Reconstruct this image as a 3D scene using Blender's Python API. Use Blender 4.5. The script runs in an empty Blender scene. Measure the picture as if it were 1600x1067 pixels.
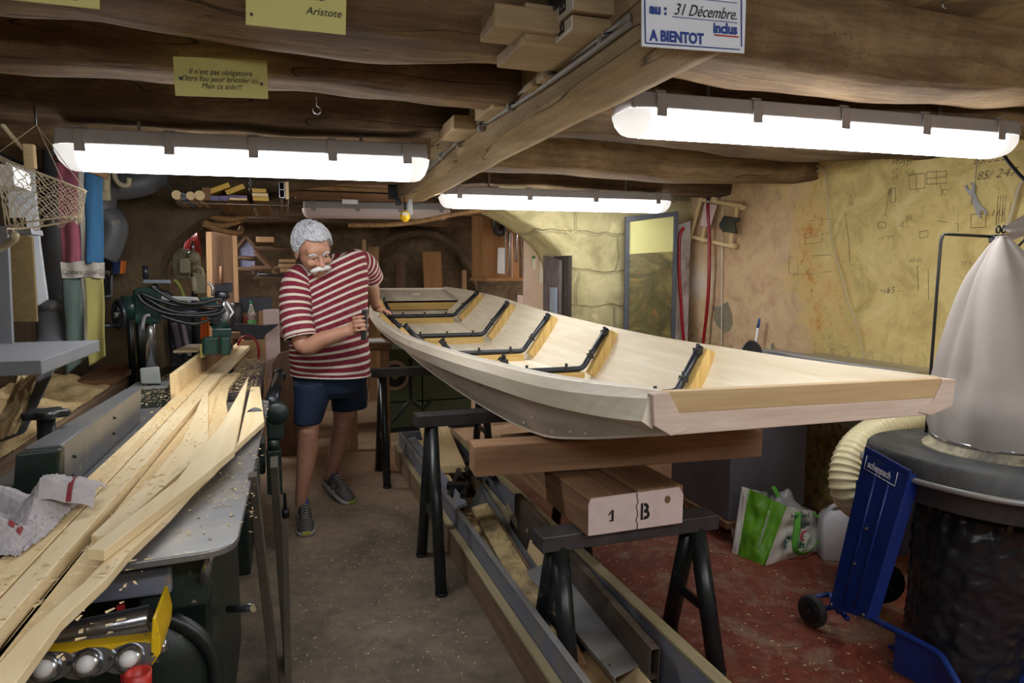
import bpy, bmesh, math, random
from mathutils import Vector, Matrix, Euler, noise
from math import sin, cos, pi, radians, sqrt
random.seed(7)
scn = bpy.context.scene
COL = scn.collection
# ---------------------------------------------------------------- camera
H = 1.40; FPX = 1067.0; PSI = radians(18.56); PIT = radians(5.65)
cd = bpy.data.cameras.new('camera'); cam = bpy.data.objects.new('camera', cd); COL.objects.link(cam)
cd.sensor_width = 36; cd.lens = 36 * FPX / 1600; cd.clip_start = .05; cd.clip_end = 60
cam.location = (0, 0, H); cam.rotation_euler = (pi/2 - PIT, 0, -PSI); scn.camera = cam
def ray(px, py):
    x = (px-800)/FPX; y = -(py-533.5)/FPX
    cp, sp, cs, ss = cos(PIT), sin(PIT), cos(PSI), sin(PSI)
    return Vector((ss*cp + x*cs + y*ss*sp, cs*cp - x*ss + y*cs*sp, -sp + y*cp))
def PZ(px, py, z): r = ray(px, py); return Vector((0, 0, H)) + r*((z-H)/r.z)
def PX(px, py, X): r = ray(px, py); return Vector((0, 0, H)) + r*(X/r.x)
def PY(px, py, Y): r = ray(px, py); return Vector((0, 0, H)) + r*(Y/r.y)
# ---------------------------------------------------------------- colours and materials
def srgb(c):
    def f(u):
        u /= 255.0
        return u/12.92 if u <= .04045 else ((u+.055)/1.055)**2.4
    return (f(c[0]), f(c[1]), f(c[2]), 1)
MATS = {}
def newmat(name):
    m = bpy.data.materials.new(name); m.use_nodes = True; MATS[name] = m
    nt = m.node_tree; return m, nt, nt.nodes['Principled BSDF']
def mapping(nt, scale=(1,1,1), kind='Object', rot=(0,0,0)):
    tc = nt.nodes.new('ShaderNodeTexCoord'); mp = nt.nodes.new('ShaderNodeMapping')
    mp.inputs['Scale'].default_value = scale; mp.inputs['Rotation'].default_value = rot
    nt.links.new(tc.outputs[kind], mp.inputs['Vector']); return mp.outputs['Vector']
def noise_t(nt, vec, scale=5, detail=6, rough=.6, dist=0):
    n = nt.nodes.new('ShaderNodeTexNoise'); n.inputs['Scale'].default_value = scale
    n.inputs['Detail'].default_value = detail; n.inputs['Roughness'].default_value = rough
    n.inputs['Distortion'].default_value = dist
    nt.links.new(vec, n.inputs['Vector']); return n.outputs['Fac']
def ramp(nt, fac, stops, interp='LINEAR'):
    r = nt.nodes.new('ShaderNodeValToRGB'); r.color_ramp.interpolation = interp
    els = r.color_ramp.elements
    els[0].position, els[0].color = stops[0][0], stops[0][1]
    els[1].position, els[1].color = stops[-1][0], stops[-1][1]
    for p, c in stops[1:-1]:
        e = els.new(p); e.color = c
    nt.links.new(fac, r.inputs['Fac']); return r.outputs['Color']
def val(v): return (v, v, v, 1)
def mix(nt, fac, a, b, mode='MIX'):
    m = nt.nodes.new('ShaderNodeMix'); m.data_type = 'RGBA'; m.blend_type = mode
    for s, x in ((0, fac), (6, a), (7, b)):
        if hasattr(x, 'is_linked') or hasattr(x, 'links'): nt.links.new(x, m.inputs[s])
        else: m.inputs[s].default_value = x
    return m.outputs[2]
def math_n(nt, op, a, b=None, c=None):
    m = nt.nodes.new('ShaderNodeMath'); m.operation = op
    for i, x in enumerate((a, b, c)):
        if x is None: continue
        if hasattr(x, 'links'): nt.links.new(x, m.inputs[i])
        else: m.inputs[i].default_value = x
    return m.outputs[0]
def bump(nt, bs, h, strength=.3, dist=.01):
    b = nt.nodes.new('ShaderNodeBump'); b.inputs['Strength'].default_value = strength
    b.inputs['Distance'].default_value = dist
    nt.links.new(h, b.inputs['Height']); nt.links.new(b.outputs['Normal'], bs.inputs['Normal'])
def solid(name, c, rough=.5, metal=0, var=.12, vs=12, bmp=0, spec=None):
    m, nt, bs = newmat(name); v = mapping(nt)
    f = noise_t(nt, v, vs, 5, .65)
    c = srgb(c)
    lo = tuple(x*(1-var) for x in c[:3])+(1,); hi = tuple(min(1, x*(1+var)) for x in c[:3])+(1,)
    nt.links.new(ramp(nt, f, [(.3, lo), (.7, hi)]), bs.inputs['Base Color'])
    bs.inputs['Roughness'].default_value = rough; bs.inputs['Metallic'].default_value = metal
    if spec is not None: bs.inputs['Specular IOR Level'].default_value = spec
    if bmp: bump(nt, bs, noise_t(nt, v, vs*4, 4), bmp, .004)
    return m
def dirty(name, c, dirt, amount=.5, rough=.6, metal=0, sc=6, bmp=.1, d2=None):
    """surface of colour c with worn patches / dust of colour dirt"""
    m, nt, bs = newmat(name); v = mapping(nt)
    f = noise_t(nt, v, sc, 10, .7, .4)
    col = mix(nt, ramp(nt, f, [(amount-.12, val(0)), (amount+.12, val(1))]), srgb(dirt), srgb(c))
    if d2:
        g = noise_t(nt, v, sc*3.1, 6, .7)
        col = mix(nt, ramp(nt, g, [(.62, val(0)), (.68, val(1))]), col, srgb(d2))
    nt.links.new(col, bs.inputs['Base Color']); bs.inputs['Roughness'].default_value = rough
    bs.inputs['Metallic'].default_value = metal
    if bmp: bump(nt, bs, f, bmp, .004)
    return m
def wood(name, light, dark, axis='X', sc=1.0, rough=.6, contrast=.5, knots=True, bmp=.08, speck=None):
    """grain runs along the given local axis"""
    m, nt, bs = newmat(name)
    a = {'X': (.07, 1, 1), 'Y': (1, .07, 1), 'Z': (1, 1, .07)}[axis]
    v = mapping(nt, tuple(q*sc for q in a))
    f1 = noise_t(nt, v, 26, 8, .62, .6)
    f2 = noise_t(nt, v, 5, 3, .5, 1.2)
    f = math_n(nt, 'ADD', math_n(nt, 'MULTIPLY', f1, contrast), math_n(nt, 'MULTIPLY', f2, 1-contrast))
    col = ramp(nt, f, [(.34, srgb(dark)), (.5, tuple((p+q)/2 for p, q in zip(srgb(dark), srgb(light)))), (.62, srgb(light))])
    if knots:
        v2 = mapping(nt, tuple(q*sc for q in {'X': (.45, 1, 1), 'Y': (1, .45, 1), 'Z': (1, 1, .45)}[axis]))
        vo = nt.nodes.new('ShaderNodeTexVoronoi'); vo.inputs['Scale'].default_value = 4.5
        nt.links.new(v2, vo.inputs['Vector'])
        kn = ramp(nt, vo.outputs['Distance'], [(.03, val(1)), (.09, val(0))])
        dk = tuple(x*.45 for x in srgb(dark)[:3])+(1,)
        col = mix(nt, math_n(nt, 'MULTIPLY', kn, .7), col, dk)
    if speck:
        g = noise_t(nt, mapping(nt), 55, 3, .6)
        col = mix(nt, ramp(nt, g, [(.6, val(0)), (.68, val(1))]), col, srgb(speck))
    nt.links.new(col, bs.inputs['Base Color']); bs.inputs['Roughness'].default_value = rough
    bs.inputs['Specular IOR Level'].default_value = .25
    bump(nt, bs, f1, bmp, .003)
    return m
# ---------------------------------------------------------------- mesh building
WM = {}
class MB:
    def __init__(s): s.v = []; s.f = []; s.s = []
    def add(s, vs, fs, smooth=False):
        o = len(s.v); s.v += [Vector(v) for v in vs]
        for f in fs: s.f.append([i+o for i in f]); s.s.append(smooth)
        return s
    def box(s, c, d, R=None):
        c = Vector(c); p = []
        for x in (-.5, .5):
            for y in (-.5, .5):
                for z in (-.5, .5):
                    q = Vector((x*d[0], y*d[1], z*d[2]))
                    if R is not None: q = R @ q
                    p.append(c+q)
        return s.add(p, [(0,1,3,2), (4,6,7,5), (0,4,5,1), (2,3,7,6), (0,2,6,4), (1,5,7,3)])
    def bb(s, lo, hi):
        return s.box([(a+b)/2 for a, b in zip(lo, hi)], [b-a for a, b in zip(lo, hi)])
    def hexa(s, p):   # 8 points: bottom 4 ccw, top 4 ccw
        return s.add(p, [(3,2,1,0), (4,5,6,7), (0,1,5,4), (1,2,6,5), (2,3,7,6), (3,0,4,7)])
    def prism(s, poly, ext, smooth=False):
        n = len(poly); ext = Vector(ext); a = [Vector(p) for p in poly]; b = [p+ext for p in a]
        s.add(a+b, [list(range(n))[::-1], list(range(n, 2*n))] + [(i, (i+1) % n, n+(i+1) % n, n+i) for i in range(n)], smooth)
        return s
    def tube(s, pts, r, n=10, cap=True, smooth=True, closed=False, flat=None):
        pts = [Vector(p) for p in pts]; m = len(pts)
        rr = r if isinstance(r, (list, tuple)) else [r]*m
        rings = []; up = None
        for i, p in enumerate(pts):
            if closed: t = pts[(i+1) % m]-pts[i-1]
            else: t = pts[min(i+1, m-1)]-pts[max(i-1, 0)]
            t.normalize()
            if up is None:
                up = Vector((0, 0, 1)) if abs(t.z) < .9 else Vector((0, 1, 0))
            u = up - t*up.dot(t)
            if u.length < 1e-5: u = t.orthogonal()
            u.normalize(); w = t.cross(u); up = u
            q = []
            for k in range(n):
                a = 2*pi*k/n
                ru, rw = (rr[i], rr[i]) if flat is None else (rr[i]*flat[0], rr[i]*flat[1])
                q.append(p + u*cos(a)*ru + w*sin(a)*rw)
            rings.append(q)
        vs = [x for q in rings for x in q]; fs = []
        for i in range(m if closed else m-1):
            j = (i+1) % m
            for k in range(n):
                fs.append((i*n+k, i*n+(k+1) % n, j*n+(k+1) % n, j*n+k))
        if cap and not closed:
            fs.append(list(range(n))[::-1]); fs.append([(m-1)*n+k for k in range(n)])
        return s.add(vs, fs, smooth)
    def cyl(s, a, b, r1, r2=None, n=16, smooth=True):
        a, b = Vector(a), Vector(b); r2 = r1 if r2 is None else r2
        t = (b-a).normalized(); u = t.orthogonal().normalized(); w = t.cross(u)
        ra = [a+(u*cos(2*pi*k/n)+w*sin(2*pi*k/n))*r1 for k in range(n)]
        rb = [b+(u*cos(2*pi*k/n)+w*sin(2*pi*k/n))*r2 for k in range(n)]
        o = len(s.v); s.add(ra+rb, [(k, (k+1) % n, n+(k+1) % n, n+k) for k in range(n)], smooth)
        s.f.append([o+k for k in range(n)][::-1]); s.f.append([o+n+k for k in range(n)]); s.s += [False, False]
        return s
    def lathe(s, o, ax, prof, n=20, smooth=True, cap=True):
        o = Vector(o); ax = Vector(ax).normalized(); u = ax.orthogonal().normalized(); w = ax.cross(u)
        vs = []
        for r, h in prof:
            for k in range(n):
                a = 2*pi*k/n; vs.append(o+ax*h+(u*cos(a)+w*sin(a))*max(r, 1e-4))
        m = len(prof); fs = [(i*n+k, i*n+(k+1) % n, (i+1)*n+(k+1) % n, (i+1)*n+k) for i in range(m-1) for k in range(n)]
        if cap: fs += [list(range(n))[::-1], [(m-1)*n+k for k in range(n)]]
        return s.add(vs, fs, smooth)
    def ell(s, c, r, R=None, nu=16, nv=10):
        c = Vector(c); vs = []
        for i in range(nv+1):
            th = pi*i/nv
            for k in range(nu):
                a = 2*pi*k/nu
                q = Vector((max(sin(th), .002)*cos(a)*r[0], max(sin(th), .002)*sin(a)*r[1], cos(th)*r[2]))
                if R is not None: q = R @ q
                vs.append(c+q)
        fs = [(i*nu+k, (i+1)*nu+k, (i+1)*nu+(k+1) % nu, i*nu+(k+1) % nu) for i in range(nv) for k in range(nu)]
        return s.add(vs, fs, True)
    def grid(s, fn, nu, nv, smooth=True, flip=False):
        vs = [Vector(fn(i/nu, j/nv)) for i in range(nu+1) for j in range(nv+1)]
        fs = []
        for i in range(nu):
            for j in range(nv):
                q = (i*(nv+1)+j, (i+1)*(nv+1)+j, (i+1)*(nv+1)+j+1, i*(nv+1)+j+1)
                fs.append(q[::-1] if flip else q)
        return s.add(vs, fs, smooth)
    def build(s, name, mat=None, parent=None, M=None, bevel=0, seg=2, label=None, origin=None, weld=False):
        me = bpy.data.meshes.new(name)
        vs = s.v
        if M is None:
            if origin is None:
                lo = [min(v[i] for v in vs) for i in range(3)]; hi = [max(v[i] for v in vs) for i in range(3)]
                origin = Vector(((lo[0]+hi[0])/2, (lo[1]+hi[1])/2, lo[2]))
            M = Matrix.Translation(Vector(origin)); vs = [v-Vector(origin) for v in vs]
        me.from_pydata([tuple(v) for v in vs], [], s.f); 
        me.polygons.foreach_set('use_smooth', s.s)
        bm = bmesh.new(); bm.from_mesh(me)
        if weld: bmesh.ops.remove_doubles(bm, verts=bm.verts, dist=1e-4)
        bmesh.ops.recalc_face_normals(bm, faces=bm.faces); bm.to_mesh(me); bm.free()
        me.update()
        o = bpy.data.objects.new(name, me); COL.objects.link(o)
        if mat is not None: me.materials.append(mat)
        if parent is not None:
            o.parent = parent; o.matrix_local = WM[parent.name].inverted() @ M
        else: o.matrix_local = M
        WM[o.name] = M.copy()
        if bevel:
            b = o.modifiers.new('bevel', 'BEVEL'); b.width = bevel; b.segments = seg; b.limit_method = 'ANGLE'; b.angle_limit = radians(40)
        if label: o['label'] = label
        return o
def tag(o, label, cat, group=None):
    o['label'] = label; o['category'] = cat
    if group: o['group'] = group
    return o
def thing(name, loc, label, cat, group=None, rz=0):
    o = bpy.data.objects.new(name, None); COL.objects.link(o); o.empty_display_size = .05
    M = Matrix.Translation(Vector(loc)) @ Matrix.Rotation(rz, 4, 'Z'); o.matrix_local = M; WM[o.name] = M
    return tag(o, label, cat, group)
def struct(o): o['kind'] = 'structure'; return o
def stuff(o): o['kind'] = 'stuff'; return o
def frame(a, b, up=(0,0,1)):
    """matrix with local X from a to b, Z near up, origin at a"""
    a, b = Vector(a), Vector(b); x = (b-a).normalized(); z = Vector(up); z = (z-x*z.dot(x)).normalized(); y = z.cross(x)
    M = Matrix.Identity(4)
    for i in range(3): M[i][0], M[i][1], M[i][2], M[i][3] = x[i], y[i], z[i], a[i]
    return M, (b-a).length
def board(name, a, b, w, t, mat, parent=None, up=(0,0,1), bevel=.002, label=None):
    """plank whose underside centre line runs from a to b"""
    M, L = frame(a, b, up)
    return MB().bb((0, -w/2, 0), (L, w/2, t)).build(name, mat, parent, M, bevel, label=label)
def cr(pts, n=8):
    """smooth curve through points"""
    pts = [Vector(p) for p in pts]; out = []
    P = [pts[0]*2-pts[1]]+pts+[pts[-1]*2-pts[-2]]
    for i in range(1, len(P)-2):
        for k in range(n):
            t = k/n; a, b, c, d = P[i-1], P[i], P[i+1], P[i+2]
            out.append(.5*((2*b)+(c-a)*t+(2*a-5*b+4*c-d)*t*t+(3*b-a-3*c+d)*t**3))
    out.append(pts[-1]); return out
def lerp_tab(tab, x):
    """catmull interpolation of rows (x, ...) """
    n = len(tab); i = 0
    while i < n-2 and x > tab[i+1][0]: i += 1
    a = tab[max(i-1, 0)]; b = tab[i]; c = tab[i+1]; d = tab[min(i+2, n-1)]
    t = (x-b[0])/(c[0]-b[0]); t = max(0, min(1, t)); out = []
    for k in range(1, len(b)):
        m0 = (c[k]-a[k])/max(c[0]-a[0], 1e-6)*(c[0]-b[0]); m1 = (d[k]-b[k])/max(d[0]-b[0], 1e-6)*(c[0]-b[0])
        out.append((2*t**3-3*t*t+1)*b[k]+(t**3-2*t*t+t)*m0+(-2*t**3+3*t*t)*c[k]+(t**3-t*t)*m1)
    return out
def text(name, body, M, size, mat, parent, shear=0, align='LEFT', ext=.0004, spx=1.0, spc=1.0, line=1.0, bold=0, label=None):
    cu = bpy.data.curves.new(name, 'FONT'); cu.body = body; cu.size = size; cu.shear = shear; cu.align_x = align
    cu.extrude = ext; cu.space_character = spc; cu.space_line = line; cu.offset = bold; cu.resolution_u = 3
    t = bpy.data.objects.new(name, cu); COL.objects.link(t)
    bpy.context.view_layer.update()
    me = bpy.data.meshes.new_from_object(t.evaluated_get(bpy.context.evaluated_depsgraph_get()))
    bpy.data.objects.remove(t); bpy.data.curves.remove(cu)
    if spx != 1: me.transform(Matrix.Diagonal((spx, 1, 1, 1)))
    o = bpy.data.objects.new(name, me); COL.objects.link(o); me.name = name
    me.materials.clear(); me.materials.append(mat); o.parent = parent
    o.matrix_local = WM[parent.name].inverted() @ M; WM[o.name] = M
    if label: o['label'] = label
    return o
def plane_M(o, x, y):
    """matrix with origin o, local X along x, local Y along y"""
    x = Vector(x).normalized(); y = Vector(y); y = (y-x*y.dot(x)).normalized(); z = x.cross(y); M = Matrix.Identity(4)
    for i in range(3): M[i][0], M[i][1], M[i][2], M[i][3] = x[i], y[i], z[i], o[i]
    return M
def children_of(o): return [c for c in bpy.data.objects if c.parent == o]
def copy_tree(o, parent=None, kids=None):
    c = o.copy(); COL.objects.link(c)
    if parent is not None: c.parent = parent
    for ch in (children_of(o) if kids is None else kids): copy_tree(ch, c)
    return c
# ---------------------------------------------------------------- materials
m_spruce = wood('pale_spruce_plywood', (242,234,216), (222,208,182), 'Y', 1.0, .55, .55, True, .03)
m_ply_out = wood('sanded_hull_plywood', (232,224,212), (208,199,186), 'Y', .8, .6, .5, False, .03)
m_rib = wood('pine_rib', (214,184,118), (170,134,74), 'X', 1.5, .6)
m_ribz = wood('pine_rib_upright', (214,184,118), (170,134,74), 'Z', 1.5, .6)
m_beam = dirty('x', (80,60,40), (50,40,30))
def beam_mat(name, light, mid, dark, axis='X'):
    m, nt, bs = newmat(name)
    a = {'X': (.12, 1, 1), 'Y': (1, .12, 1)}[axis]
    v = mapping(nt, a); w = mapping(nt)
    f1 = noise_t(nt, v, 20, 10, .75, .5); f2 = noise_t(nt, w, 2.2, 5, .6, .5); f3 = noise_t(nt, v, 70, 4, .7)
    f = math_n(nt, 'ADD', math_n(nt, 'MULTIPLY', f1, .55), math_n(nt, 'MULTIPLY', f2, .45))
    col = ramp(nt, f, [(.33, srgb(dark)), (.5, srgb(mid)), (.66, srgb(light))])
    cr_ = noise_t(nt, mapping(nt, tuple(.07 if q < 1 else 1.0 for q in a)), 6, 2, .45, .25)
    crk = ramp(nt, math_n(nt, 'ABSOLUTE', math_n(nt, 'SUBTRACT', cr_, .5)), [(.0, val(.8)), (.004, val(0))])
    col = mix(nt, crk, col, srgb((22,17,12)))
    pores = ramp(nt, noise_t(nt, w, 120, 2, .5), [(.66, val(0)), (.72, val(1))])
    col = mix(nt, math_n(nt, 'MULTIPLY', pores, .6), col, srgb((40,30,20)))
    nt.links.new(col, bs.inputs['Base Color']); bs.inputs['Roughness'].default_value = .85
    bs.inputs['Specular IOR Level'].default_value = .15
    hh = math_n(nt, 'SUBTRACT', math_n(nt, 'ADD', f1, math_n(nt, 'MULTIPLY', f3, .3)), crk)
    bump(nt, bs, hh, .55, .02)
    return m
m_beam = beam_mat('old_oak_beam', (160,134,100), (118,94,68), (70,54,40))
m_beam_dark = beam_mat('dark_oak_beam', (136,114,88), (96,78,60), (56,45,35))  # darker brown set of the oak beam colours
m_beam_y = beam_mat('sawn_centre_beam', (186,166,132), (158,136,104), (118,98,72), 'Y')
def ceiling_mat():
    m, nt, bs = newmat('vault_plaster'); v = mapping(nt)
    f = noise_t(nt, v, 3, 8, .65, .8)
    col = ramp(nt, f, [(.3, srgb((60,48,36))), (.48, srgb((110,92,68))), (.6, srgb((168,148,112))), (.75, srgb((120,100,72)))])
    nt.links.new(col, bs.inputs['Base Color']); bs.inputs['Roughness'].default_value = .9; bump(nt, bs, f, .5, .03); return m
m_ceil = ceiling_mat()
def yellow_wall():
    m, nt, bs = newmat('stained_yellow_plaster'); v = mapping(nt)
    sep = nt.nodes.new('ShaderNodeSeparateXYZ'); nt.links.new(v, sep.inputs[0])
    # local Y = depth along the wall (0 = middle), Z = height; pink towards the far corner
    big = noise_t(nt, v, 1.6, 6, .6, .6); mid = noise_t(nt, v, 5, 8, .7, .8); fine = noise_t(nt, v, 22, 6, .7)
    base = ramp(nt, mid, [(.3, srgb((176,152,92))), (.5, srgb((212,190,124))), (.72, srgb((228,208,148)))])
    pink = ramp(nt, mid, [(.3, srgb((176,140,112))), (.55, srgb((206,176,138))), (.75, srgb((214,190,150)))])
    yy = math_n(nt, 'ADD', sep.outputs['Y'], math_n(nt, 'MULTIPLY', math_n(nt, 'SUBTRACT', big, .5), 1.4))
    col = mix(nt, ramp(nt, math_n(nt, 'DIVIDE', yy, 6.0), [(.315, val(0)), (.35, val(1))]), base, pink)
    # ochre / rusty band where the two meet
    band = ramp(nt, math_n(nt, 'DIVIDE', yy, 6.0), [(.25, val(0)), (.30, val(1)), (.345, val(0))])
    col = mix(nt, math_n(nt, 'MULTIPLY', band, ramp(nt, mid, [(.42, val(0)), (.6, val(1))])), col, srgb((188,132,62)))
    col = mix(nt, math_n(nt, 'MULTIPLY', band, ramp(nt, fine, [(.56, val(0)), (.66, val(.7))])), col, srgb((150,84,52)))
    # damp lower part: peeling grey-green
    low = ramp(nt, math_n(nt, 'ADD', math_n(nt, 'MULTIPLY', sep.outputs['Z'], .5), math_n(nt, 'MULTIPLY', big, .5)), [(.68, val(1)), (.8, val(0))])
    peel = ramp(nt, fine, [(.52, val(0)), (.57, val(1))])
    col = mix(nt, math_n(nt, 'MULTIPLY', low, peel), col, srgb((150,134,90)))
    wh = ramp(nt, noise_t(nt, v, 1.1, 3, .5, .3), [(.66, val(0)), (.74, val(.6))])
    col = mix(nt, wh, col, srgb((218,212,200)))
    gr = ramp(nt, noise_t(nt, v, 9, 8, .75, .5), [(.60, val(0)), (.70, val(.45))])
    col = mix(nt, gr, col, srgb((138,122,84)))
    nt.links.new(col, bs.inputs['Base Color']); bs.inputs['Roughness'].default_value = .8
    bump(nt, bs, math_n(nt, 'ADD', mid, math_n(nt, 'MULTIPLY', fine, .4)), .35, .02); return m
m_wallR = yellow_wall()
def stone(name, light, mid, dark, sc=1.0, mortar=True, strength=.8):
    m, nt, bs = newmat(name); v = mapping(nt)
    f = noise_t(nt, v, 4*sc, 9, .7, .5); g = noise_t(nt, v, 1.5*sc, 4, .6)
    col = ramp(nt, math_n(nt, 'ADD', math_n(nt, 'MULTIPLY', f, .6), math_n(nt, 'MULTIPLY', g, .4)), [(.32, srgb(dark)), (.5, srgb(mid)), (.68, srgb(light))])
    h = f
    if mortar:
        br = nt.nodes.new('ShaderNodeTexBrick'); mp = mapping(nt, (1,1,1), 'Object', (pi/2, 0, 0))
        ad = nt.nodes.new('ShaderNodeVectorMath'); ad.operation = 'ADD'
        nz = nt.nodes.new('ShaderNodeTexNoise'); nz.inputs['Scale'].default_value = 3; nt.links.new(v, nz.inputs['Vector'])
        sc_ = nt.nodes.new('ShaderNodeVectorMath'); sc_.operation = 'SCALE'; sc_.inputs['Scale'].default_value = .16
        nt.links.new(nz.outputs['Color'], sc_.inputs[0]); nt.links.new(mp, ad.inputs[0]); nt.links.new(sc_.outputs[0], ad.inputs[1])
        nt.links.new(ad.outputs[0], br.inputs['Vector'])
        br.inputs['Scale'].default_value = 1.0; br.inputs['Brick Width'].default_value = .62; br.inputs['Row Height'].default_value = .27
        br.inputs['Mortar Size'].default_value = .012; br.inputs['Mortar Smooth'].default_value = .4
        col = mix(nt, math_n(nt, 'MULTIPLY', br.outputs['Fac'], .3), col, tuple(x*.6 for x in srgb(dark)[:3])+(1,))
        h = math_n(nt, 'SUBTRACT', f, math_n(nt, 'MULTIPLY', br.outputs['Fac'], .4))
    wp = ramp(nt, noise_t(nt, v, 3.2*sc, 7, .75, .4), [(.62, val(0)), (.68, val(.75))])
    col = mix(nt, wp, col, tuple(min(1, x*1.7) for x in srgb(mid)[:3])+(1,))
    nt.links.new(col, bs.inputs['Base Color']); bs.inputs['Roughness'].default_value = .92
    bump(nt, bs, h, strength, .03); return m
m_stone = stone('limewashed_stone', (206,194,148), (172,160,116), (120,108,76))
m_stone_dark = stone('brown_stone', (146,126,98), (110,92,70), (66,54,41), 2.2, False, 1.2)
m_render = stone('brown_rough_render', (122,104,76), (94,78,56), (56,46,34), 1.2, False)
m_rendR = stone('arch_stone', (172,146,116), (142,118,92), (98,80,62), 2, False)
def floor_mat():
    m, nt, bs = newmat('workshop_floor'); v = mapping(nt)
    sep = nt.nodes.new('ShaderNodeSeparateXYZ'); nt.links.new(v, sep.inputs[0])
    a = noise_t(nt, v, 2.2, 9, .7, .5); b = noise_t(nt, v, 16, 8, .7); c = noise_t(nt, v, 70, 3, .6)
    conc = ramp(nt, math_n(nt, 'ADD', math_n(nt, 'MULTIPLY', a, .65), math_n(nt, 'MULTIPLY', b, .35)), [(.34, srgb((74,67,58))), (.5, srgb((112,100,86))), (.66, srgb((146,130,110)))])
    red = ramp(nt, b, [(.3, srgb((84,38,26))), (.55, srgb((122,56,38))), (.8, srgb((142,74,52)))])
    mk = math_n(nt, 'ADD', sep.outputs['X'], math_n(nt, 'MULTIPLY', math_n(nt, 'SUBTRACT', a, .5), .5))
    red_mask = ramp(nt, math_n(nt, 'MULTIPLY', mk, .25), [(.235, val(0)), (.25, val(1))])
    # a small red patch beyond the middle trestle
    vm = nt.nodes.new('ShaderNodeVectorMath'); vm.operation = 'DISTANCE'; nt.links.new(v, vm.inputs[0]); vm.inputs[1].default_value = (.78, 5.0, 0)
    patch = ramp(nt, math_n(nt, 'ADD', vm.outputs['Value'], math_n(nt, 'MULTIPLY', a, .3)), [(.36, val(.7)), (.44, val(0))])
    wear = ramp(nt, noise_t(nt, v, 3.3, 10, .8, .8), [(.49, val(0)), (.60, val(.85))])
    worn = mix(nt, wear, red, srgb((138,110,90)))
    col = mix(nt, red_mask, mix(nt, patch, conc, srgb((140,48,44))), worn)
    sp = ramp(nt, c, [(.665, val(0)), (.70, val(1))])
    sp2 = ramp(nt, noise_t(nt, v, 140, 2, .5), [(.68, val(0)), (.72, val(1))])
    col = mix(nt, math_n(nt, 'MULTIPLY', sp, .55), col, srgb((196,172,132)))
    col = mix(nt, math_n(nt, 'MULTIPLY', sp2, .5), col, srgb((48,42,36)))
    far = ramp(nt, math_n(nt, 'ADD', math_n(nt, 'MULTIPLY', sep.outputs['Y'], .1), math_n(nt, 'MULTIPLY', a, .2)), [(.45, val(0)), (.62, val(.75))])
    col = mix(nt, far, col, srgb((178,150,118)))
    nt.links.new(col, bs.inputs['Base Color']); bs.inputs['Roughness'].default_value = .62
    bump(nt, bs, b, .15, .01); return m
m_floor = floor_mat()
m_housing = solid('grey_lamp_housing', (150,146,146), .5, 0, .05)
m_clip = solid('lamp_clip_plastic', (138,130,128), .5, 0, .05)
m_lampdiff_off = solid('unlit_lamp_cover', (196,178,176), .35, 0, .05)
def emis(name, c, s):
    m, nt, bs = newmat(name); bs.inputs['Base Color'].default_value = (.8,.8,.8,1)
    bs.inputs['Emission Color'].default_value = c; bs.inputs['Emission Strength'].default_value = s; return m
m_tube = emis('lit_lamp_cover', (.97, .985, 1, 1), 17)
m_tube_fill = emis('fill_lamp_cover', (1, .97, .94, 1), 40)  # stronger glow for the hidden fill lamps added past the arch
m_lampend = emis('frosted_lamp_end', (1, .98, .95, 1), .55)
m_green = dirty('dark_green_paint', (32,46,40), (22,28,26), .42, .4, 0, 8, .05, (120,112,96))
m_trestle = dirty('scuffed_black_green_paint', (34,42,38), (26,26,32), .48, .35, 0, 7, .05, (78,80,84))
m_bar = dirty('trestle_bar_steel', (66,62,64), (92,90,92), .42, .45, .3, 6, .05)
m_black = solid('black_plastic', (26,27,30), .35, 0, .1)
m_pipe = solid('black_pipe', (30,34,42), .3, 0, .1)
m_castiron = dirty('cast_iron_table', (128,130,134), (150,142,130), .42, .38, .55, 4, .05, (170,158,134))
m_alu = dirty('dusty_aluminium', (150,152,156), (172,164,148), .42, .4, .45, 5, .05)
m_steel = solid('bright_steel', (170,172,178), .22, .9, .08)
m_dsteel = solid('dark_steel', (70,72,78), .35, .8, .15)
m_blue = dirty('blue_enamel', (22,48,120), (18,38,98), .4, .32, 0, 5, .02, (60,66,104))
m_hose = solid('cream_hose', (226,214,172), .35, 0, .05)
m_white = solid('white_paint', (226,226,228), .5, 0, .03)
m_pinkw = dirty('pale_pink_paint', (222,200,196), (206,184,180), .4, .6, 0, 8, .05)
m_oldpine = wood('weathered_timber', (150,112,82), (104,74,52), 'X', 1.3, .75, .5, True, .15)
m_plank = wood('fir_plank', (190,152,120), (150,112,84), 'X', 1.6, .6, .5, False, .08)
m_newpine = wood('fresh_pine', (240,218,172), (214,182,128), 'X', 1.0, .6, .5, True, .05, (248,228,184))
m_newpine2 = wood('fresh_pine_clean', (236,212,168), (216,188,138), 'X', 1.0, .6, .5, True, .04)
m_block = wood('block_timber', (178,148,104), (138,106,70), 'X', 2.0, .7, .5, True, .1)
m_paper_y = solid('yellow_card', (214,208,140), .7, 0, .04, 6)
m_ink = solid('black_ink', (20,20,22), .6, 0, .02)
m_inkb = solid('blue_ink', (22,60,140), .5, 0, .02)
m_inkr = solid('red_ink', (190,40,50), .5, 0, .02)
m_rubber = solid('dusty_rubber', (52,52,52), .7, 0, .25)
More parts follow.
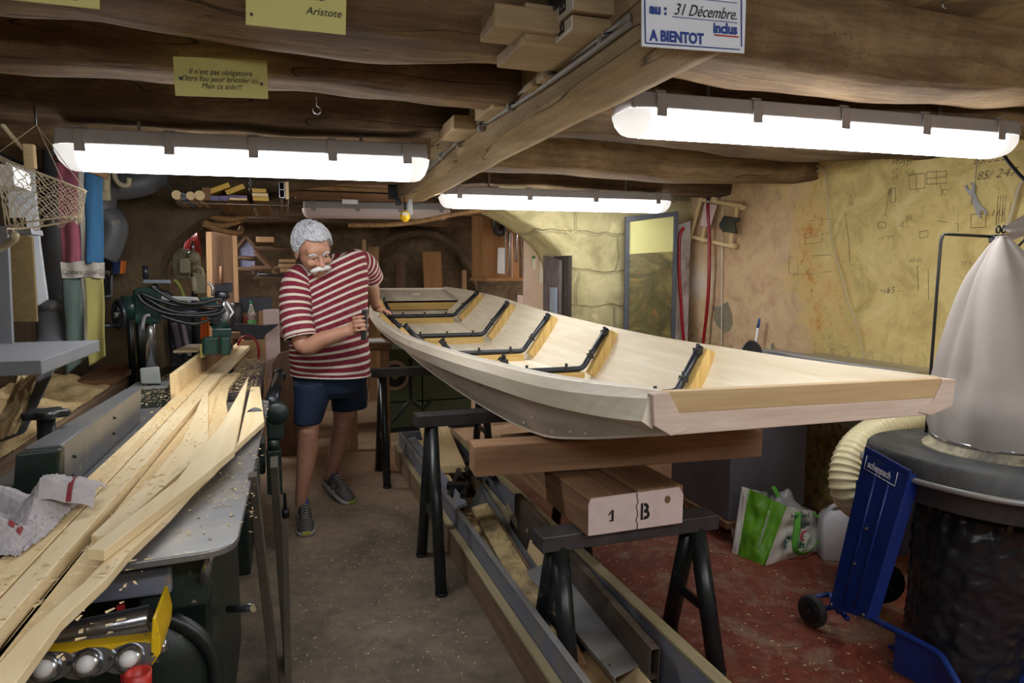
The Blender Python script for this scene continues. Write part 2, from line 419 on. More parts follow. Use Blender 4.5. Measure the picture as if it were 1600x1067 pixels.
def saw_mat():
    m, nt, bs = newmat('wood_shavings'); v = mapping(nt)
    vo = nt.nodes.new('ShaderNodeTexVoronoi'); vo.inputs['Scale'].default_value = 150; nt.links.new(v, vo.inputs['Vector'])
    f = noise_t(nt, v, 12, 6, .7)
    col = ramp(nt, math_n(nt, 'ADD', math_n(nt, 'MULTIPLY', vo.outputs['Distance'], .7), math_n(nt, 'MULTIPLY', f, .5)), [(.3, srgb((238,214,166))), (.55, srgb((224,194,142))), (.9, srgb((184,150,100)))])
    nt.links.new(col, bs.inputs['Base Color']); bs.inputs['Roughness'].default_value = .9; bump(nt, bs, vo.outputs['Distance'], .5, .006); return m
m_saw = saw_mat()
# ---------------------------------------------------------------- room
def wavy_box(lo, hi, axis, amp, seed, n=60, m=5):
    """long beam along axis with uneven faces"""
    mb = MB(); a = axis; b, c = [k for k in (0,1,2) if k != a]
    L = hi[a]-lo[a]
    ring = []
    for k in range(m): ring.append((lo[b]+(hi[b]-lo[b])*k/m, lo[c]))
    for k in range(m): ring.append((hi[b], lo[c]+(hi[c]-lo[c])*k/m))
    for k in range(m): ring.append((hi[b]-(hi[b]-lo[b])*k/m, hi[c]))
    for k in range(m): ring.append((lo[b], hi[c]-(hi[c]-lo[c])*k/m))
    cb, cc = (lo[b]+hi[b])/2, (lo[c]+hi[c])/2; hb, hc = (hi[b]-lo[b])/2, (hi[c]-lo[c])/2
    vs = []
    for i in range(n+1):
        s = lo[a]+L*i/n
        for (u, w) in ring:
            du, dw = (u-cb)/hb, (w-cc)/hc
            # rounded corners
            k = 1-.06*(abs(du)*abs(dw))**3
            p = [0,0,0]; p[a] = s; p[b] = cb+du*hb*k; p[c] = cc+dw*hc*k
            q = Vector(p); t = Vector((q.x*.9+seed, q.y*.9, q.z*.9)); t2 = Vector((q.x*5+seed*3, q.y*5, q.z*5))
            d = noise.noise(t)*amp + noise.noise(t2)*amp*.25 
            q[b] += d*du; q[c] += d*dw + noise.noise(Vector((s*.8+seed, 3.1, 0)))*amp*.8
            vs.append(q)
    r = len(ring)
    fs = [(i*r+k, i*r+(k+1) % r, (i+1)*r+(k+1) % r, (i+1)*r+k) for i in range(n) for k in range(r)]
    fs += [list(range(r))[::-1], [n*r+k for k in range(r)]]
    mb.add(vs, fs, True); return mb
XL, XR, YB, ZC = -1.22, 3.0, 4.6, 2.16
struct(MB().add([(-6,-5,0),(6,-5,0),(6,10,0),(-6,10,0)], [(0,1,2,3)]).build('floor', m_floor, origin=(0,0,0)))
# ceiling: rough plaster between the beams
struct(MB().grid(lambda u, v: (XL-.3+u*(XR-XL+.6), -3.6+v*12.6, ZC+.03*noise.noise(Vector((u*9, v*22, 0)))), 30, 80).build('ceiling', m_ceil))
# walls with depth
def rough_wall(name, p0, p1, z0, z1, th, mat, amp=.03, nu=60, nv=30, seed=0):
    p0, p1 = Vector(p0), Vector(p1); t = (p1-p0); nrm = Vector((t.y, -t.x, 0)).normalized()
    mb = MB()
    def f(u, v):
        p = p0+t*u; z = z0+(z1-z0)*v
        d = amp*noise.noise(Vector((p.x*1.3+seed, p.y*1.3, z*1.3)))+amp*.35*noise.noise(Vector((p.x*6+seed, p.y*6, z*6)))
        return p+nrm*d+Vector((0,0,z))
    mb.grid(f, nu, nv)
    a, b = p0-nrm*th, p1-nrm*th
    mb.add([Vector((a.x,a.y,z0)), Vector((b.x,b.y,z0)), Vector((b.x,b.y,z1)), Vector((a.x,a.y,z1))], [(0,1,2,3)])
    return mb
struct(rough_wall('wall_right', (XR, YB+.35, 0), (XR, -3.6, 0), 0, 2.4, .3, m_wallR, .045, 90, 30).build('wall_right', m_wallR, origin=(XR, 1.5, 0)))
struct(rough_wall('wall_left', (XL, -3.6, 0), (XL, 8.2, 0), 0, 2.4, .3, m_render, .06, 90, 30, 5).build('wall_left', m_render))
struct(MB().bb((XL-.3, -3.9, 0), (XR+.3, -3.6, 2.4)).build('wall_front', m_render))
# arch wall
AX0, AX1, AZS, AZC = -.72, 1.98, 1.38, 2.03     # opening
def arch_z(x):
    c = (AX0+AX1)/2; h = (AX1-AX0)/2; t = max(-1, min(1, (x-c)/h)); return AZS+(AZC-AZS)*(1-abs(t)**1.6)**(1/2.0)
def arch_wall():
    mb = MB(); T = .5; n = 48
    def nz(x, y, z, a=.035): return a*noise.noise(Vector((x*1.6, 7+y, z*1.6)))+a*.4*noise.noise(Vector((x*7, 2+y, z*7)))
    xs = [AX0+(AX1-AX0)*(.5-.5*cos(pi*i/n)) for i in range(n+1)]
    for side, (xa, xb) in enumerate(((XL-.2, AX0), (AX1, XR+.2))):
        mb.grid(lambda u, v: (xa+(xb-xa)*u, YB+nz(xa+(xb-xa)*u, 0, 2.4*v), 2.4*v), 24, 36)
        mb.grid(lambda u, v: (xa+(xb-xa)*u, YB+T, 2.4*v), 4, 4)
    for i in range(n):
        x0, x1 = xs[i], xs[i+1]; m = 8
        for yy, fl in ((0, 0), (T, 1)):
            for j in range(m):
                def P(x, k):
                    z = arch_z(x); z = z+(2.4-z)*k/m; return (x, YB+yy+(nz(x, 0, z) if not yy else 0), z)
                mb.add([P(x0, j), P(x1, j), P(x1, j+1), P(x0, j+1)], [(0,1,2,3)], True)
    # soffit
    pts = [(AX0, 0), (AX0, .35), (AX0, .7), (AX0, 1.05)]+[(x, arch_z(x)) for x in xs]+[(AX1, 1.05), (AX1, .7), (AX1, .35), (AX1, 0)]
    for i in range(len(pts)-1):
        (xa, za), (xb, zb) = pts[i], pts[i+1]
        for j in range(6):
            def S(x, z, k):
                d = .015*noise.noise(Vector((x*5, k*.6, z*5)))if 0 < k < 6 else 0
                return (x+d, YB+T*k/6+(nz(x, 0, z) if k == 0 else 0), z+d)
            mb.add([S(xa, za, j), S(xb, zb, j), S(xb, zb, j+1), S(xa, za, j+1)], [(0,1,2,3)], True)
    return mb
aw = arch_wall()
wb = struct(aw.build('wall_back', m_stone, weld=True))
wb.data.materials.append(m_render); wb.data.materials.append(m_rendR)
ox = wb.matrix_local.translation
for p in wb.data.polygons:
    c = p.center+ox
    if c.x < .55: p.material_index = 1
    if abs(p.normal.y) < .6 and YB+.01 < c.y < YB+.49: p.material_index = 2
# the room beyond the arch
YF = 8.2
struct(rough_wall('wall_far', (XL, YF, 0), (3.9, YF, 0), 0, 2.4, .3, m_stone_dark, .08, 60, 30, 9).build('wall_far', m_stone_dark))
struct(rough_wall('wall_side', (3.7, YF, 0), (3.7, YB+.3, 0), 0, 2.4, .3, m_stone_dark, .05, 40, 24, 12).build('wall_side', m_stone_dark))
# beams across the room
def xbeam(i, y0, y1, z0, z1, seed, mat, amp=.05, tilt=0, x0=XL-.1, x1=XR+.1):
    mb = wavy_box((x0, y0, z0), (x1, y1, z1), 0, amp, seed, 80)
    for v in mb.v: v.y += tilt*(v.x-.7)
    return struct(mb.build('trim_%d' % i, mat))
xbeam(1, 1.58, 1.88, 1.955, 2.3, 1.3, m_beam, .05, -.02)
xbeam(2, 2.05, 2.26, 1.955, 2.25, 8.4, m_beam, .04, -.08)
xbeam(3, 2.66, 2.92, 1.95, 2.25, 3.7, m_beam_dark, .04, -.12)
xbeam(4, 3.4, 3.66, 1.94, 2.25, 5.2, m_beam, .03, -.05)
xbeam(5, 4.1, 4.36, 1.95, 2.25, 12.2, m_beam_dark, .03, 0)
xbeam(6, .55, .85, 2.0, 2.3, 17.2, m_beam, .05, 0)
xbeam(7, -1.2, -.9, 1.98, 2.3, 27.2, m_beam, .05, 0)
xbeam(8, 5.9, 6.15, 1.93, 2.2, 31.2, m_beam_dark, .03, 0)
xbeam(9, 7.0, 7.2, 1.9, 2.2, 41.2, m_beam_dark, .03, 0)
mbm = wavy_box((.715, 1.30, 1.87), (.915, 4.57, 2.1), 1, .006, 6.0, 60)
struct(mbm.build('trim_10', m_beam_y))
# ---------------------------------------------------------------- lamps
def lamp(a, b, w, h, lit, label, clips=5, grp=None, tube=None):
    a, b = Vector(a), Vector(b); L = (b-a).length; x = (b-a).normalized()
    t = thing('fluorescent_lamp', (a+b)/2, label, 'lamp', grp)
    M, _ = frame(a, b); hh = h*.42
    hb = MB(); pr = [(-w/2, 0), (-w/2*.86, hh), (w/2*.86, hh), (w/2, 0)]
    hb.prism([(0.012, p[0], p[1]) for p in pr], (L-.024, 0, 0)); hb.build('housing', m_housing, t, M, .006)
    # cover: half-oval trough, rounded ends
    def cover(x0, x1, endl, endr):
        mb = MB(); n = 12
        def sec(s, k):
            q = []
            for i in range(n+1):
                an = pi*i/n; q.append((s, -cos(an)*w/2*(.55+.45*k) if k < 1 else -cos(an)*w/2, -sin(an)**.6*(h-hh)*k))
            return q
        st = []
        if endl: st += [(x0+.05*(1-cos(u*pi/2))-.0, max(.05, sin(u*pi/2))) for u in (0, .25, .5, .75)]
        st += [(x0+(.05 if endl else 0), 1), (x1-(.05 if endr else 0), 1)]
        if endr: st += [(x1-.05*(1-cos(u*pi/2)), max(.05, sin(u*pi/2))) for u in (.75, .5, .25, 0)]
        secs = [sec(s, k) for s, k in st]
        vs = [p for q in secs for p in q]
        fs = [(i*(n+1)+k, i*(n+1)+k+1, (i+1)*(n+1)+k+1, (i+1)*(n+1)+k) for i in range(len(secs)-1) for k in range(n)]
        mb.add(vs, fs, True); return mb
    if lit:
        cover(.075, L-.075, 0, 0).build('diffuser', tube or m_tube, t, M)
        cover(0, .075, 1, 0).build('end_cap', m_lampend, t, M); cover(L-.075, L, 0, 1).build('end_cap', m_lampend, t, M)
    else: cover(0, L, 1, 1).build('diffuser', m_lampdiff_off, t, M)
    for k in range(clips):
        s = L*(.07+.86*k/(clips-1)); c = MB()
        for sg in (-1, 1):
            c.box((s, sg*w*.49, hh*.25), (.035, .006, hh*1.3))
        c.box((s, 0, hh+.003), (.035, w*.86, .006)); c.build('clip', m_clip, t, M, .001)
    for s in (L*.2, L*.8):
        q = M @ Vector((s, 0, hh)); MB().cyl(q, (q.x, q.y, ZC+.01), .006, n=8).build('hanger', m_clip, t)
    return t
lamp(PY(966,173,1.97)+Vector((0,0,-.005)), PY(1570,218,1.90), .155, .125, True, 'lit fluorescent tube lamp under the beams at upper right, near the yellow wall')
lamp(PY(90,230,2.86), PY(668,253,2.80), .165, .14, True, 'long lit fluorescent lamp at upper left, over the planks and the radial saw')
lamp(PY(687,306,4.1), PY(1043,316,4.05), .15, .125, True, 'lit fluorescent lamp farthest back, above the middle of the boat', 4)
lamp(PY(472,326,5.6), PY(702,329,5.6), .14, .13, False, 'unlit pinkish fluorescent lamp behind the older man, past the arch', 4)
# fill lamps added out of view, behind the camera and past the arch
lamp((-1.0, .0, 1.88), (.6, .0, 1.88), .155, .125, True, 'added unseen fill lamp in the front half of the cellar, left one', 5)
lamp((1.0, .1, 1.86), (2.6, .1, 1.86), .155, .125, True, 'added unseen fill lamp in the front half of the cellar, right one', 5)
lamp((-1.05, 5.25, 1.93), (-1.05, 6.75, 1.93), .155, .125, True, 'added fill lamp hidden just beyond the arch, along the left side wall', 5, None, m_tube_fill)
lamp((2.15, 5.9, 2.03), (3.6, 5.9, 2.03), .155, .125, True, 'added fill lamp hidden high up beyond the right pier', 5, None, m_tube_fill)
lamp((2.5, 7.0, 2.04), (3.65, 7.0, 2.04), .155, .125, True, 'added fill lamp hidden high up at the back right of the far room', 5, None, m_tube_fill)
lamp((.9, -.9, 1.9), (2.5, -.9, 1.9), .155, .125, True, 'added unseen fill lamp in the front half of the cellar, rearmost', 5)
w = bpy.data.worlds.new('world'); scn.world = w; w.use_nodes = True
w.node_tree.nodes['Background'].inputs[0].default_value = (.6,.65,.75,1); w.node_tree.nodes['Background'].inputs[1].default_value = .3
scn.view_settings.view_transform = 'Standard'; scn.view_settings.look = 'None'; scn.view_settings.gamma = 1
scn.view_settings.exposure = 0.24; scn.view_settings.use_curve_mapping = False
# ---------------------------------------------------------------- boat
boat = thing('wooden_boat', (1.3, 2.4, .78), 'long unfinished flat-bottomed boat of pale wood set on trestles', 'boat')
GW = [(1.5,.905,1.10,1.855,1.088),(2.0,.81,1.07,1.87,1.072),(2.5,.765,1.053,1.87,1.068),(3.15,.733,1.033,1.86,1.068),(4.0,.69,1.025,1.855,1.09),(4.7,.655,1.055,1.84,1.12),(5.5,.668,1.10,1.82,1.175),(6.1,.765,1.175,1.80,1.205),(6.7,.86,1.215,1.76,1.23),(7.3,.955,1.25,1.69,1.25)]
CH = [(1.5,.925,.99,1.80,.985),(2.0,.915,.865,1.76,.86),(2.35,.90,.80,1.74,.795),(3.1,.89,.772,1.70,.77),(4.0,.885,.775,1.66,.775),(4.7,.885,.79,1.60,.79),(5.3,.88,.83,1.58,.83),(6.1,.86,.935,1.54,.935),(6.7,.93,1.03,1.56,1.03),(7.3,1.0,1.13,1.6,1.13)]
YS = [1.5+(7.3-1.5)*i/64 for i in range(65)]
T = .022
def sideP(y, s, t, off):
    """point on a side: s=0 left / 1 right, t 0 chine .. 1 gunwale, off inward"""
    g = lerp_tab(GW, y); c = lerp_tab(CH, y)
    gx, gz = (g[0], g[1]) if s == 0 else (g[2], g[3]); cx, cz = (c[0], c[1]) if s == 0 else (c[2], c[3])
    d = Vector((gz-cz, 0, -(gx-cx))).normalized() if s == 0 else Vector((-(gz-cz), 0, gx-cx)).normalized()
    bulge = .018*sin(pi*t)*(-1 if s == 0 else 1)
    return Vector((cx+(gx-cx)*t+bulge, y, cz+(gz-cz)*t))+d*off
def strip(fn, nseg, rng=YS, smooth=True):
    """closed tube of section fn(y)->list of points"""
    mb = MB(); secs = [fn(y) for y in rng]; n = len(secs[0]); vs = [p for q in secs for p in q]
    fs = [(i*n+k, i*n+(k+1) % n, (i+1)*n+(k+1) % n, (i+1)*n+k) for i in range(len(secs)-1) for k in range(n)]
    fs += [list(range(n))[::-1], [(len(secs)-1)*n+k for k in range(n)]]
    return mb.add(vs, fs, False)
for s, nm in ((0, 'side_panel'), (1, 'side_panel')):
    def sec(y, s=s):
        o = [sideP(y, s, t, 0) for t in (0, .25, .5, .75, 1)]; i = [sideP(y, s, t, T) for t in (1, .75, .5, .25, 0)]
        return o+i
    strip(sec, 10).build(nm, m_spruce if s else m_ply_out, boat)
# bottom
def bsec(y):
    c = lerp_tab(CH, y); n = 6
    lo = [Vector((c[0]-.004+(c[2]-c[0]+.008)*k/n, y, c[1]+(c[3]-c[1])*k/n-.002)) for k in range(n+1)]
    return lo+[p+Vector((0, 0, T+.004)) for p in lo[::-1]]
strip(bsec, 14).build('bottom_panel', m_spruce, boat)
# rubbing strakes
for s in (0, 1):
    sg = -1 if s == 0 else 1
    def rs(y, s=s, sg=sg):
        g = sideP(y, s, 1, 0); c = sideP(y, s, .72, 0); u = (g-c).normalized(); o = Vector((sg*u.z, 0, -sg*u.x)).normalized()
        if o.x*sg < 0: o = -o
        f = g-u*.095
        return [g+u*.004-o*.004, g+u*.004+o*.008, g-u*.022+o*.034, g-u*.082+o*.036, f+o*.002]
    strip(rs, 5).build('rubbing_strake', m_spruce, boat)
# near transom: brown board between the pale end grain of sides and bottom
g = lerp_tab(GW, 1.5); c = lerp_tab(CH, 1.5)
m_trans = wood('transom_plywood', (206,180,138), (180,150,108), 'X', 1.2, .55, .6, False, .04)
m_endg = wood('sanded_end_grain', (224,206,192), (198,172,156), 'X', 2.5, .7, .5, False, .05)
y0 = 1.49
MB().hexa([(g[0]+.03, y0, g[1]-.052), (g[2]-.03, y0, g[3]-.052), (g[2]-.03, y0+.03, g[3]-.05), (g[0]+.03, y0+.03, g[1]-.05),
           (g[0]+.0, y0, g[1]+.004), (g[2], y0, g[3]+.004), (g[2], y0+.03, g[3]+.004), (g[0], y0+.03, g[1]+.004)]).build('transom_board', m_trans, boat, bevel=.002)
MB().hexa([(c[0], y0-.002, c[1]+.0), (c[2], y0-.002, c[3]+.0), (c[2], y0+.08, c[3]), (c[0], y0+.08, c[1]),
           (g[0]+.02, y0-.002, g[1]-.052), (g[2]-.02, y0-.002, g[3]-.052), (g[2]-.02, y0+.08, g[3]-.052), (g[0]+.02, y0+.08, g[1]-.052)]).build('transom_beam', m_endg, boat, bevel=.004)
for s in (0, 1):
    gx, gz, cx, cz = (g[0], g[1], c[0], c[1]) if s == 0 else (g[2], g[3], c[2], c[3]); d = 1 if s == 0 else -1
    pl = [(gx-d*.036, y0-.006, gz), (gx+d*.012, y0-.006, gz+.004), (gx+d*.045, y0-.006, gz-.056), (cx+d*.05, y0-.006, cz+.012), (cx, y0-.006, cz), (gx-d*.03, y0-.006, gz-.08)]
    MB().prism(pl, (0, .03, 0)).build('side_end_grain', m_endg, boat, bevel=.003)
# far transom and fore deck with a round hole
g = lerp_tab(GW, 7.3); c = lerp_tab(CH, 7.3)
MB().hexa([(c[0], 7.28, c[1]), (c[2], 7.28, c[3]), (c[2], 7.31, c[3]), (c[0], 7.31, c[1]), (g[0], 7.28, g[1]), (g[2], 7.28, g[3]), (g[2], 7.31, g[3]), (g[0], 7.31, g[1])]).build('bow_board', m_spruce, boat)
ga = lerp_tab(GW, 6.7)
def deckP(u, v):   # u across, v depth
    y = 6.62+v*(7.28-6.62); z = 1.142+v*(1.235-1.142)
    gl = lerp_tab(GW, y); cl = lerp_tab(CH, y)
    k = (z-cl[1])/(gl[1]-cl[1]); xl = cl[0]+(gl[0]-cl[0])*k+.02; k = (z-cl[3])/(gl[3]-cl[3]); xr = cl[2]+(gl[2]-cl[2])*k-.02
    return Vector((xl+(xr-xl)*u, y, z))
mb = MB(); hc = (.5, .55); N = 32; ring = []; 
for k in range(N):
    a = 2*pi*k/N; ring.append(deckP(hc[0]+.068*cos(a), hc[1]+.085*sin(a)))
outer = []
for k in range(N):
    a = 2*pi*k/N; cx, sy = cos(a), sin(a); m_ = max(abs(cx), abs(sy)); outer.append(deckP(.5+.5*cx/m_, .5+.5*sy/m_))
dn = Vector((0, 0, -.02))
vs = ring+outer+[p+dn for p in ring]+[p+dn for p in outer]
fs = []
for k in range(N):
    j = (k+1) % N
    fs += [(k, j, N+j, N+k), (2*N+k, 3*N+k, 3*N+j, 2*N+j), (k, 2*N+k, 2*N+j, j), (N+k, N+j, 3*N+j, 3*N+k)]
mb.add(vs, fs); mb.build('fore_deck', m_spruce, boat)
for k in range(8):
    a = 2*pi*k/8+.2; p = deckP(hc[0]+.1*cos(a), hc[1]+.13*sin(a)); MB().cyl(p, p+Vector((0,0,.002)), .006, n=8).build('screw_hole', m_black, boat)
a, b = deckP(0, 0), deckP(1, 0)
MB().hexa([a+Vector((.02,-.0,-.09)), b+Vector((-.03,0,-.09)), b+Vector((-.03,.03,-.09)), a+Vector((.02,.03,-.09)), a+Vector((0,0,-.0)), b, b+Vector((0,.03,0)), a+Vector((0,.03,0))]).build('deck_beam', m_rib, boat, bevel=.002)
# ribs with black pipes
for y in (6.1, 5.27, 4.42, 3.55, 2.63):
    c = lerp_tab(CH, y); g = lerp_tab(GW, y); W_ = .055; Dp = .045
    zb = c[1]+T+.004
    rb = MB().bb((c[0]+.06, y-W_/2, zb-.01), (c[2]-.06, y+W_/2, zb+Dp)).build('floor_rib', m_rib, boat, bevel=.003)
    pts = []
    for s in (0, 1):
        p0 = sideP(y, s, .10, T); p1 = sideP(y, s, .90, T); u = (p1-p0).normalized(); n_ = Vector((u.z, 0, -u.x)); 
        if s == 1: n_ = -n_
        if n_.x*(1 if s == 0 else -1) < 0: n_ = -n_
        h = []
        for pp in (p0, p1):
            h.append([pp-n_*.012+Vector((0, -W_/2, 0)), pp-n_*.012+Vector((0, W_/2, 0)), pp+n_*Dp+Vector((0, W_/2, 0)), pp+n_*Dp+Vector((0, -W_/2, 0))])
        MB().hexa(h[0]+h[1]).build('side_rib', m_ribz, boat, bevel=.003)
        o = n_*(Dp+.016)
        pts.append((p0+o+Vector((0, .012, .03)), p1+o+Vector((0, .012, -.0))))
    (l0, l1), (r0, r1) = pts; fb = zb+Dp+.017
    path = [l1, l1.lerp(l0, .5)] ; lo = Vector((l0.x+.035, y+.012, fb)); ro = Vector((r0.x-.035, y+.012, fb))
    lk = l1+(l0-l1)*.93; rk = r1+(r0-r1)*.93
    path = [l1, lk]+[(1-t)**2*lk+2*t*(1-t)*Vector((l0.x+.005, y+.012, fb+.002))+t*t*lo for t in (.3, .6)]+[lo, ro]+[(1-t)**2*ro+2*t*(1-t)*Vector((r0.x-.005, y+.012, fb+.002))+t*t*rk for t in (.4, .7)]+[rk, r1]
    pp = MB().tube(path, .0165, 10).build('rib_pipe', m_pipe, boat)
    cl = []
    for (a, b) in ((l1, lk), (r1, rk)):
        for t in (.12, .78): cl.append(a.lerp(b, t))
    for t in (.12, .5, .88): cl.append(lo.lerp(ro, t))
    for q in cl:
        k = MB().cyl(q+Vector((0, -.006, .0)), q+Vector((0, .0, .034)), .009, n=8); k.box(q, (.028, .04, .028)); k.build('pipe_clamp', m_black, boat, bevel=.002)
m_fill = solid('pale_filler', (222,214,206), .8, 0, .03)
# filler marks and screw heads on the outside of the left side
for (y, t, d) in [(6.2,.5,1),(5.5,.6,1),(4.6,.55,1),(4.4,.35,1),(3.9,.3,1),(2.85,.62,1),(2.8,.55,1),(2.1,.55,0),(2.0,.4,0),(1.9,.25,0),(1.8,.5,0),(1.75,.3,0),(1.7,.62,0),(1.66,.2,0),(1.62,.4,0),(1.57,.25,0),(2.3,.3,0),(2.45,.14,0),(2.2,.1,0),(2.05,.12,0),(1.95,.1,0),(3.2,.14,0),(3.5,.2,0)]:
    p = sideP(y, 0, t, 0); MB().cyl(p+Vector((.001,0,0)), p+Vector((-.0012,0,.0004)), .007, n=8).build('screw_hole' if d else 'filler_spot', m_black if d else m_fill, boat)
# ---------------------------------------------------------------- trestles
def trestle(x0, x1, y, z, spread, label, r=.026):
    t = thing('steel_trestle', ((x0+x1)/2, y, 0), label, 'trestle', 'steel trestles under the boat')
    MB().bb((x0, y-.05, z-.055), (x1, y+.05, z)).build('cross_bar', m_bar, t, bevel=.004)
    for xx, dx in ((x0+.075, .035), (x1-.075, -.02)):
        for sg in (-1, 1):
            MB().tube([(xx, y+sg*.02, z-.05), (xx-dx*.3, y+sg*spread, .012)], r, 14).build('leg', m_trestle, t)
            f = MB().cyl((xx-dx*.3, y+sg*spread, .0), (xx-dx*.3, y+sg*spread, .015), r+.002, n=14); f.build('foot', m_black, t)
        zz = z*.38; k = 1-(zz/z); yy = spread*k+.02*(1-k)
        MB().box((xx-dx*.2, y, zz), (.012, 2*yy, .035)).build('brace', m_trestle, t, bevel=.001)
    return t
trestle(.79, 1.48, 2.09, .53, .155, 'low steel trestle under the timber marked 1 B, nearest', .032)
trestle(.555, 1.40, 3.04, .765, .22, 'middle steel trestle in line with the floor trough')
trestle(.55, 1.40, 4.62, .765, .21, 'farthest steel trestle, behind the man under the left edge of the boat')
# timber 1 B, cracked
tm = thing('painted_timber', (1.12, 2.4, .53), 'old cracked beam end painted pale pink, stencilled 1 B, on the near trestle', 'timber')
def timber():
    mb = MB(); X0, X1, Y0, Y1, Z0, Z1 = .935, 1.30, 2.0, 2.95, .531, .668
    xc = 1.115
    for (xa, xb, top) in ((X0, xc-.003, -.004), (xc+.003, X1, .004)):
        n = 14; ra = []
        for i in range(n+1):
            y = Y0+(Y1-Y0)*i/n; w = .012*noise.noise(Vector((y*6, 1, 0)))
            a = xa+(w if xa > X0 else 0); b = xb+(w if xb < X1 else 0)
            ra.append([(a, y, Z0), (b, y, Z0), (b, y, Z1+top), (a, y, Z1+top)])
        vs = [p for q in ra for p in q]; fs = [(i*4+k, i*4+(k+1) % 4, (i+1)*4+(k+1) % 4, (i+1)*4+k) for i in range(n) for k in range(4)]
        fs += [(3,2,1,0), (n*4, n*4+1, n*4+2, n*4+3)]; mb.add(vs, fs)
    return mb
m_timb = wood('old_timber_y', (156,120,90), (104,76,54), 'Y', 1.3, .8, .5, True, .2)
timber().build('timber_half', m_timb, tm, bevel=.006)
MB().prism([(.938,1.996,.535),(1.296,1.996,.538),(1.297,1.996,.64),(1.28,1.996,.667),(.945,1.996,.66),(.938,1.996,.64)], (0,.006,0)).build('painted_end', m_pinkw, tm)
cp = [(1.117+.004*sin(i*2.3), 1.9945, .537+.128*i/8) for i in range(9)]
MB().tube(cp, .0016, 5).build('end_crack', m_black, tm)
text('numeral', '1', plane_M((1.012,1.9945,.578), (1,0,0), (0,0,1)), .052, m_ink, tm, bold=.0014)
MB().prism([(1.0185,1.9935,.613),(1.0185,1.9935,.603),(1.010,1.9935,.597),(1.010,1.9935,.600)], (0,.002,0)).build('numeral_flag', m_ink, tm); MB().bb((1.013,1.9935,.576), (1.028,1.9955,.580)).build('numeral_foot', m_ink, tm)
text('letter', 'B', plane_M((1.128,1.9945,.570), (1,0,0), (0,0,1)), .078, m_ink, tm, spx=.85, bold=.0022)
MB().bb((1.1395,1.9935,.572), (1.1425,1.996,.625)).build('stencil_gap', m_pinkw, tm)
MB().ell((1.235,1.9955,.628), (.012,.002,.014)).build('knot', m_oldpine, tm)
# plank across
tag(board('cross_plank', (.64, 2.37, .672), (1.80, 2.27, .672), .12, .112, m_plank, None, bevel=.006), 'thick reddish plank lying across under the near end of the boat', 'plank')
# ---------------------------------------------------------------- long trough of offcuts on the floor
m_lam = dirty('grey_blue_laminate', (118,122,138), (140,134,124), .4, .5, 0, 5, .03, (150,120,90))
m_lampink = wood('dusty_trough_board', (150,124,100), (116,94,76), 'Y', 1.2, .8, .5, False, .1)
m_toplath = wood('dusty_lath', (176,164,130), (140,126,98), 'Y', 1.2, .85, .5, False, .1)
tr = thing('floor_trough', (.96, 3, 0), 'long low wooden trough on the floor under the trestles, full of offcuts', 'trough')
Y0t, Y1t = .9, 4.95
MB().bb((.752, Y0t, 0), (.772, Y1t, .135)).build('outer_board', m_lampink, tr, bevel=.002)
MB().bb((.745, Y0t, .135), (.779, Y1t, .15)).build('ledge_lath', m_toplath, tr, bevel=.002)
MB().bb((.782, Y0t, 0), (.797, Y1t, .235)).build('side_board', m_lam, tr, bevel=.002)
MB().bb((.778, Y0t, .232), (.801, Y1t, .243)).build('edge_strip', m_alu, tr, bevel=.002)
MB().bb((1.132, Y0t, 0), (1.152, Y1t, .238)).build('side_board', m_lam, tr, bevel=.002)
MB().bb((1.128, Y0t, .238), (1.172, Y1t, .25)).build('ledge_lath', m_toplath, tr, bevel=.002)
MB().bb((.797, Y1t-.02, 0), (1.132, Y1t, .24)).build('end_board', m_lam, tr)
MB().bb((.797, Y0t, 0.0), (1.132, Y1t-.02, .012)).build('bottom', m_lampink, tr)
G = 'offcuts lying in the floor trough'
def tb(name, a, b, w, t, mat, up, label, cat, bevel=.002):
    return tag(board(name, a, b, w, t, mat, None, up, bevel), label, cat, G)
# hollow profile on edge near the right side
M, L = frame((1.075, 1.80, .02), (1.085, 3.15, .10)); mb = MB(); W, Hh, q = .034, .21, .003
for lo, hi in (((0,-W/2,0),(L,-W/2+q,Hh)), ((0,W/2-q,0),(L,W/2,Hh)), ((0,-W/2,0),(L,W/2,q)), ((0,-W/2,Hh-q),(L,W/2,Hh)), ((0,-W/2,Hh/2),(L,W/2,Hh/2+q))): mb.bb(lo, hi)
m_dprof = dirty('brown_profile', (72,60,58), (120,108,94), .5, .5, .3, 5, .05)
tag(mb.build('hollow_profile', m_dprof, None, M), 'dark hollow two-chamber profile on edge along the trough wall, nearest end open', 'profile', G)
tb('plywood_strip', (1.045, 1.72, .07), (1.055, 2.9, .11), .11, .008, m_newpine2, (-.97,0,.25), 'thin light plywood strip with a slanted end beside the hollow profile', 'strip')
o = tag(MB().prism([(0,0,0),(1.3,0,0),(1.3,.13,0),(.05,.13,0),(.0,.09,0)], (0,0,.008)).build('fibreboard_panel', solid('hardboard', (112,86,66), .7, 0, .1), None, frame((1.02,1.60,.02), (1.03,2.9,.07), (-.8,0,.6))[0]), 'brown hardboard panel with a clipped corner at the near end of the trough', 'board', G)
M, _ = frame((1.03, 1.86, .125), (1.0, 2.62, .16), (-.25,0,.97)); mb = MB().bb((0,-.062,0),(.76,.062,.003)); mb.bb((0,-.062,-.03),(.76,-.059,0)); mb.bb((0,.059,-.03),(.76,.062,0))
pl = tag(mb.build('metal_channel', m_alu, None, M, .001), 'grey metal channel with screw holes lying flat side up in the trough', 'channel', G)
for u, v in ((.06,-.045), (.06,.045)): MB().cyl((u,v,.0025), (u,v,.0036), .004, n=8).build('hole', m_black, pl, M)
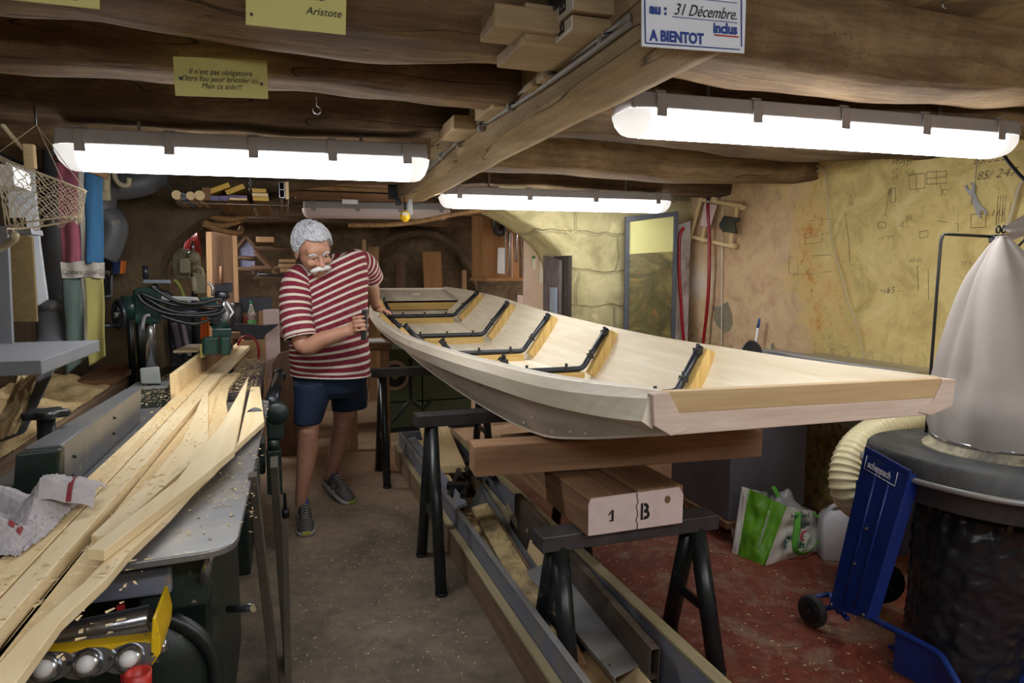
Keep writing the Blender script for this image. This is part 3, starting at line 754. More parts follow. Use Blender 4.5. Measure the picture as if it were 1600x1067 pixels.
tb('bark_board', (.90, 2.15, .06), (.95, 3.35, .16), .09, .04, dirty('sawdust_covered_bark', (104,88,66), (196,172,124), .52, .9, 0, 9, .5), (-.2,0,1), 'rough barked board dusted with sawdust in the middle of the trough', 'board', .006)
tb('grey_sheet', (1.0, 2.55, .03), (1.055, 3.80, .10), .15, .01, dirty('grey_panel', (104,108,112), (150,144,126), .4, .5, .1, 6, .05), (-.93,0,.36), 'grey-blue panel standing slantwise in the trough, far end raised', 'panel')
tb('pink_ply', (.975, 2.5, .05), (1.0, 3.35, .13), .09, .01, m_lampink, (-.9,0,.4), 'narrow pinkish board beside the bark board', 'board')
tb('short_timber', (.90, 2.02, .03), (.93, 2.32, .06), .09, .055, m_oldpine, (0,0,1), 'short brown timber stub under the bark board end', 'timber', .004)
tb('chipboard_strip', (.93, 1.2, .02), (.93, 2.1, .04), .12, .02, m_block, (-.2,0,1), 'chipboard strip at the near end of the trough', 'strip')
tb('pale_lath', (.83, 1.1, .02), (.83, 3.6, .05), .03, .03, m_toplath, (0,0,1), 'long pale lath along the left inside of the trough', 'lath')
tb('pale_lath', (.86, 1.3, .02), (.87, 4.2, .08), .02, .045, m_lampink, (0,0,1), 'long narrow brown batten next to the pale lath in the trough', 'lath')
tb('wide_plank', PZ(672,720,.22)+Vector((.05,-.3,0)), (1.03, 4.92, .26), .20, .045, m_newpine2, (0,0,1), 'wide pale plank on top of the trough behind the middle trestle', 'plank', .003)
tb('batten', (.845, 3.3, .21), (.835, 4.7, .235), .05, .02, m_lam, (-.3,0,1), 'grey batten on the left edge of the trough under the wide plank', 'batten')
tb('batten', (.885, 3.7, .17), (.875, 4.6, .225), .045, .03, m_newpine, (.2,0,1), 'short light batten wedged under the wide plank', 'batten')
tb('thin_board', (1.10, 3.3, .1), (1.105, 4.9, .16), .10, .012, m_toplath, (-1,0,.1), 'thin dusty board on edge against the right side of the trough', 'board')
for k, (x, y) in enumerate(((1.09, 3.05), (1.1, 2.85), (1.11, 3.2))):
    tb('wood_chip', (x, y, .10), (x-.03, y+.10, .20), .03, .006, m_toplath, (-1,0,.3), ('thin', 'slanting', 'upright')[k]+' wood splinter sticking up at the right wall of the trough', 'splinter')
# two bar clamps
for k, (x, y, lab) in enumerate(((.91, 3.72, 'black bar clamp lying in the trough right behind the middle trestle'), (1.0, 3.95, 'black bar clamp in the trough, farther and nearer the plank'))):
    c = thing('bar_clamp', (x, y, .24), lab, 'clamp', 'bar clamps in the trough', radians(-20+k*25)); R = WM[c.name]
    MB().bb((-.012,-.32,0), (.012,.32,.008)).build('rail', m_dsteel, c, R)
    MB().bb((-.03,.28,-.01), (.09,.32,.02)).build('fixed_jaw', m_black, c, R, .004)
    MB().bb((-.03,-.2,-.01), (.09,-.15,.025)).build('sliding_jaw', m_black, c, R, .004)
    MB().cyl((.075,-.31,.01), (.075,-.1,.01), .006, n=8).build('spindle', m_dsteel, c, R)
    MB().cyl((.075,-.36,.01), (.075,-.28,.01), .016, n=10).build('handle', m_black, c, R)
# curled shaving mound (sawdust in the trough)
def mound(name, c, sx, sy, h, label, cat, seed=0, n=40):
    c = Vector(c)
    def f(u, v):
        x, y = (u-.5)*2, (v-.5)*2; r = min(1, sqrt(x*x+y*y)); k = (1-r)**.8 if r < 1 else 0
        return c+Vector((x*sx, y*sy, h*k*(1+.25*noise.noise(Vector((x*3+seed, y*3, 1))))+.004*noise.noise(Vector((x*14+seed, y*14, 5)))*(k > 0)))
    return stuff(tag(MB().grid(f, n, n).build(name, m_saw), label, cat))
mound('sawdust_heap', (.93, 3.0, .03), .1, .7, .10, 'pale sawdust lying in the middle of the floor trough', 'sawdust', 3)
# ---------------------------------------------------------------- grey cabinet on castors
m_cab = dirty('grey_cabinet_paint', (100,98,108), (86,82,92), .42, .45, .1, 3, .03)
cab = thing('machine_cabinet', (2.4, 3.1, 0), 'grey metal cabinet on castors standing under the saw table behind the boat', 'cabinet')
cx, cy = 2.16, 2.90
MB().bb((cx, cy, .12), (2.64, 3.46, .855)).build('body', m_cab, cab, bevel=.006)
MB().bb((cx-.02, cy-.015, .085), (2.68, 3.48, .12)).build('wooden_base', m_oldpine, cab, bevel=.003)
for i, (x, y) in enumerate(((2.2, 2.88), (2.62, 2.93), (2.2, 3.42), (2.62, 3.42))):
    w_ = MB().cyl((x-.012, y, .035), (x+.012, y, .035), .035, n=20).build('castor_wheel', m_rubber, cab, bevel=.003)
    MB().hexa([(x-.02,y-.012,.03),(x-.016,y-.012,.03),(x-.016,y+.012,.03),(x-.02,y+.012,.03),(x-.02,y-.03,.085),(x-.016,y-.03,.085),(x-.016,y+.03,.085),(x-.02,y+.03,.085)]).build('castor_fork', m_steel, cab)
lb = MB().bb((cx-.002, 3.05, .50), (cx, 3.19, .565)).build('rating_plate', m_white, cab)
for k in range(4): MB().bb((cx-.003, 3.065, .512+k*.012), (cx-.002, 3.16-.02*(k % 2), .515+k*.012)).build('plate_line', m_ink, lb)
tag(board('plywood_sheet', (2.86, 3.30, 0), (2.86, 3.30, .86), .36, .018, wood('dark_plywood', (112,88,66), (78,60,46), 'X', 1, .8, .5, False, .05), None, (.35,-1,0)), 'brown plywood panel leaning upright between the grey cabinet and the yellow wall', 'panel')
# saw table above it
st = thing('saw_table', (2.6, 2.9, .86), 'grey dusty saw table top along the yellow wall, behind the boat', 'table')
MB().bb((2.28, 2.32, .895), (2.93, 3.5, .93)).build('table_top', m_alu, st, bevel=.003)
MB().bb((2.62, 2.30, .93), (2.68, 3.45, .965)).build('rip_fence', m_alu, st, bevel=.003)
MB().bb((2.72, 2.36, .93), (2.92, 3.1, .952)).build('side_plank', m_toplath, st, bevel=.002)
MB().bb((2.3, 2.9, .86), (2.66, 3.4, .895)).build('table_frame', m_dsteel, st)
def blade(o, c, ax, r, teeth, mat, name='saw_blade'):
    c = Vector(c); ax = Vector(ax).normalized(); u = ax.orthogonal().normalized(); w_ = ax.cross(u); P = []
    for k in range(teeth):
        for f, rr in ((0, .92), (.55, 1.0), (.6, .92)):
            a = 2*pi*(k+f)/teeth; P.append(c+(u*cos(a)+w_*sin(a))*r*rr)
    return MB().prism(P, ax*.002).build(name, mat, o)
blade(st, (2.52, 3.22, .93), (1, 0, 0), .10, 32, m_dsteel)
# ---------------------------------------------------------------- dust extractor
m_ringblk = dirty('dusty_black_housing', (38,41,44), (86,86,86), .46, .55, 0, 4, .03)
ex = thing('dust_extractor', (2.24, 1.63, 0), 'blue and black dust extractor with cloth filter bag, right foreground', 'dust extractor')
C = Vector((2.30, 1.60, 0))
def hous(z, k):
    P = []
    for i in range(56):
        a = 2*pi*i/56; r = .385*k
        d = Vector((cos(a), sin(a), 0)); e = max(0, d.dot(Vector((-.72,.69,0))))**6*.06*k
        P.append(C+d*(r+e)+Vector((0,0,z)))
    return P
def stack(levels):
    mb = MB(); n = len(levels[0]); vs = [p for q in levels for p in q]
    mb.add(vs, [(i*n+k, i*n+(k+1) % n, (i+1)*n+(k+1) % n, (i+1)*n+k) for i in range(len(levels)-1) for k in range(n)], True)
    mb.add(levels[0], [list(range(n))[::-1]]); mb.add(levels[-1], [list(range(n))]); return mb
stack([hous(.655, .88), hous(.66, .90), hous(.725, .90), hous(.73, .96)]).build('lower_housing', m_ringblk, ex)
stack([hous(.728, .985), hous(.732, 1.0), hous(.742, 1.0), hous(.746, .985)]).build('rim', m_alu, ex)
stack([hous(.745, .97), hous(.795, .955), hous(.806, .93)]).build('upper_housing', m_ringblk, ex)
MB().lathe(C+Vector((0,.03,.80)), (0,0,1), [(.225,0), (.232,.006), (.225,.013), (.212,.016), (.205,.04)], 40).build('collar', dirty('dusty_collar', (180,170,140), (90,86,78), .5, .7), ex)
MB().lathe(C+Vector((0,.03,.836)), (0,0,1), [(.208,0), (.208,.012)], 40).build('clamp_band', m_steel, ex)
bu = C+Vector((-.125,-.185,.835)); MB().box(bu, (.06,.03,.03), Matrix.Rotation(radians(-30), 3, 'Z')).build('band_buckle', m_steel, ex, bevel=.003)
# filter bag
m_cloth = solid('dusty_filter_cloth', (158,150,145), .95, 0, .08, 5, .15)
def fbag():
    mb = MB(); nz_, na = 60, 72
    prof = [(0, .206, 0, 0), (.05, .218, 0, 0), (.12, .222, 0, 0), (.2, .200, 0, 0), (.32, .172, 0, 0), (.45, .140, 0, 0), (.55, .105, 0, 0), (.62, .065, 0, 0), (.665, .035, 0, 0), (.69, .014, 0, 0)]
    def f(u, v):
        z = u*.69; r = lerp_tab(prof, z)[0]; a = 2*pi*v; t = z/.69
        fold = 1+(.20*t*cos(3*a+.9+t*1.2)+.09*t*cos(7*a+2+2*t)+.03*noise.noise(Vector((cos(a)*2, sin(a)*2, z*5))))
        # one deep fold near the camera side
        da = (a-3.15+pi) % (2*pi)-pi
        fold -= .34*math.exp(-(da/.22)**2)*min(1, t*3)*(1-t*.5)
        fold -= .16*math.exp(-((da+.62)/.13)**2)*min(1, t*4)
        fold += .12*math.exp(-((da-.42)/.2)**2)*min(1, t*3)
        r *= fold
        return C+Vector((cos(a)*r+.02*t, .03+sin(a)*r+.06*t, .835+z))
    mb.grid(f, nz_, na); return mb
fbag().build('filter_bag', m_cloth, ex, weld=True)
tip = C+Vector((.02,.09,1.525))
MB().grid(lambda u, v: tip+Vector((.02+u*.17, -.02*u, .01+.075*u+(v-.5)*(.03+.035*u*(1-u)*4+.02)))+Vector((0, .012*sin(v*9+u*4), 0)), 14, 8).build('bag_tail', m_cloth, ex)
MB().tube([tip+Vector((.016*cos(a), .016*sin(a), -.005+.003*a/6)) for a in [i*.6 for i in range(24)]], .003, 6).build('tie_string', m_cloth, ex)
# hanger rod with hook
b0 = Vector((2.285, 1.90, .80)); T0 = Vector((2.30, 1.90, 1.545))
T1 = T0+Vector((.20, -.05, -.008))
rod = [b0, b0.lerp(T0, .3), b0.lerp(T0, .6), T0-Vector((0,0,.03)), T0-Vector((-.004,0,.012)), T0+Vector((.012,0,0)), T0+Vector((.03,-.003,0)), T1]
MB().tube(rod, .0055, 8).build('hanger_rod', m_black, ex)
# a bulldog clip and a hook carry the bag
MB().box(T1+Vector((.02,-.01,-.008)), (.075,.03,.03), Matrix.Rotation(radians(-14), 3, 'Z')).build('spring_clip', m_dsteel, ex, bevel=.006)
for s_ in (-.014, .014):
    q = T1+Vector((.02+s_, -.01, .022)); MB().tube([q+Vector((.010*cos(a), 0, .013*sin(a)+.004)) for a in [i*.5 for i in range(13)]], .0035, 6, closed=True).build('clip_ear', m_dsteel, ex)
hk = T1+Vector((.075,-.02,-.02)); MB().tube([hk+Vector((.0,0,-.015)), hk+Vector((.03,0,-.012)), hk+Vector((.052,-.005,.012)), hk+Vector((.05,-.005,.035)), hk+Vector((.032,-.004,.048)), hk+Vector((.008,0,.047))], .005, 8).build('hook', m_black, ex)
# black bin bag
m_bin = solid('black_polythene', (32,32,37), .32, 0, .15)
def bbag():
    mb = MB(); c = Vector((2.215, 1.665, 0))
    prof = [(0, .155), (.03, .175), (.12, .180), (.25, .185), (.38, .20), (.5, .205), (.58, .195), (.63, .175), (.66, .18)]
    def f(u, v):
        z = .66*u; r = lerp_tab(prof, z)[0]; a = 2*pi*v; t = u
        cr_ = .010*noise.noise(Vector((cos(a)*7, sin(a)*7, z*28)))+.006*noise.noise(Vector((cos(a)*12, sin(a)*12, z*60)))+.012*noise.noise(Vector((cos(a)*3, sin(a)*3, z*9+4)))
        pl = .007*t**3*cos(22*a+3*noise.noise(Vector((a, 0, 2))))*(1 if u < .97 else .3)
        r += cr_*(1-.3*t)+pl
        q = c.lerp(C, t*.6); return Vector((q.x+cos(a)*r, q.y+sin(a)*r, .035+z*.97))
    mb.grid(f, 90, 120); mb.grid(lambda u, v: (c.x+cos(2*pi*v)*.157*u, c.y+sin(2*pi*v)*.157*u, .034), 2, 40); return mb
bbag().build('bin_bag', m_bin, ex, weld=True)
MB().grid(lambda u, v: (1.99+.1*u+.03*v, 1.78-.06*v-.1*u, .012+.09*u*v+.012*sin(u*9+v*5)+.02*u), 12, 12).build('bag_corner', m_bin, ex)
MB().lathe(C.lerp(Vector((2.215,1.665,0)), .3)+Vector((0,0,.628)), (0,0,1), [(.186,0), (.19,.004), (.19,.022), (.186,.026)], 40, cap=False).build('bag_band', m_steel, ex)
# blue upright plate
def quadplate(name, P, th, mat, par, bevel=.002):
    n = (P[1]-P[0]).cross(P[3]-P[0]).normalized()*th; return MB().hexa(list(P)+[p+n for p in P]).build(name, mat, par, bevel=bevel)
TLp, TRp = PY(1353,702,1.80), PY(1424,741,1.62); BLp, BRp = PY(1297,948,1.86), PY(1356,967,1.70)
up = quadplate('upright_plate', (BLp, BRp, TRp, TLp), .006, m_blue, ex)
xa = (TRp-TLp).normalized(); ya = (TLp-BLp).normalized(); nn = xa.cross(ya).normalized(); 
if nn.y > 0: nn = -nn
for k in (0, 1):
    a, b = (BLp, TLp) if k == 0 else (BRp, TRp)
    quadplate('plate_flange', (a, b, b-nn*.05, a-nn*.05), .004, m_blue, up)
for k in (.36, .66):
    a, b = BLp.lerp(BRp, k), TLp.lerp(TRp, k); MB().tube([a.lerp(b, .05)+nn*.007, a.lerp(b, .90)+nn*.007], .0035, 6).build('pressed_rib', m_blue, up)
quadplate('top_flange', (TLp+ya*-.004, TRp-ya*.004, TRp+ya*.012, TLp+ya*.012), .008, m_blue, up)
lo, hi = BLp.lerp(TLp, .06), BRp.lerp(TRp, .06)
for (u_, v_) in ((.45,.46), (.38,.72-.5)):
    p = BLp.lerp(BRp, u_).lerp(TLp.lerp(TRp, u_), v_+.1)+nn*.006; MB().cyl(p, p+nn*.005, .007, n=8).build('bolt', m_steel, up)
for (u_, v_) in ((.05,.02), (.9,.02)):
    p = BLp.lerp(BRp, u_).lerp(TLp.lerp(TRp, u_), v_)+nn*.006; MB().cyl(p, p+nn*.005, .007, n=8).build('bolt', m_steel, up)
# name plate lettering
o_ = TLp.lerp(TRp, .1)-ya*.060+nn*.0105; Mt = plane_M(o_+xa*.010+ya*.011, xa, ya)
text('lettering', 'scheppach', Mt, .034, m_white, up, spx=.66, bold=.0006)
wl, hl = (TRp-TLp).length*.62+.012, .046
for a, b in (((0,0), (wl,0)), ((0,0), (0,hl)), ((wl,0), (wl,hl))):
    MB().tube([o_+xa*a[0]+ya*a[1], o_+xa*b[0]+ya*b[1]], .0012, 5).build('border_line', m_white, up)
# wheel and base
wc = PZ(1268,978,0); wc = Vector((wc.x, wc.y, .064)); axw = Vector((.99,.12,0)).normalized()
MB().lathe(wc-axw*.018, axw, [(.001,0),(.045,.002),(.055,0),(.062,.006),(.064,.018),(.062,.030),(.055,.036),(.045,.034),(.001,.034)], 32).build('wheel', m_rubber, ex)
MB().lathe(wc-axw*.021, axw, [(.001,0),(.042,.0),(.045,.004)], 24).build('wheel_disc', m_black, ex)
MB().lathe(wc-axw*.027, axw, [(.001,0),(.010,.0),(.012,.006)], 16).build('hub', m_black, ex)
MB().tube([wc, wc+Vector((.04,.02,.045)), wc+Vector((.09,.0,.055)), BLp+Vector((.02,-.02,-.01))], .011, 10).build('axle_bracket', m_blue, ex)
MB().tube([wc+Vector((.005,0,-.004)), wc+Vector((.10,-.02,.012)), BLp+Vector((.04,-.04,-.03))], .010, 10).build('axle', m_blue, ex)
tray = [PZ(1346,958,.165), PZ(1400,985,.165), PZ(1462,1018,.16), PZ(1480,1040,.14), PZ(1500,1075,.10)]
MB().tube(cr(tray, 5), .012, 10).build('tray_rail', m_blue, ex)
for i in range(1, 4):
    a, b = tray[i], tray[i+1]
    quadplate('tray_side', (Vector((a.x, a.y, .02)), Vector((b.x, b.y, .02)), b, a), .004, m_blue, ex)
MB().bb((2.10, 1.35, .012), (2.52, 1.85, .024)).build('tray_floor', m_blue, ex)
MB().hexa([(2.50,1.3,.0),(2.53,1.3,0),(2.53,1.9,0),(2.50,1.9,0),(2.50,1.3,.15),(2.53,1.3,.15),(2.53,1.9,.17),(2.50,1.9,.17)]).build('tray_side', m_blue, ex, bevel=.004)
MB().bb((2.05, 1.96, .3), (2.42, 1.99, .62)).build('rear_plate', m_blue, ex, bevel=.004)
MB().cyl((2.22, 2.0, .18), (2.34, 2.2, .18), .085, n=24).build('motor', m_dsteel, ex)
wc2 = Vector((2.60, 1.93, .064))
MB().lathe(wc2-axw*.018, axw, [(.001,0),(.045,.002),(.055,0),(.062,.006),(.064,.018),(.062,.030),(.055,.036),(.001,.034)], 32).build('wheel', m_rubber, ex)
MB().bb((2.52,1.9,.05), (2.59,1.94,.08)).build('axle', m_blue, ex)
# white disc at the right edge
tag(MB().cyl((2.72, 1.75, .0), (2.72, 1.75, .12), .10, n=32).build('white_bucket', m_white, bevel=.004), 'white round tub at the right edge behind the black bin bag', 'tub')
# ribbed hose: from the fan, over the top and round down
def ribbed(name, path, r, pitch, par, mat, n=22):
    path = cr(path, 14); L = [0]
    for a, b in zip(path, path[1:]): L.append(L[-1]+(b-a).length)
    tot = L[-1]; m = int(tot/pitch)*6; pts = []; rr = []; j = 0
    for i in range(m+1):
        s = tot*i/m
        while j < len(L)-2 and L[j+1] < s: j += 1
        pts.append(path[j].lerp(path[j+1], (s-L[j])/max(L[j+1]-L[j], 1e-9))); rr.append(r*(1+.055*(max(0, cos(2*pi*s/pitch))**2*2-1)))
    return MB().tube(pts, rr, n).build(name, mat, par)
def at(px, py, Y): return PY(px, py, Y)
hp = [at(1520,635,2.35), at(1470,640,2.3), at(1425,655,2.3), at(1375,672,2.28), at(1338,700,2.25), at(1322,735,2.22), at(1325,770,2.2), at(1350,792,2.22), at(1385,800,2.3), at(1430,790,2.35)]
ribbed('suction_hose', hp, .066, .0235, ex, m_hose)
MB().cyl(hp[-1]+Vector((.0,0,.0)), hp[-1]+Vector((.12,-.06,.02)), .07, n=24).build('hose_socket', m_ringblk, ex)
# ---------------------------------------------------------------- shopping bag
m_bagg = solid('green_woven_plastic', (98,160,34), .4, 0, .15, 20)
m_bagw = solid('white_woven_plastic', (222,220,214), .45, 0, .06, 14)
m_strap = solid('green_strap', (92,166,58), .7, 0, .1)
sb = thing('shopping_bag', (2.28, 2.72, 0), 'green and white reusable shopping bag on the red floor, beside the jerrycan', 'bag')
A, B, Cc = PZ(1154,868,0), PZ(1194,884,0), PZ(1278,860,0); D = A+Cc-B
At, Bt, Ct = PY(1172,764,A.y+.02), PY(1228,790,B.y+.04), PY(1275,800,Cc.y+.0); Dt = At+Ct-Bt+Vector((-.02,0,.01))
def face(P00, P10, P11, P01, mat, name, par, seed, amp=.012, n=22, inset=0):
    nrm = (P10-P00).cross(P01-P00).normalized()
    def f(u, v):
        p = P00.lerp(P10, u).lerp(P01.lerp(P11, u), v); k = min(1, 5*min(u, 1-u))*min(1, 6*v)
        return p+nrm*(amp*noise.noise(Vector((u*4+seed, v*4, 1)))*2+amp*.5*noise.noise(Vector((u*11+seed, v*11, 2)))+.02*sin(pi*u)*(1-v))*k
    return MB().grid(f, n, n).build(name, mat, par)
body = face(A, B, Bt, At, m_bagg, 'green_side', sb, 1)
fr = face(B, Cc, Ct, Bt, m_bagw, 'printed_front', sb, 2)
face(A+Vector((-.01,.04,0)), A, At, At+Vector((-.012,.05,.0)), m_bagw, 'gusset', sb, 3, .006)
face(Cc, D, Dt, Ct, m_bagw, 'back_gusset', sb, 4); face(D, A, At, Dt, m_bagw, 'back', sb, 5)
for a, b in ((A, At), (B, Bt)): MB().tube([a.lerp(b, t)+Vector((0,0,0)) for t in (0,.25,.5,.75,1)], .004, 6).build('piping', m_bagg, sb)
MB().grid(lambda u, v: A.lerp(B, u).lerp(D.lerp(Cc, u), v)+Vector((0,0,.004)), 3, 3).build('base', m_bagg, sb)
xr, yr = (Cc-B).normalized(), ((Bt+Ct)/2-(B+Cc)/2).normalized(); nr = xr.cross(yr).normalized()
def onfront(u, v, d=.022): return B.lerp(Cc, u).lerp(Bt.lerp(Ct, u), v)+nr*d*.6
for (u, v, s, body_, bo) in ((.16,.80,.036,'Prendre soin d',.0005), (.42,.66,.036,'vrai goût',.0005), (.46,.22,.05,'Gifre',.0008)):
    text('print_lettering', body_, plane_M(onfront(u, v, .034), xr-yr*.10, yr), s, solid('dark_green_print', (18,84,66), .5), fr, spx=.62, bold=bo)
for k in range(26):
    a = 2*pi*k/26; c0 = onfront(.24, .42, .030); r0, r1 = .008, .038+.012*((k*7) % 3)/2
    MB().tube([c0+(xr*cos(a)+yr*sin(a))*r0, c0+(xr*cos(a)+yr*sin(a))*r1], .0011, 4).build('dandelion_ray', MATS['dark_green_print'], fr)
MB().tube([onfront(.24,.40,.030), onfront(.22,.1,.030)], .0012, 4).build('dandelion_stem', MATS['dark_green_print'], fr)
MB().tube([onfront(.60,.47,.036)+(xr*cos(a)*.02+yr*sin(a)*.022) for a in [1.1+i*.35 for i in range(12)]], .004, 6).build('red_arc', m_inkr, fr)
MB().cyl(onfront(.42,.22,.03), onfront(.42,.22,.034), .007, n=10).build('orange_dot', solid('orange_print', (214,130,40), .5), fr)
text('print_lettering', 'www.ensembleonplante.com', plane_M(A.lerp(B,.62).lerp(At.lerp(Bt,.62), .28)+Vector((-.02,-.03,0))*.9, (yr+xr*.15), -(B-A).normalized()), .022, m_bagw, body, spx=.7)
for k, (u0, u1, dd) in enumerate(((.36, .86, .035),)):
    P = [onfront(u0, .93, .02), onfront(u0-.02, .6, dd+.02), onfront(u0+.03, .25, dd+.02), onfront((u0+u1)/2-.03, .12, dd+.03), onfront(u1-.03, .22, dd+.02), onfront(u1+.06, .5, dd+.02), onfront(u1+.06, .85, dd+.02), onfront(u1-.05, .98, .03)]
    MB().tube(cr(P, 6), .016, 8, flat=(.18, 1)).build('handle', m_strap, sb)
P = [Dt.lerp(At, .35), Dt.lerp(At, .38)+Vector((.02,-.02,.03)), Dt.lerp(At, .5)+Vector((.05,-.06,-.03))]
MB().tube(cr(P, 5), .014, 8, flat=(.2, 1)).build('handle', m_strap, sb)
inn = thing('plastic_sack', (Ct+Dt)/2-Vector((0,0,.15)), 'crumpled translucent grey plastic sack stuffed in the shopping bag', 'sack')
sc_ = (At+Ct)/2
MB().grid(lambda u, v: sc_+Vector((.02,.01,-.10))+Vector((.10*sin(pi*u)*cos(2*pi*v), .08*sin(pi*u)*sin(2*pi*v), .14*cos(pi*u)))*(1+.35*noise.noise(Vector((cos(2*pi*v)*1.5*sin(pi*u), sin(2*pi*v)*1.5*sin(pi*u), u*3)))), 30, 40).build('film', solid('grey_plastic_film', (160,162,168), .35, 0, .08), inn, weld=True)
# jerrycan
m_can = solid('milky_plastic', (196,194,200), .4, 0, .05)
jc = thing('jerrycan', PZ(1306,880,0), 'milky white plastic jerrycan on the red floor behind the blue upright', 'jerrycan')
j0 = PZ(1306,880,0)
def rr_ring(cx, cy, z, hx, hy, r, n=6, rot=-.5):
    P = []
    for qx, qy, a0 in ((1,1,0), (-1,1,pi/2), (-1,-1,pi), (1,-1,3*pi/2)):
        for k in range(n):
            a = a0+pi/2*k/(n-1); x = qx*(hx-r)+r*cos(a); y = qy*(hy-r)+r*sin(a)
            P.append(Vector((cx+x*cos(rot)-y*sin(rot), cy+x*sin(rot)+y*cos(rot), z)))
    return P
jx, jy = j0.x+.05, j0.y+.06
stack([rr_ring(jx,jy,0,.070,.055,.02), rr_ring(jx,jy,.01,.078,.062,.022), rr_ring(jx,jy,.19,.078,.062,.022), rr_ring(jx,jy,.225,.066,.050,.03), rr_ring(jx,jy,.245,.045,.035,.03)]).build('body', m_can, jc)
MB().tube(cr([(jx-.05,jy+.01,.22), (jx-.03,jy,.262), (jx+.02,jy-.01,.262), (jx+.05,jy-.02,.225)], 5), .012, 8).build('handle', m_can, jc)
MB().cyl((jx+.05,jy-.03,.225), (jx+.056,jy-.034,.26), .022, n=18).build('cap', m_white, jc)
# ---------------------------------------------------------------- on the yellow wall
def wx(y, z, off=.0):
    x = XR; d = .045*noise.noise(Vector((x*1.3, y*1.3, z*1.3)))+.045*.35*noise.noise(Vector((x*6, y*6, z*6))); return XR-d-off
def onw(px, py, off=.01):
    p = PX(px, py, XR)
    for _ in range(3): p = PX(px, py, wx(p.y, p.z, off))
    return p
W = bpy.data.objects['wall_right']
m_pencil = solid('pencil_line', (92,80,58), .8, 0, .1)
def wline(pts, r=.0012, mat=m_pencil, closed=False, name='pencil_line'):
    P = []
    pts = list(pts)+([pts[0]] if closed else [])
    for (a, b), (c, d) in zip(pts, pts[1:]):
        for t in (0, .33, .66): P.append(onw(a+(c-a)*t, b+(d-b)*t, .001))
    P.append(onw(*pts[-1], .001)); return MB().tube(P, r, 4, smooth=False).build(name, mat, W)
def wtext(body, px, py, size, slope=0):
    p = onw(px, py, 0); cu = bpy.data.curves.new('t', 'FONT'); cu.body = body; cu.size = size; cu.shear = .25; cu.resolution_u = 2; cu.offset = -.0006
    t = bpy.data.objects.new('t', cu); COL.objects.link(t); bpy.context.view_layer.update()
    me = bpy.data.meshes.new_from_object(t.evaluated_get(bpy.context.evaluated_depsgraph_get())); bpy.data.objects.remove(t)
    for v in me.vertices:
        y, z = p.y-v.co.x, p.z+v.co.y+slope*v.co.x; v.co = Vector((wx(y, z, .0015), y, z))
    o = bpy.data.objects.new('pencil_note', me); COL.objects.link(o); me.materials.clear(); me.materials.append(m_pencil); o.parent = W
    o.matrix_local = WM[W.name].inverted(); WM[o.name] = Matrix.Identity(4)
for b, x, y, s in [('65/',1382,250,.045),('185/1935',1392,258,.05),('125',1410,260,.04),('67',1393,272,.035),('(65)',1395,280,.04),('(463)',1408,278,.04),('65/325',1520,258,.055),('85/ 247',1526,282,.055),('39',1216,313,.035),('53',1322,312,.04),('18',1326,322,.035),('35',1385,305,.04),('85',1415,345,.04),('65',1371,380,.045),('70',1383,378,.045),('60 65',1420,410,.035),('(70)',1445,405,.045),('115',1547,338,.04),('+65',1374,458,.04),('65 - 65',1385,458,.05),('(6)',1590,412,.05),('103',1472,328,.05),('24',1428,303,.03),('62',1405,355,.03),('78 5',1500,415,.03)]:
    wtext(b, x, y, s)
R4 = lambda a, b, c, d, k=0: [(a,b),(c,b-k),(c,d-k),(a,d)]
for q in (R4(1391,294,1399,316), R4(1421,273,1445,296,2), R4(1448,269,1479,288,2), R4(1473,296,1483,304), R4(1372,347,1384,356), R4(1410,346,1418,355), R4(1258,365,1285,382,4), R4(1233,402,1247,428,1), R4(1517,335,1540,356,1), R4(1278,340,1284,352), R4(1437,362,1450,372,2)): wline(q, closed=True)
for q in ([(1432,272),(1431,297)], [(1463,267),(1463,289)], [(1448,279),(1479,276)], [(1470,290),(1471,308)], [(1483,296),(1488,294)], [(1560,306),(1556,352)], [(1564,305),(1560,350)], [(1568,304),(1565,348)], [(1572,304),(1569,346)], [(1580,316),(1576,340)], [(1390,296),(1383,338)], [(1408,385),(1407,408),(1390,412)], [(1330,414),(1346,413)], [(1240,430),(1300,424)], [(1433,415),(1435,455)], [(1450,420),(1451,470)], [(1465,345),(1498,350)], [(1258,372),(1298,363)], [(1268,400),(1300,398)], [(1320,330),(1326,375),(1328,410)], [(1497,330),(1497,362)], [(1265,345),(1300,342)]): wline(q)
# hatch-shaped patch where the plaster is gone
P = [(1113,480),(1125,478),(1137,471),(1143,490),(1145,505),(1140,516),(1131,519),(1120,509),(1115,497),(1117,488)]
MB().add([onw(a, b, .004) for a, b in P], [list(range(len(P)))]).build('bare_patch', solid('bare_mortar', (134,124,104), .95, 0, .2, 30, .4), W)
P = [(1204,538),(1208,535),(1212,548),(1209,562),(1205,560)]
MB().add([onw(a, b, .004) for a, b in P], [list(range(len(P)))]).build('bare_patch', MATS['bare_mortar'], W)
def wallcable(name, pts, r, mat, label, cat, off=.012, n=6):
    return tag(MB().tube(cr([onw(a, b, off) for a, b in pts], n), r, 8).build(name, mat), label, cat)
m_cable = solid('cream_cable', (190,178,146), .6, 0, .06)
wallcable('wall_cable', [(1255,232),(1275,258),(1288,268),(1292,300),(1294,330),(1299,370),(1310,415),(1325,470),(1342,520),(1352,575)], .004, m_cable, 'thin cream cable running down the yellow wall right of the rusty stain', 'cable')
wallcable('wall_cable', [(1366,232),(1330,245),(1290,262),(1250,275),(1210,283),(1190,284),(1165,273)], .004, m_cable, 'cream cable sagging across the top of the wall under the beam', 'cable')
wallcable('wall_cable', [(1131,270),(1130,300),(1129,360),(1128,420),(1128,480),(1127,548)], .0045, solid('white_cable', (206,198,180), .6), 'white cable hanging straight down the pink part of the wall', 'cable')
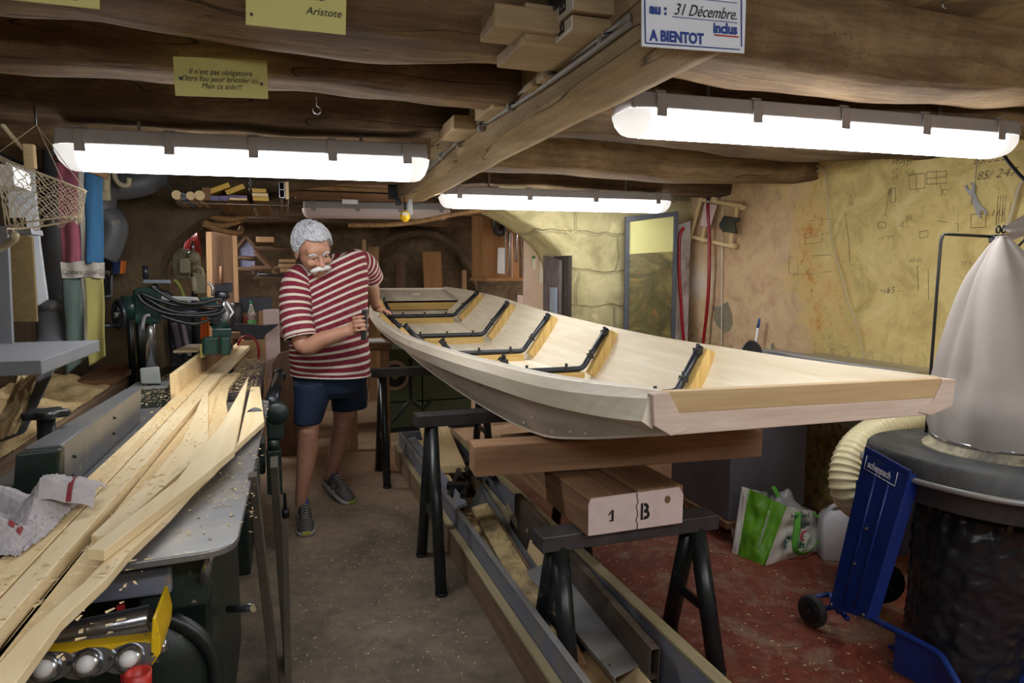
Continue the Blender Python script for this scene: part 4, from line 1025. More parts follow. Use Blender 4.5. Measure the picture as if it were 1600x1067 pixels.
wallcable('wall_cable', [(1600,282),(1592,292),(1580,335),(1566,375),(1560,400),(1556,430)], .008, m_cable, 'thick cream cable looping down behind the filter bag', 'cable', .03)
wallcable('power_cable', [(1562,234),(1580,258),(1600,280),(1625,300)], .007, m_black, 'black cable from the end of the right lamp', 'cable', .15)
wallcable('power_cable', [(1530,570),(1505,590),(1480,606),(1460,618),(1445,640)], .008, m_black, 'black cable behind the suction hose', 'cable', .05)
# open-ended spanner on a string
tw = thing('spanner', onw(1524,314,.02), 'grey metal open-ended spanner hanging from a string on the yellow wall', 'spanner')
def spanner():
    P = [(1508,291),(1513,302),(1519,307),(1521,318),(1526,333),(1532,341),(1533,339),(1531,331),(1536,328),(1540,336),(1543,335),(1540,327),(1533,321),(1527,311),(1523,300),(1524,290),(1519,285),(1516,286),(1520,293),(1517,297),(1513,295),(1511,289)]
    q = [onw(a, b, .022) for a, b in P]; x0 = q[0].x
    q = [Vector((x0, p.y, p.z)) for p in q]; return MB().prism(q, (-.006, 0, 0))
spanner().build('blade', m_alu, tw)
a, b = onw(1528,240,.025), onw(1522,301,.025)
MB().tube([a, b, b+Vector((-.012,0,-.008)), b+Vector((0,.01,-.05))], .0018, 5).build('string', m_cloth, tw)
# air hoses, blow gun, frame
m_red = solid('red_rubber_hose', (142,22,30), .35, 0, .08)
ah = thing('air_hose', onw(1108,400,.05), 'red air hose hanging from the blow gun by the wooden frame', 'hose')
MB().tube(cr([onw(a, b, .06) for a, b in [(1106,318),(1108,370),(1108,430),(1105,480),(1098,540),(1090,600)]], 8), .0125, 10).build('tube', m_red, ah)
MB().cyl(onw(1106,319,.06), onw(1106,309,.06), .011, n=10).build('coupling', m_steel, ah)
tag(MB().tube(cr([PY(a, b, 4.42) for a, b in [(1068,356),(1062,370),(1061,420),(1064,470),(1067,520),(1074,580)]], 8), .0125, 10).build('air_hose', m_red), 'red air hose coming out of the corner, left of the other one', 'hose')
bg = thing('blow_gun', onw(1108,290,.06), 'grey air blow gun hooked up in the corner under the beam', 'blow gun')
def flat(name, P, off, th, mat, par):
    q = [onw(a, b, off) for a, b in P]; xm = sum(p.x for p in q)/len(q); return MB().prism([Vector((xm, p.y, p.z)) for p in q], (-th, 0, 0)).build(name, mat, par, bevel=.002)
m_gun = solid('grey_gun', (104,110,122), .4, .2, .05)
flat('handle', [(1102,283),(1114,281),(1113,292),(1115,306),(1107,307),(1104,294)], .05, .03, m_gun, bg)
flat('barrel', [(1100,288),(1102,280),(1118,272),(1122,270),(1123,273),(1112,283)], .05, .022, m_gun, bg)
MB().tube([onw(1120,273,.06), onw(1126,268,.06)], .004, 8).build('nozzle', m_steel, bg)
MB().tube([onw(1112,284,.06), onw(1120,282,.06), onw(1125,285,.06)], .003, 6).build('trigger', m_steel, bg)
fr_ = thing('wooden_trellis', onw(1110,350,.03), 'crooked pale wooden frame hanging on the wall by the corner', 'frame')
for a, b in (((1098,305),(1078,378)), ((1098,312),(1160,322)), ((1082,370),(1150,386)), ((1154,320),(1142,384)), ((1111,312),(1098,379))):
    p, q = onw(*a, .03), onw(*b, .03); board('slat', p, q, .026, .014, m_newpine2, fr_, (-1,0,0))
for a in ((1161,324),(1147,384),(1117,311)):
    p = onw(*a, .035); MB().cyl(p+Vector((.02,0,0)), p-Vector((.02,0,0)), .016, n=12).build('roller', m_newpine2, fr_)
b_ = flat('x', [(1102,317),(1119,320),(1110,356),(1096,352)], .05, .006, m_pinkw, None); b_.name = 'blister_pack'; tag(b_, 'small clear packet pinned over the wooden frame', 'packet')
b_ = flat('x', [(1126,350),(1133,337),(1158,341),(1150,349),(1152,365),(1131,362),(1126,355)], .045, .012, m_dsteel, None); b_.name = 'metal_bracket'; tag(b_, 'dark folded metal plate hung on the wooden frame', 'bracket')
ps = thing('painted_stick', onw(1185,520,.05), 'white stick with a blue painted top leaning on the wall behind the boat', 'stick')
MB().tube([onw(1176,566,.06), onw(1184,512,.05)], .011, 8, flat=(1,.4)).build('white_part', m_white, ps); MB().tube([onw(1184,512,.05), onw(1187,498,.05)], .0125, 8, flat=(1,.4)).build('blue_part', solid('blue_paint', (40,80,140), .5), ps)
# corner: pale plastered strip and picture panel
tag(MB().hexa([(2.80,4.50,.0),(2.93,4.50,.0),(2.95,4.56,.0),(2.80,4.56,.0),(2.78,4.50,1.75),(2.93,4.50,1.80),(2.95,4.56,1.80),(2.78,4.56,1.75)]).build('corner_board', dirty('peeling_white_paint', (214,208,206), (120,84,70), .4, .7, 0, 5, .2), bevel=.005), 'narrow board with peeling white paint in the corner by the red hoses', 'board')
def picmat():
    m, nt, bs = newmat('sooty_glass_picture'); v = mapping(nt); f = noise_t(nt, v, 4, 8, .65, 1.0); g = noise_t(nt, v, 9, 4, .6, 2)
    col = ramp(nt, f, [(.3, srgb((52,54,40))), (.5, srgb((104,96,58))), (.66, srgb((150,134,80)))])
    col = mix(nt, ramp(nt, g, [(.60, val(0)), (.66, val(.7))]), col, srgb((168,104,50)))
    nt.links.new(col, bs.inputs['Base Color']); bs.inputs['Roughness'].default_value = .25; return m
pic = thing('picture_panel', (2.6, 4.5, .6), 'tall dark-framed glazed picture, yellow above and murky below, at the back wall corner', 'picture')
a0, a1 = PY(980,560,4.50), PY(1047,580,4.42); Lx = (a1-a0); Lx.z = 0; xw = Lx.length; xd = Lx.normalized(); M = plane_M(Vector((a0.x,a0.y,.78)), xd, (0,0,1))
zt = PY(980,347,4.5).z-.78; zt2 = PY(1050,337,4.42).z-.78; zm = PY(980,397,4.5).z-.78
MB().add([(0,0,0),(xw,0,0),(xw,zm+.02,0),(0,zm,0)], [(0,1,2,3)]).build('murky_picture', picmat(), pic, M)
MB().add([(0,zm,0),(xw,zm+.02,0),(xw,zt2,0),(0,zt,0)], [(0,1,2,3)]).build('yellow_card', m_paper_y, pic, M)
m_frm = solid('dark_grey_frame', (72,76,84), .5, 0, .15)
for P in ([(-.03,0),(0,0),(0,zt),(-.03,zt)], [(xw,0),(xw+.03,0),(xw+.03,zt2),(xw,zt2)], [(-.03,zt),(xw+.03,zt2),(xw+.03,zt2+.03),(-.03,zt+.04)]):
    MB().prism([(a,b,-.02) for a, b in P], (0,0,.035)).build('frame_bar', m_frm, pic, M, .002)
# ---------------------------------------------------------------- planer, boards and saw on the left
m_pineY = wood('fresh_pine_lengthwise', (240,218,172), (214,182,128), 'Y', 1.0, .6, .5, True, .05, (250,234,196))
m_pineYc = wood('planed_pine_lengthwise', (240,222,184), (224,198,150), 'Y', 1.0, .6, .5, True, .03)
m_edgeY = m_rib
pm = thing('planer', (-.35, 2.2, 0), 'old green planer with grey cast-iron table, left foreground under the boards', 'planer')
TZ = .85
def rounded(P, idx, r, n=6):
    out = []
    for i, p in enumerate(P):
        if i not in idx: out.append(p); continue
        a, b = P[i-1], P[(i+1) % len(P)]; u = (a-p).normalized()*r; w = (b-p).normalized()*r
        for k in range(n+1):
            t = k/n; out.append((p+u)*(1-t)**2+p*2*t*(1-t)+(p+w)*t*t)
    return out
P = [Vector((-.74,1.40,TZ)), Vector((-.30,1.425,TZ)), Vector((-.105,1.44,TZ)), Vector((-.068,3.17,TZ)), Vector((-.58,3.10,TZ)), Vector((-.74,3.1,TZ))]
MB().prism(rounded(P, [2,3], .07), (0,0,-.016)).build('table_top', m_castiron, pm, bevel=.003)
MB().bb((-.70,1.75,.0), (-.19,2.72,.72)).build('base', m_green, pm, bevel=.012)
MB().hexa([(-.66,1.7,.72),(-.2,1.7,.72),(-.2,2.9,.72),(-.66,2.9,.72),(-.70,1.62,.834),(-.16,1.62,.834),(-.16,3.0,.834),(-.70,3.0,.834)]).build('bed', m_green, pm, bevel=.01)
MB().bb((-.42,1.50,.745), (-.235,1.62,.80)).build('front_block', m_lam, pm, bevel=.006)
MB().bb((-.30,1.52,.70), (-.17,1.72,.83)).build('slide_block', m_green, pm, bevel=.008)
MB().cyl((-.155,1.49,.835), (-.175,1.50,.765), .009, .012).build('locking_handle', m_steel, pm)
MB().cyl((-.17,2.0,.46), (-.10,1.9,.50), .011).build('side_lever', m_steel, pm)
wc = Vector((-.335, 1.60, .50))
MB().tube([wc+Vector((.17*cos(a), -.01, .17*sin(a))) for a in [2*pi*i/36 for i in range(36)]], .017, 10, closed=True).build('pulley_wheel', m_trestle, pm)
MB().lathe(wc+Vector((0,-.02,0)), (0,1,0), [(.02,0),(.15,.01),(.16,.03),(.02,.04)], 30).build('pulley_disc', m_green, pm)
MB().bb((-.345,1.54,.55), (-.33,1.545,.72)).build('red_scale', m_inkr, pm)
# fence
fa, fb_ = Vector((-.53, 1.955, 0)), Vector((-.505, 2.78, 0))
fe = thing('planer_fence', (-.55, 2.35, TZ), 'thick grey metal guide fence standing on the planer table', 'fence')
def fq(y, x, z): return Vector((x, y, z))
MB().hexa([(-.615,1.92,.851),(-.535,1.95,.851),(-.515,2.80,.851),(-.57,2.80,.851),(-.60,1.90,.985),(-.522,1.90,.985),(-.500,2.78,.985),(-.552,2.77,.985)]).build('guide_face', m_castiron, fe, bevel=.004)
MB().hexa([(-.63,1.885,.86),(-.54,1.905,.855),(-.535,1.95,.855),(-.62,1.95,.86),(-.608,1.862,.978),(-.52,1.88,.978),(-.52,1.92,.978),(-.60,1.92,.978)]).build('end_casting', m_green, fe, bevel=.006)
for (y, z) in ((2.0,.93), (2.0,.88), (2.4,.95), (2.4,.90)):
    x = -.53+(y-1.95)*.022+(z-.85)*.1; MB().cyl((x-.006,y,z), (x+.003,y,z), .0045, n=8).build('fixing_hole', m_black, fe)
kn = PZ(72, 700, .90)
kb = thing('clamp_knob', (-.75, 2.15, .80), 'black star clamp knob on a post left of the planer fence', 'knob')
k0 = PY(72, 705, 2.15); k1 = PY(72, 652, 2.15)
MB().cyl(k0-Vector((0,0,.10)), k1, .022).build('post', m_black, kb)
def star(c, r, h, n=5):
    P = []
    for i in range(60):
        a = 2*pi*i/60; P.append(c+Vector((cos(a), sin(a), 0))*r*(1+.14*cos(n*a)))
    return MB().prism(P, (0,0,h))
star(k1, .052, .020).build('star_grip', m_black, kb, bevel=.006)
MB().bb((-.92,1.6,.68), (-.765,2.35,.80)).build('bracket_casting', m_alu, kb, bevel=.02)
tag(MB().lathe(PY(122,668,2.75)-Vector((0,0,.06)), (0,0,1), [(.024,0),(.026,.06),(.030,.062),(.030,.072),(.024,.072),(.022,0)], 20, cap=False).build('black_tube', m_black), 'short black open tube standing between sawdust bench and fence', 'tube')
# loose machine box, right-side castings
MB().tube([PY(402,645,3.15), PY(398,652,2.7)], .035, 18).build('outfeed_tube', m_trestle, pm)
MB().box(Vector((-.115,2.2,.775)), (.06,.14,.10)).build('side_casting', m_green, pm, bevel=.008)
MB().box(Vector((-.10,2.55,.76)), (.05,.12,.12)).build('side_casting', m_green, pm, bevel=.008)
# wooden props leaning beside the base
pr = []
for i, (a, b, w_, t_, lab) in enumerate((
    (PY(388,742,1.95), Vector((-.045,1.9,0)), .07, .022, 'dark wooden prop leaning steeply against the green planer base'),
    (PY(422,722,2.45), Vector((-.035,2.48,0)), .13, .025, 'upright dark board behind the leaning prop at the planer base'),
    (PY(440,815,2.05), Vector((-.03,1.8,0)), .06, .018, 'short greyish lath, sawdust on top, at the foot of the props'))):
    tag(board('wooden_prop', b, a, w_, t_, dirty('dark_prop_%d' % i, (78,70,58), (60,52,42), .5, .8, 0, 5, .2), None, (1,0,.02)), lab, 'board', 'props beside the planer')
# second machine: saw table
rs = thing('radial_saw_stand', (-.35, 3.9, 0), 'green machine stand with dark metal table behind the planer', 'machine')
MB().prism(rounded([Vector((-.30,3.40,TZ-.01)), Vector((-.115,3.38,TZ-.01)), Vector((-.115,4.66,TZ-.01)), Vector((-.26,4.70,TZ-.01))], [1,2], .02), (0,0,-.03)).build('table_top', dirty('dark_table', (84,82,88), (150,132,106), .42, .35, .3, 4, .04), rs, bevel=.003)
MB().bb((-.68,3.17,.66), (-.13,4.6,.80)).build('body', m_green, rs, bevel=.01)
MB().bb((-.62,3.3,0), (-.18,4.5,.66)).build('base', m_green, rs, bevel=.01)
MB().bb((-.69,3.16,.80), (-.30,4.6,.842)).build('side_table', m_green, rs, bevel=.006)
MB().tube([PY(436,587,4.6), PY(424,628,3.55)], .032, 18).build('slide_tube', m_dsteel, rs)
MB().tube([PY(437,585,4.62), PY(436.5,588,4.56)], .040, 18).build('tube_cap', m_green, rs)
q = PY(426,655,3.5)
MB().lathe(q+Vector((.02,-.03,.03)), (0,1,0), [(.05,0),(.055,.01),(.055,.07),(.05,.08)], 24).build('bearing', m_green, rs)
MB().box(q+Vector((0.01,.02,-.05)), (.08,.09,.10)).build('bracket', m_green, rs, bevel=.015)
MB().cyl(q+Vector((0,0,-.10)), q+Vector((0,0,-.16)), .03).build('spindle', m_green, rs)
MB().box(q+Vector((0,0,-.26)), (.07,.07,.22)).build('post', m_green, rs, bevel=.008)
MB().tube([q+Vector((.02,0,-.37)), q+Vector((.045,0,-.38)), q+Vector((.045,0,-.50))], .008, 8).build('clamp_screw', m_black, rs)
MB().cyl(q+Vector((.045,0,-.50)), q+Vector((.045,0,-.46)), .02).build('clamp_nut', m_black, rs)
# radial saw: column, arm, motor
m_dgreen = dirty('bottle_green_enamel', (30,58,53), (24,46,43), .45, .25, 0, 9, .02, (60,84,76))
sw = thing('radial_arm_saw', PY(235,600,3.78), 'dark green radial arm saw with looped black cable, on a column left of the man', 'saw')
Ys = 3.78
def S(px, py, dy=0): return PY(px, py, Ys+dy)
bse = S(236, 588); 
MB().hexa([S(220,600,-.06), S(252,600,-.06), S(252,600,.06), S(220,600,.06), S(218,575,-.05), S(249,572,-.05), S(249,572,.05), S(218,575,.05)]).build('column_foot', solid('grey_enamel', (158,162,158), .45, 0, .05), sw, bevel=.008)
MB().box(S(236,602), (.17,.2,.012)).build('foot_plate', MATS['grey_enamel'], sw, bevel=.003)
MB().cyl(S(236,578), S(234,470), .0225, n=20).build('column', m_steel, sw)
MB().box(S(233,478), (.12,.12,.17)).build('head_casting', m_dgreen, sw, bevel=.012)
MB().box(S(232,457), (.09,.10,.05)).build('head_cap', m_dgreen, sw, bevel=.008)
MB().cyl(S(205,463), S(205,497), .045).build('x', m_dgreen, sw).name = 'gear_knob'
MB().cyl(S(196,482), S(214,482), .055, n=20).build('gear_housing', m_dgreen, sw, bevel=.004)
MB().cyl(S(207,467), S(250,470), .014).build('arm_bar', m_dsteel, sw)
MB().cyl(S(205,491), S(345,487), .017).build('arm_bar', m_dsteel, sw)
MB().hexa([S(250,470,-.05), S(312,470,-.05), S(312,470,.05), S(250,470,.05), S(252,462,-.05), S(308,464,-.05), S(308,464,.05), S(252,462,.05)]).build('arm_cover', m_alu, sw, bevel=.004)
hw = S(186,492,-.05)
axh = Vector((-.85,-.5,0)).normalized(); uu = axh.orthogonal().normalized(); vv = axh.cross(uu)
MB().tube([hw+(uu*cos(a)+vv*sin(a))*.066 for a in [2*pi*i/40 for i in range(40)]], .012, 10, closed=True).build('handwheel_rim', m_pipe, sw)
for k in range(3):
    a = 2*pi*k/3+.5; MB().tube([hw, hw+(uu*cos(a)+vv*sin(a))*.06], [.012,.008], 8).build('handwheel_spoke', m_pipe, sw)
MB().cyl(hw-axh*.02, hw+axh*.02, .014).build('handwheel_hub', m_alu, sw)
hg = S(182,508,-.07); MB().cyl(hg, S(159,510,-.12), .0105, .013).build('crank_grip', m_pipe, sw)
MB().cyl(S(198,490), hw, .010).build('wheel_shaft', m_steel, sw)
MB().tube(cr([S(235,492,-.07), S(227,494,-.07), S(224,503,-.07), S(222,515,-.07)], 4), [.009]*13, 8).build('lock_lever', m_alu, sw)
MB().hexa([S(222,443,-.04), S(267,443,-.04), S(267,443,.04), S(222,443,.04), S(223,437,-.04), S(266,437,-.04), S(266,437,.04), S(223,437,.04)]).build('top_handle', m_gun, sw, bevel=.004)
MB().cyl(S(228,436), S(227,415), .0135).build('handle_grip', m_pipe, sw)
MB().tube(cr([S(238,445), S(246,455), S(262,462), S(272,472)], 4), [.02]*13, 8).build('bracket_arm', m_black, sw)
# carriage and motor
MB().hexa([S(313,480,-.06), S(342,480,-.06), S(342,480,.06), S(313,480,.06), S(312,464,-.06), S(338,464,-.06), S(338,464,.06), S(312,464,.06)]).build('carriage', m_dgreen, sw, bevel=.006)
MB().hexa([S(328,505,-.05), S(344,510,-.05), S(344,510,.04), S(328,505,.04), S(322,484,-.05), S(346,484,-.05), S(346,484,.04), S(322,484,.04)]).build('yoke', m_pipe, sw, bevel=.006)
MB().cyl(S(345,500), S(352,462), .012).build('yoke_post', m_steel, sw)
MB().lathe(S(347,466), (0,0,1), [(.034,0),(.036,.01),(.036,.03),(.03,.036)], 24).build('swivel_cap', m_dsteel, sw)
MB().lathe(S(350,492), (-.75,-.66,0), [(.001,0),(.045,0),(.045,.02),(.001,.02)], 28).build('scale_disc', m_alu, sw)
MB().tube([S(354,472), S(364,488), S(353,503)], .006, 8).build('crank_handle', m_white, sw)
MB().tube(cr([S(332,462), S(332,452), S(329,444), S(324,443)], 4), .006, 8).build('lever', m_steel, sw)
MB().cyl(S(333,513,-.06), S(358,497,-.06), .001).build('x', m_dgreen, sw).name = 'pivot_pin'
d_ = (S(352,497)-S(338,514)).normalized(); MB().cyl(S(336,515), S(352,500), .042, n=28).build('pivot_drum', m_dgreen, sw, bevel=.004)
for (x0, x1) in ((316, 341.5), (342.5, 361)):
    MB().hexa([S(x0,556,-.10), S(x1,555,-.10), S(x1,555,.08), S(x0,556,.08), S(x0,526,-.10), S(x1,525,-.10), S(x1,525,.08), S(x0,526,.08)]).build('motor_case', m_dgreen, sw, bevel=.014, seg=3)
MB().hexa([S(332,526,-.05), S(362,525,-.05), S(362,525,.05), S(332,526,.05), S(331,514,-.05), S(362,513,-.05), S(362,513,.05), S(331,514,.05)]).build('motor_mount', m_dgreen, sw, bevel=.004)
MB().cyl(S(361,541), S(364,541), .008).build('motor_shaft', m_black, sw)
MB().hexa([S(313,559,-.06), S(318,559,-.06), S(318,559,.06), S(313,559,.06), S(312,538,-.06), S(317,538,-.06), S(317,538,.06), S(312,538,.06)]).build('yellow_guard', solid('dull_yellow', (170,160,84), .5), sw, bevel=.003)
for i, P in enumerate(([(216,457),(232,468),(262,484),(300,490),(335,486),(349,478)], [(220,458),(245,468),(280,478),(320,479),(348,478)], [(214,459),(225,473),(255,488),(290,493),(330,492),(353,485)], [(236,447),(250,457),(280,472),(310,474),(342,467),(346,472)], [(248,492),(275,501),(300,506),(318,503),(329,497)])):
    MB().tube(cr([S(a, b, -.085-.01*i) for a, b in P], 6), .0085, 8).build('cable_loop', m_black, sw)
# ---------------------------------------------------------------- boards on the tables
GB = 'pine boards lying over the planer table'
def slab(px, ztop, th, label, mat=None, name='pine_board', cat='board', extra=None):
    P = [PZ(a, b, ztop) for a, b in px]
    if extra: P = extra(P)
    return tag(MB().prism([p-Vector((0,0,th)) for p in P], (0,0,th)).build(name, mat or m_pineY, bevel=.0015), label, cat, GB)
z1 = .887
def vrow(x0, y0, x1, y1): return Vector((x0, y0, z1)), Vector((x1, y1, z1))
slabp = lambda P, z, th, lab, mat, cat='board': tag(MB().prism([Vector((x, y, z-th)) for x, y in P], (0,0,th)).build('pine_board', mat, bevel=.002), lab, cat, GB)
slabp([(-.505,.75),(-.452,.75),(-.444,1.257),(-.422,2.026),(-.368,3.893),(-.272,5.80),(-.305,5.80),(-.364,5.05),(-.421,4.01),(-.462,2.52),(-.500,1.46)], z1, .03, 'wide pine plank with shavings on it, leftmost of the long boards over the planer', m_pineY)
slabp([(-.449,.75),(-.405,.75),(-.405,1.159),(-.375,1.879),(-.302,3.92),(-.212,5.65),(-.268,5.78),(-.364,3.893),(-.418,2.026),(-.440,1.257)], z1, .03, 'thick pine plank with a golden edge butted against the leftmost long plank', m_pineYc)
slabp([(-.398,.75)]+[tuple(PZ(a, b, .868))[:2] for a, b in ((-90,1130),(0,1032),(56,975),(117,922),(200,845),(250,795),(300,750),(340,700),(358,604))]+[(-.228,3.95),(-.296,3.92),(-.368,1.879),(-.395,1.159)], .868, .016, 'low pine board sprinkled with shavings, right of the golden-edged plank', m_pineY)
Z = lambda P, z: [PZ(a, b, z) for a, b in P]
def wedge(px, z, th, lab, mat, z_far=None):
    P = [PZ(a, b, z) for a, b in px]
    tag(MB().prism([p-Vector((0,0,th)) for p in P], (0,0,th)).build('wedge_offcut', mat, bevel=.0015), lab, 'board', 'tapered pine offcuts on the planer table')
wedge([(392,604),(406,604),(413,658),(366,700),(313,750),(266,802),(200,864),(166,904),(96,968),(28,1062),(-70,1200),(-110,1170),(-60,1100),(0,1034),(47,982),(90,945),(130,910),(166,872),(213,832),(256,792),(333,733),(372,690)], .885, .018, 'long curved tapering pine offcut, lowest and rightmost on the planer table', m_pineYc)
wedge([(340,615),(351,615),(357,650),(340,690),(322,735),(300,760),(290,755),(318,700)], .885, .018, 'short narrow pine sliver covered in shavings between two long wedges', m_pineY)
wedge([(318,614),(325,612),(325,697),(285,735),(170,836),(150,838),(142,836),(235,748),(283,690),(305,645)], .888, .018, 'slim pointed pine offcut, left one of the two long wedges', m_pineYc)
wedge([(388,588),(366,703),(317,743),(163,860),(136,858),(276,750),(349,657)], .907, .02, 'long pale pine offcut with a sharp tip, topmost of the wedges', m_pineYc)
# guide boards of the saw
tag(MB().hexa([PZ(267,632,.85), PZ(280,628,.85), PZ(322,585,.85), PZ(312,588,.85), PZ(267,632,.85)+Vector((0,0,.13)), PZ(280,628,.85)+Vector((0,0,.13)), PZ(322,585,.85)+Vector((0,0,.13)), PZ(312,588,.85)+Vector((0,0,.13))]).build('guide_board', m_newpine2, bevel=.003), 'upright pine guide board at the back of the radial saw table, nearest one', 'board')
a, b = PZ(300,600,.85)+Vector((0,0,.135)), PZ(320,575,.85)+Vector((0,0,.15))
tag(board('pine_offcut', PY(290,551,3.95), PY(312,541,4.4), .12, .014, m_newpine2, None, bevel=.002), 'short flat pine piece resting across the guide boards behind the saw', 'board')
tag(MB().hexa([(-.44,3.9,.85),(-.40,3.9,.85),(-.33,5.0,.85),(-.37,5.0,.85),(-.44,3.9,.95),(-.40,3.9,.95),(-.33,5.0,.95),(-.37,5.0,.95)]).build('guide_board', m_oldpine, bevel=.003), 'long dark guide board behind the saw motor', 'board')
# shavings
m_flake = solid('shaving_flakes', (216,192,148), .8, 0, .12)
def flakes(name, n, gen, lab, size=.012):
    mb = MB(); rnd = random.Random(len(lab))
    for _ in range(n):
        p = gen(rnd); a = rnd.random()*6.28; s_ = size*(.4+rnd.random()); w_ = s_*.35; d = Vector((cos(a), sin(a), 0)); e = Vector((-sin(a), cos(a), 0)); h = rnd.random()*.004
        mb.add([p-d*s_/2-e*w_/2, p+d*s_/2-e*w_/2+Vector((0,0,h)), p+d*s_/2+e*w_/2+Vector((0,0,h)), p-d*s_/2+e*w_/2+Vector((0,0,.002))], [(0,1,2,3)])
    return stuff(tag(mb.build(name, m_flake), lab, 'shavings'))
flakes('wood_shavings', 420, lambda r: Vector((-.50+.24*r.random()+.02, 1.0+r.random()**1.3*3.2, z1+.0015)), 'pale wood shavings scattered over the long planks')
flakes('wood_shavings', 300, lambda r: Vector((-.24+.17*r.random(), 1.5+r.random()*1.6, TZ+.0015)), 'wood shavings scattered on the grey planer table', .009)
flakes('wood_shavings', 900, lambda r: (lambda y: Vector((-.28+.14*r.random()**1.5+(y-3.4)*.02, y, TZ-.003+.02*r.random()**2)))(3.4+1.25*r.random()), 'thick wood shavings on the dark saw table', .014)
flakes('wood_shavings', 700, lambda r: Vector((-.67+.3*r.random(), 3.2+.9*r.random(), .845+.012*r.random()**2)), 'wood shavings around the foot of the saw column', .013)
fr2 = random.Random(5)
flakes('floor_shavings', 1300, lambda r: Vector((-.02+.72*r.random(), 2.2+r.random()**.8*3.6, .002)), 'shavings strewn over the concrete walkway', .008)
flakes('floor_shavings', 700, lambda r: Vector((1.2+1.1*r.random(), 1.5+r.random()*2.4, .002)), 'shavings strewn over the red floor', .010)
# towel
m_towel = solid('grey_terry_towel', (182,176,180), .95, 0, .12, 30, .8)
tw_ = thing('towel', (-.56, 1.75, z1), 'crumpled grey-white terry towel with red stripes lying on the planks', 'towel')
def tfun(u, v):
    x = -.74+.27*u; y = 1.46+.36*v
    edge = min(1, 4.5*min(u, 1-u, v, 1-v)); h = .105*(.6+.8*noise.noise(Vector((u*3.2, v*3.2, 3)))+.5*sin(5*u+3*v))*edge
    h = max(.002, h)+.007*noise.noise(Vector((u*34, v*34, 0)))
    return Vector((x+.05*noise.noise(Vector((u*2, v*2, 9)))+.04*v, y+.06*noise.noise(Vector((u*2, v*2, 19)))-.05*u, z1+h+.004))
MB().grid(tfun, 90, 90).build('cloth', m_towel, tw_)
MB().grid(lambda u, v: tfun(.8+.2*u*.5, .60+.28*v)+Vector((.0+.07*u, .03*u, -.02*u*u+.012*sin(v*5))), 14, 14).build('corner', m_towel, tw_)
for k in range(2):
    MB().grid(lambda u, v: tfun(.72+.03*u+.05*k, .18+.10*v)+Vector((0,0,.0025)), 4, 10).build('red_stripe', solid('dull_red_stripe', (140,52,62), .9), tw_)
MB().grid(lambda u, v: tfun(.8+.2*.35, .60+.28*v)+Vector((.0+.07*(.45+.14*u), .03*.4, -.02*.2+.012*sin(v*5)+.002)), 2, 8).build('red_stripe', MATS['dull_red_stripe'], tw_)
# ---------------------------------------------------------------- yellow roller stand
m_yel = dirty('yellow_enamel', (226,186,32), (206,166,30), .35, .35, 0, 8, .02, (120,100,60))
ry = thing('roller_stand', (-.36, 1.42, .6), 'yellow roller stand with a steel roller and three ball casters, bottom left', 'roller stand')
A1, A2 = PY(60,1020,1.36), PY(238,965,1.45); 
B1, B2 = PY(30,1032,1.30), PY(236,985,1.36)
MB().cyl(PY(60,1003,1.44), PY(236,966,1.44), .0265, n=30).build('roller', m_steel, ry, bevel=.003)
MB().cyl(PY(236,966,1.44), PY(247,964,1.44), .008, n=12).build('roller_axle', m_steel, ry)
bl, brr = PY(28,1062,1.33), PY(236,1040,1.33); tl_, tr_ = PY(46,1022,1.36), PY(237,998,1.36)
MB().hexa([bl, brr, brr+Vector((0,.03,0)), bl+Vector((0,.03,0)), tl_, tr_, tr_+Vector((0,.03,0)), tl_+Vector((0,.03,0))]).build('front_bar', m_yel, ry, bevel=.003)
MB().prism([PY(236,1042,1.32), PY(250,1022,1.32), PY(251,1000,1.32), PY(243,966,1.32), PY(238,966,1.32), PY(236,998,1.32)], (0,.14,0)).build('end_bracket', m_yel, ry, bevel=.002)
MB().lathe(PY(250,1010,1.38), (1,-.1,0), [(.012,0),(.014,.004),(.012,.010),(.006,.014)], 12).build('end_bolt', m_steel, ry)
for k, (x, y) in enumerate(((72,1043), (137,1036), (203,1028))):
    p = PY(x, y, 1.325); n_ = Vector((.05,-.85,.35)).normalized(); M = plane_M(p, (1,-.05,.06), n_.cross(Vector((1,0,0)))*-1)
    bt = MB().lathe(p, n_, [(.026,0),(.024,.008),(.021,.014),(.017,.02)], 24).build('ball_caster', m_steel, ry)
    MB().ell(p+n_*.020, (.015,.015,.015)).build('ball', m_white, bt)
    sd = Vector((1,-.05,.08)).normalized()
    P = []
    up_ = n_.cross(sd).normalized()
    for i in range(32):
        a = 2*pi*i/32; r = .024/(max(abs(cos(a))*.62, abs(sin(a)), .1)) if False else .028+.016*abs(cos(a))**3
        P.append(p+sd*cos(a)*r+up_*sin(a)*r*.9-n_*.004)
    MB().prism(P, n_*.005).build('flange', m_steel, bt)
    for s_ in (-1, 1): MB().cyl(p+sd*s_*.036, p+sd*s_*.036+n_*.004, .004, n=8).build('screw', m_dsteel, bt)
MB().bb((-.39,1.36,0), (-.33,1.42,.62)).build('post', m_green, ry, bevel=.004)
MB().bb((-.55,1.28,0), (-.17,1.5,.03)).build('foot', m_green, ry, bevel=.006)
rc = PY(216,1062,1.28)
tag(MB().lathe(rc-Vector((0,0,.03)), (0,0,1), [(.012,.0),(.020,.0),(.022,.045),(.0175,.045),(.0150,.005)], 24, cap=False).build('plastic_cup', solid('red_plastic', (190,44,36), .4), None), 'small red plastic cup at the bottom edge below the yellow bar', 'cup')
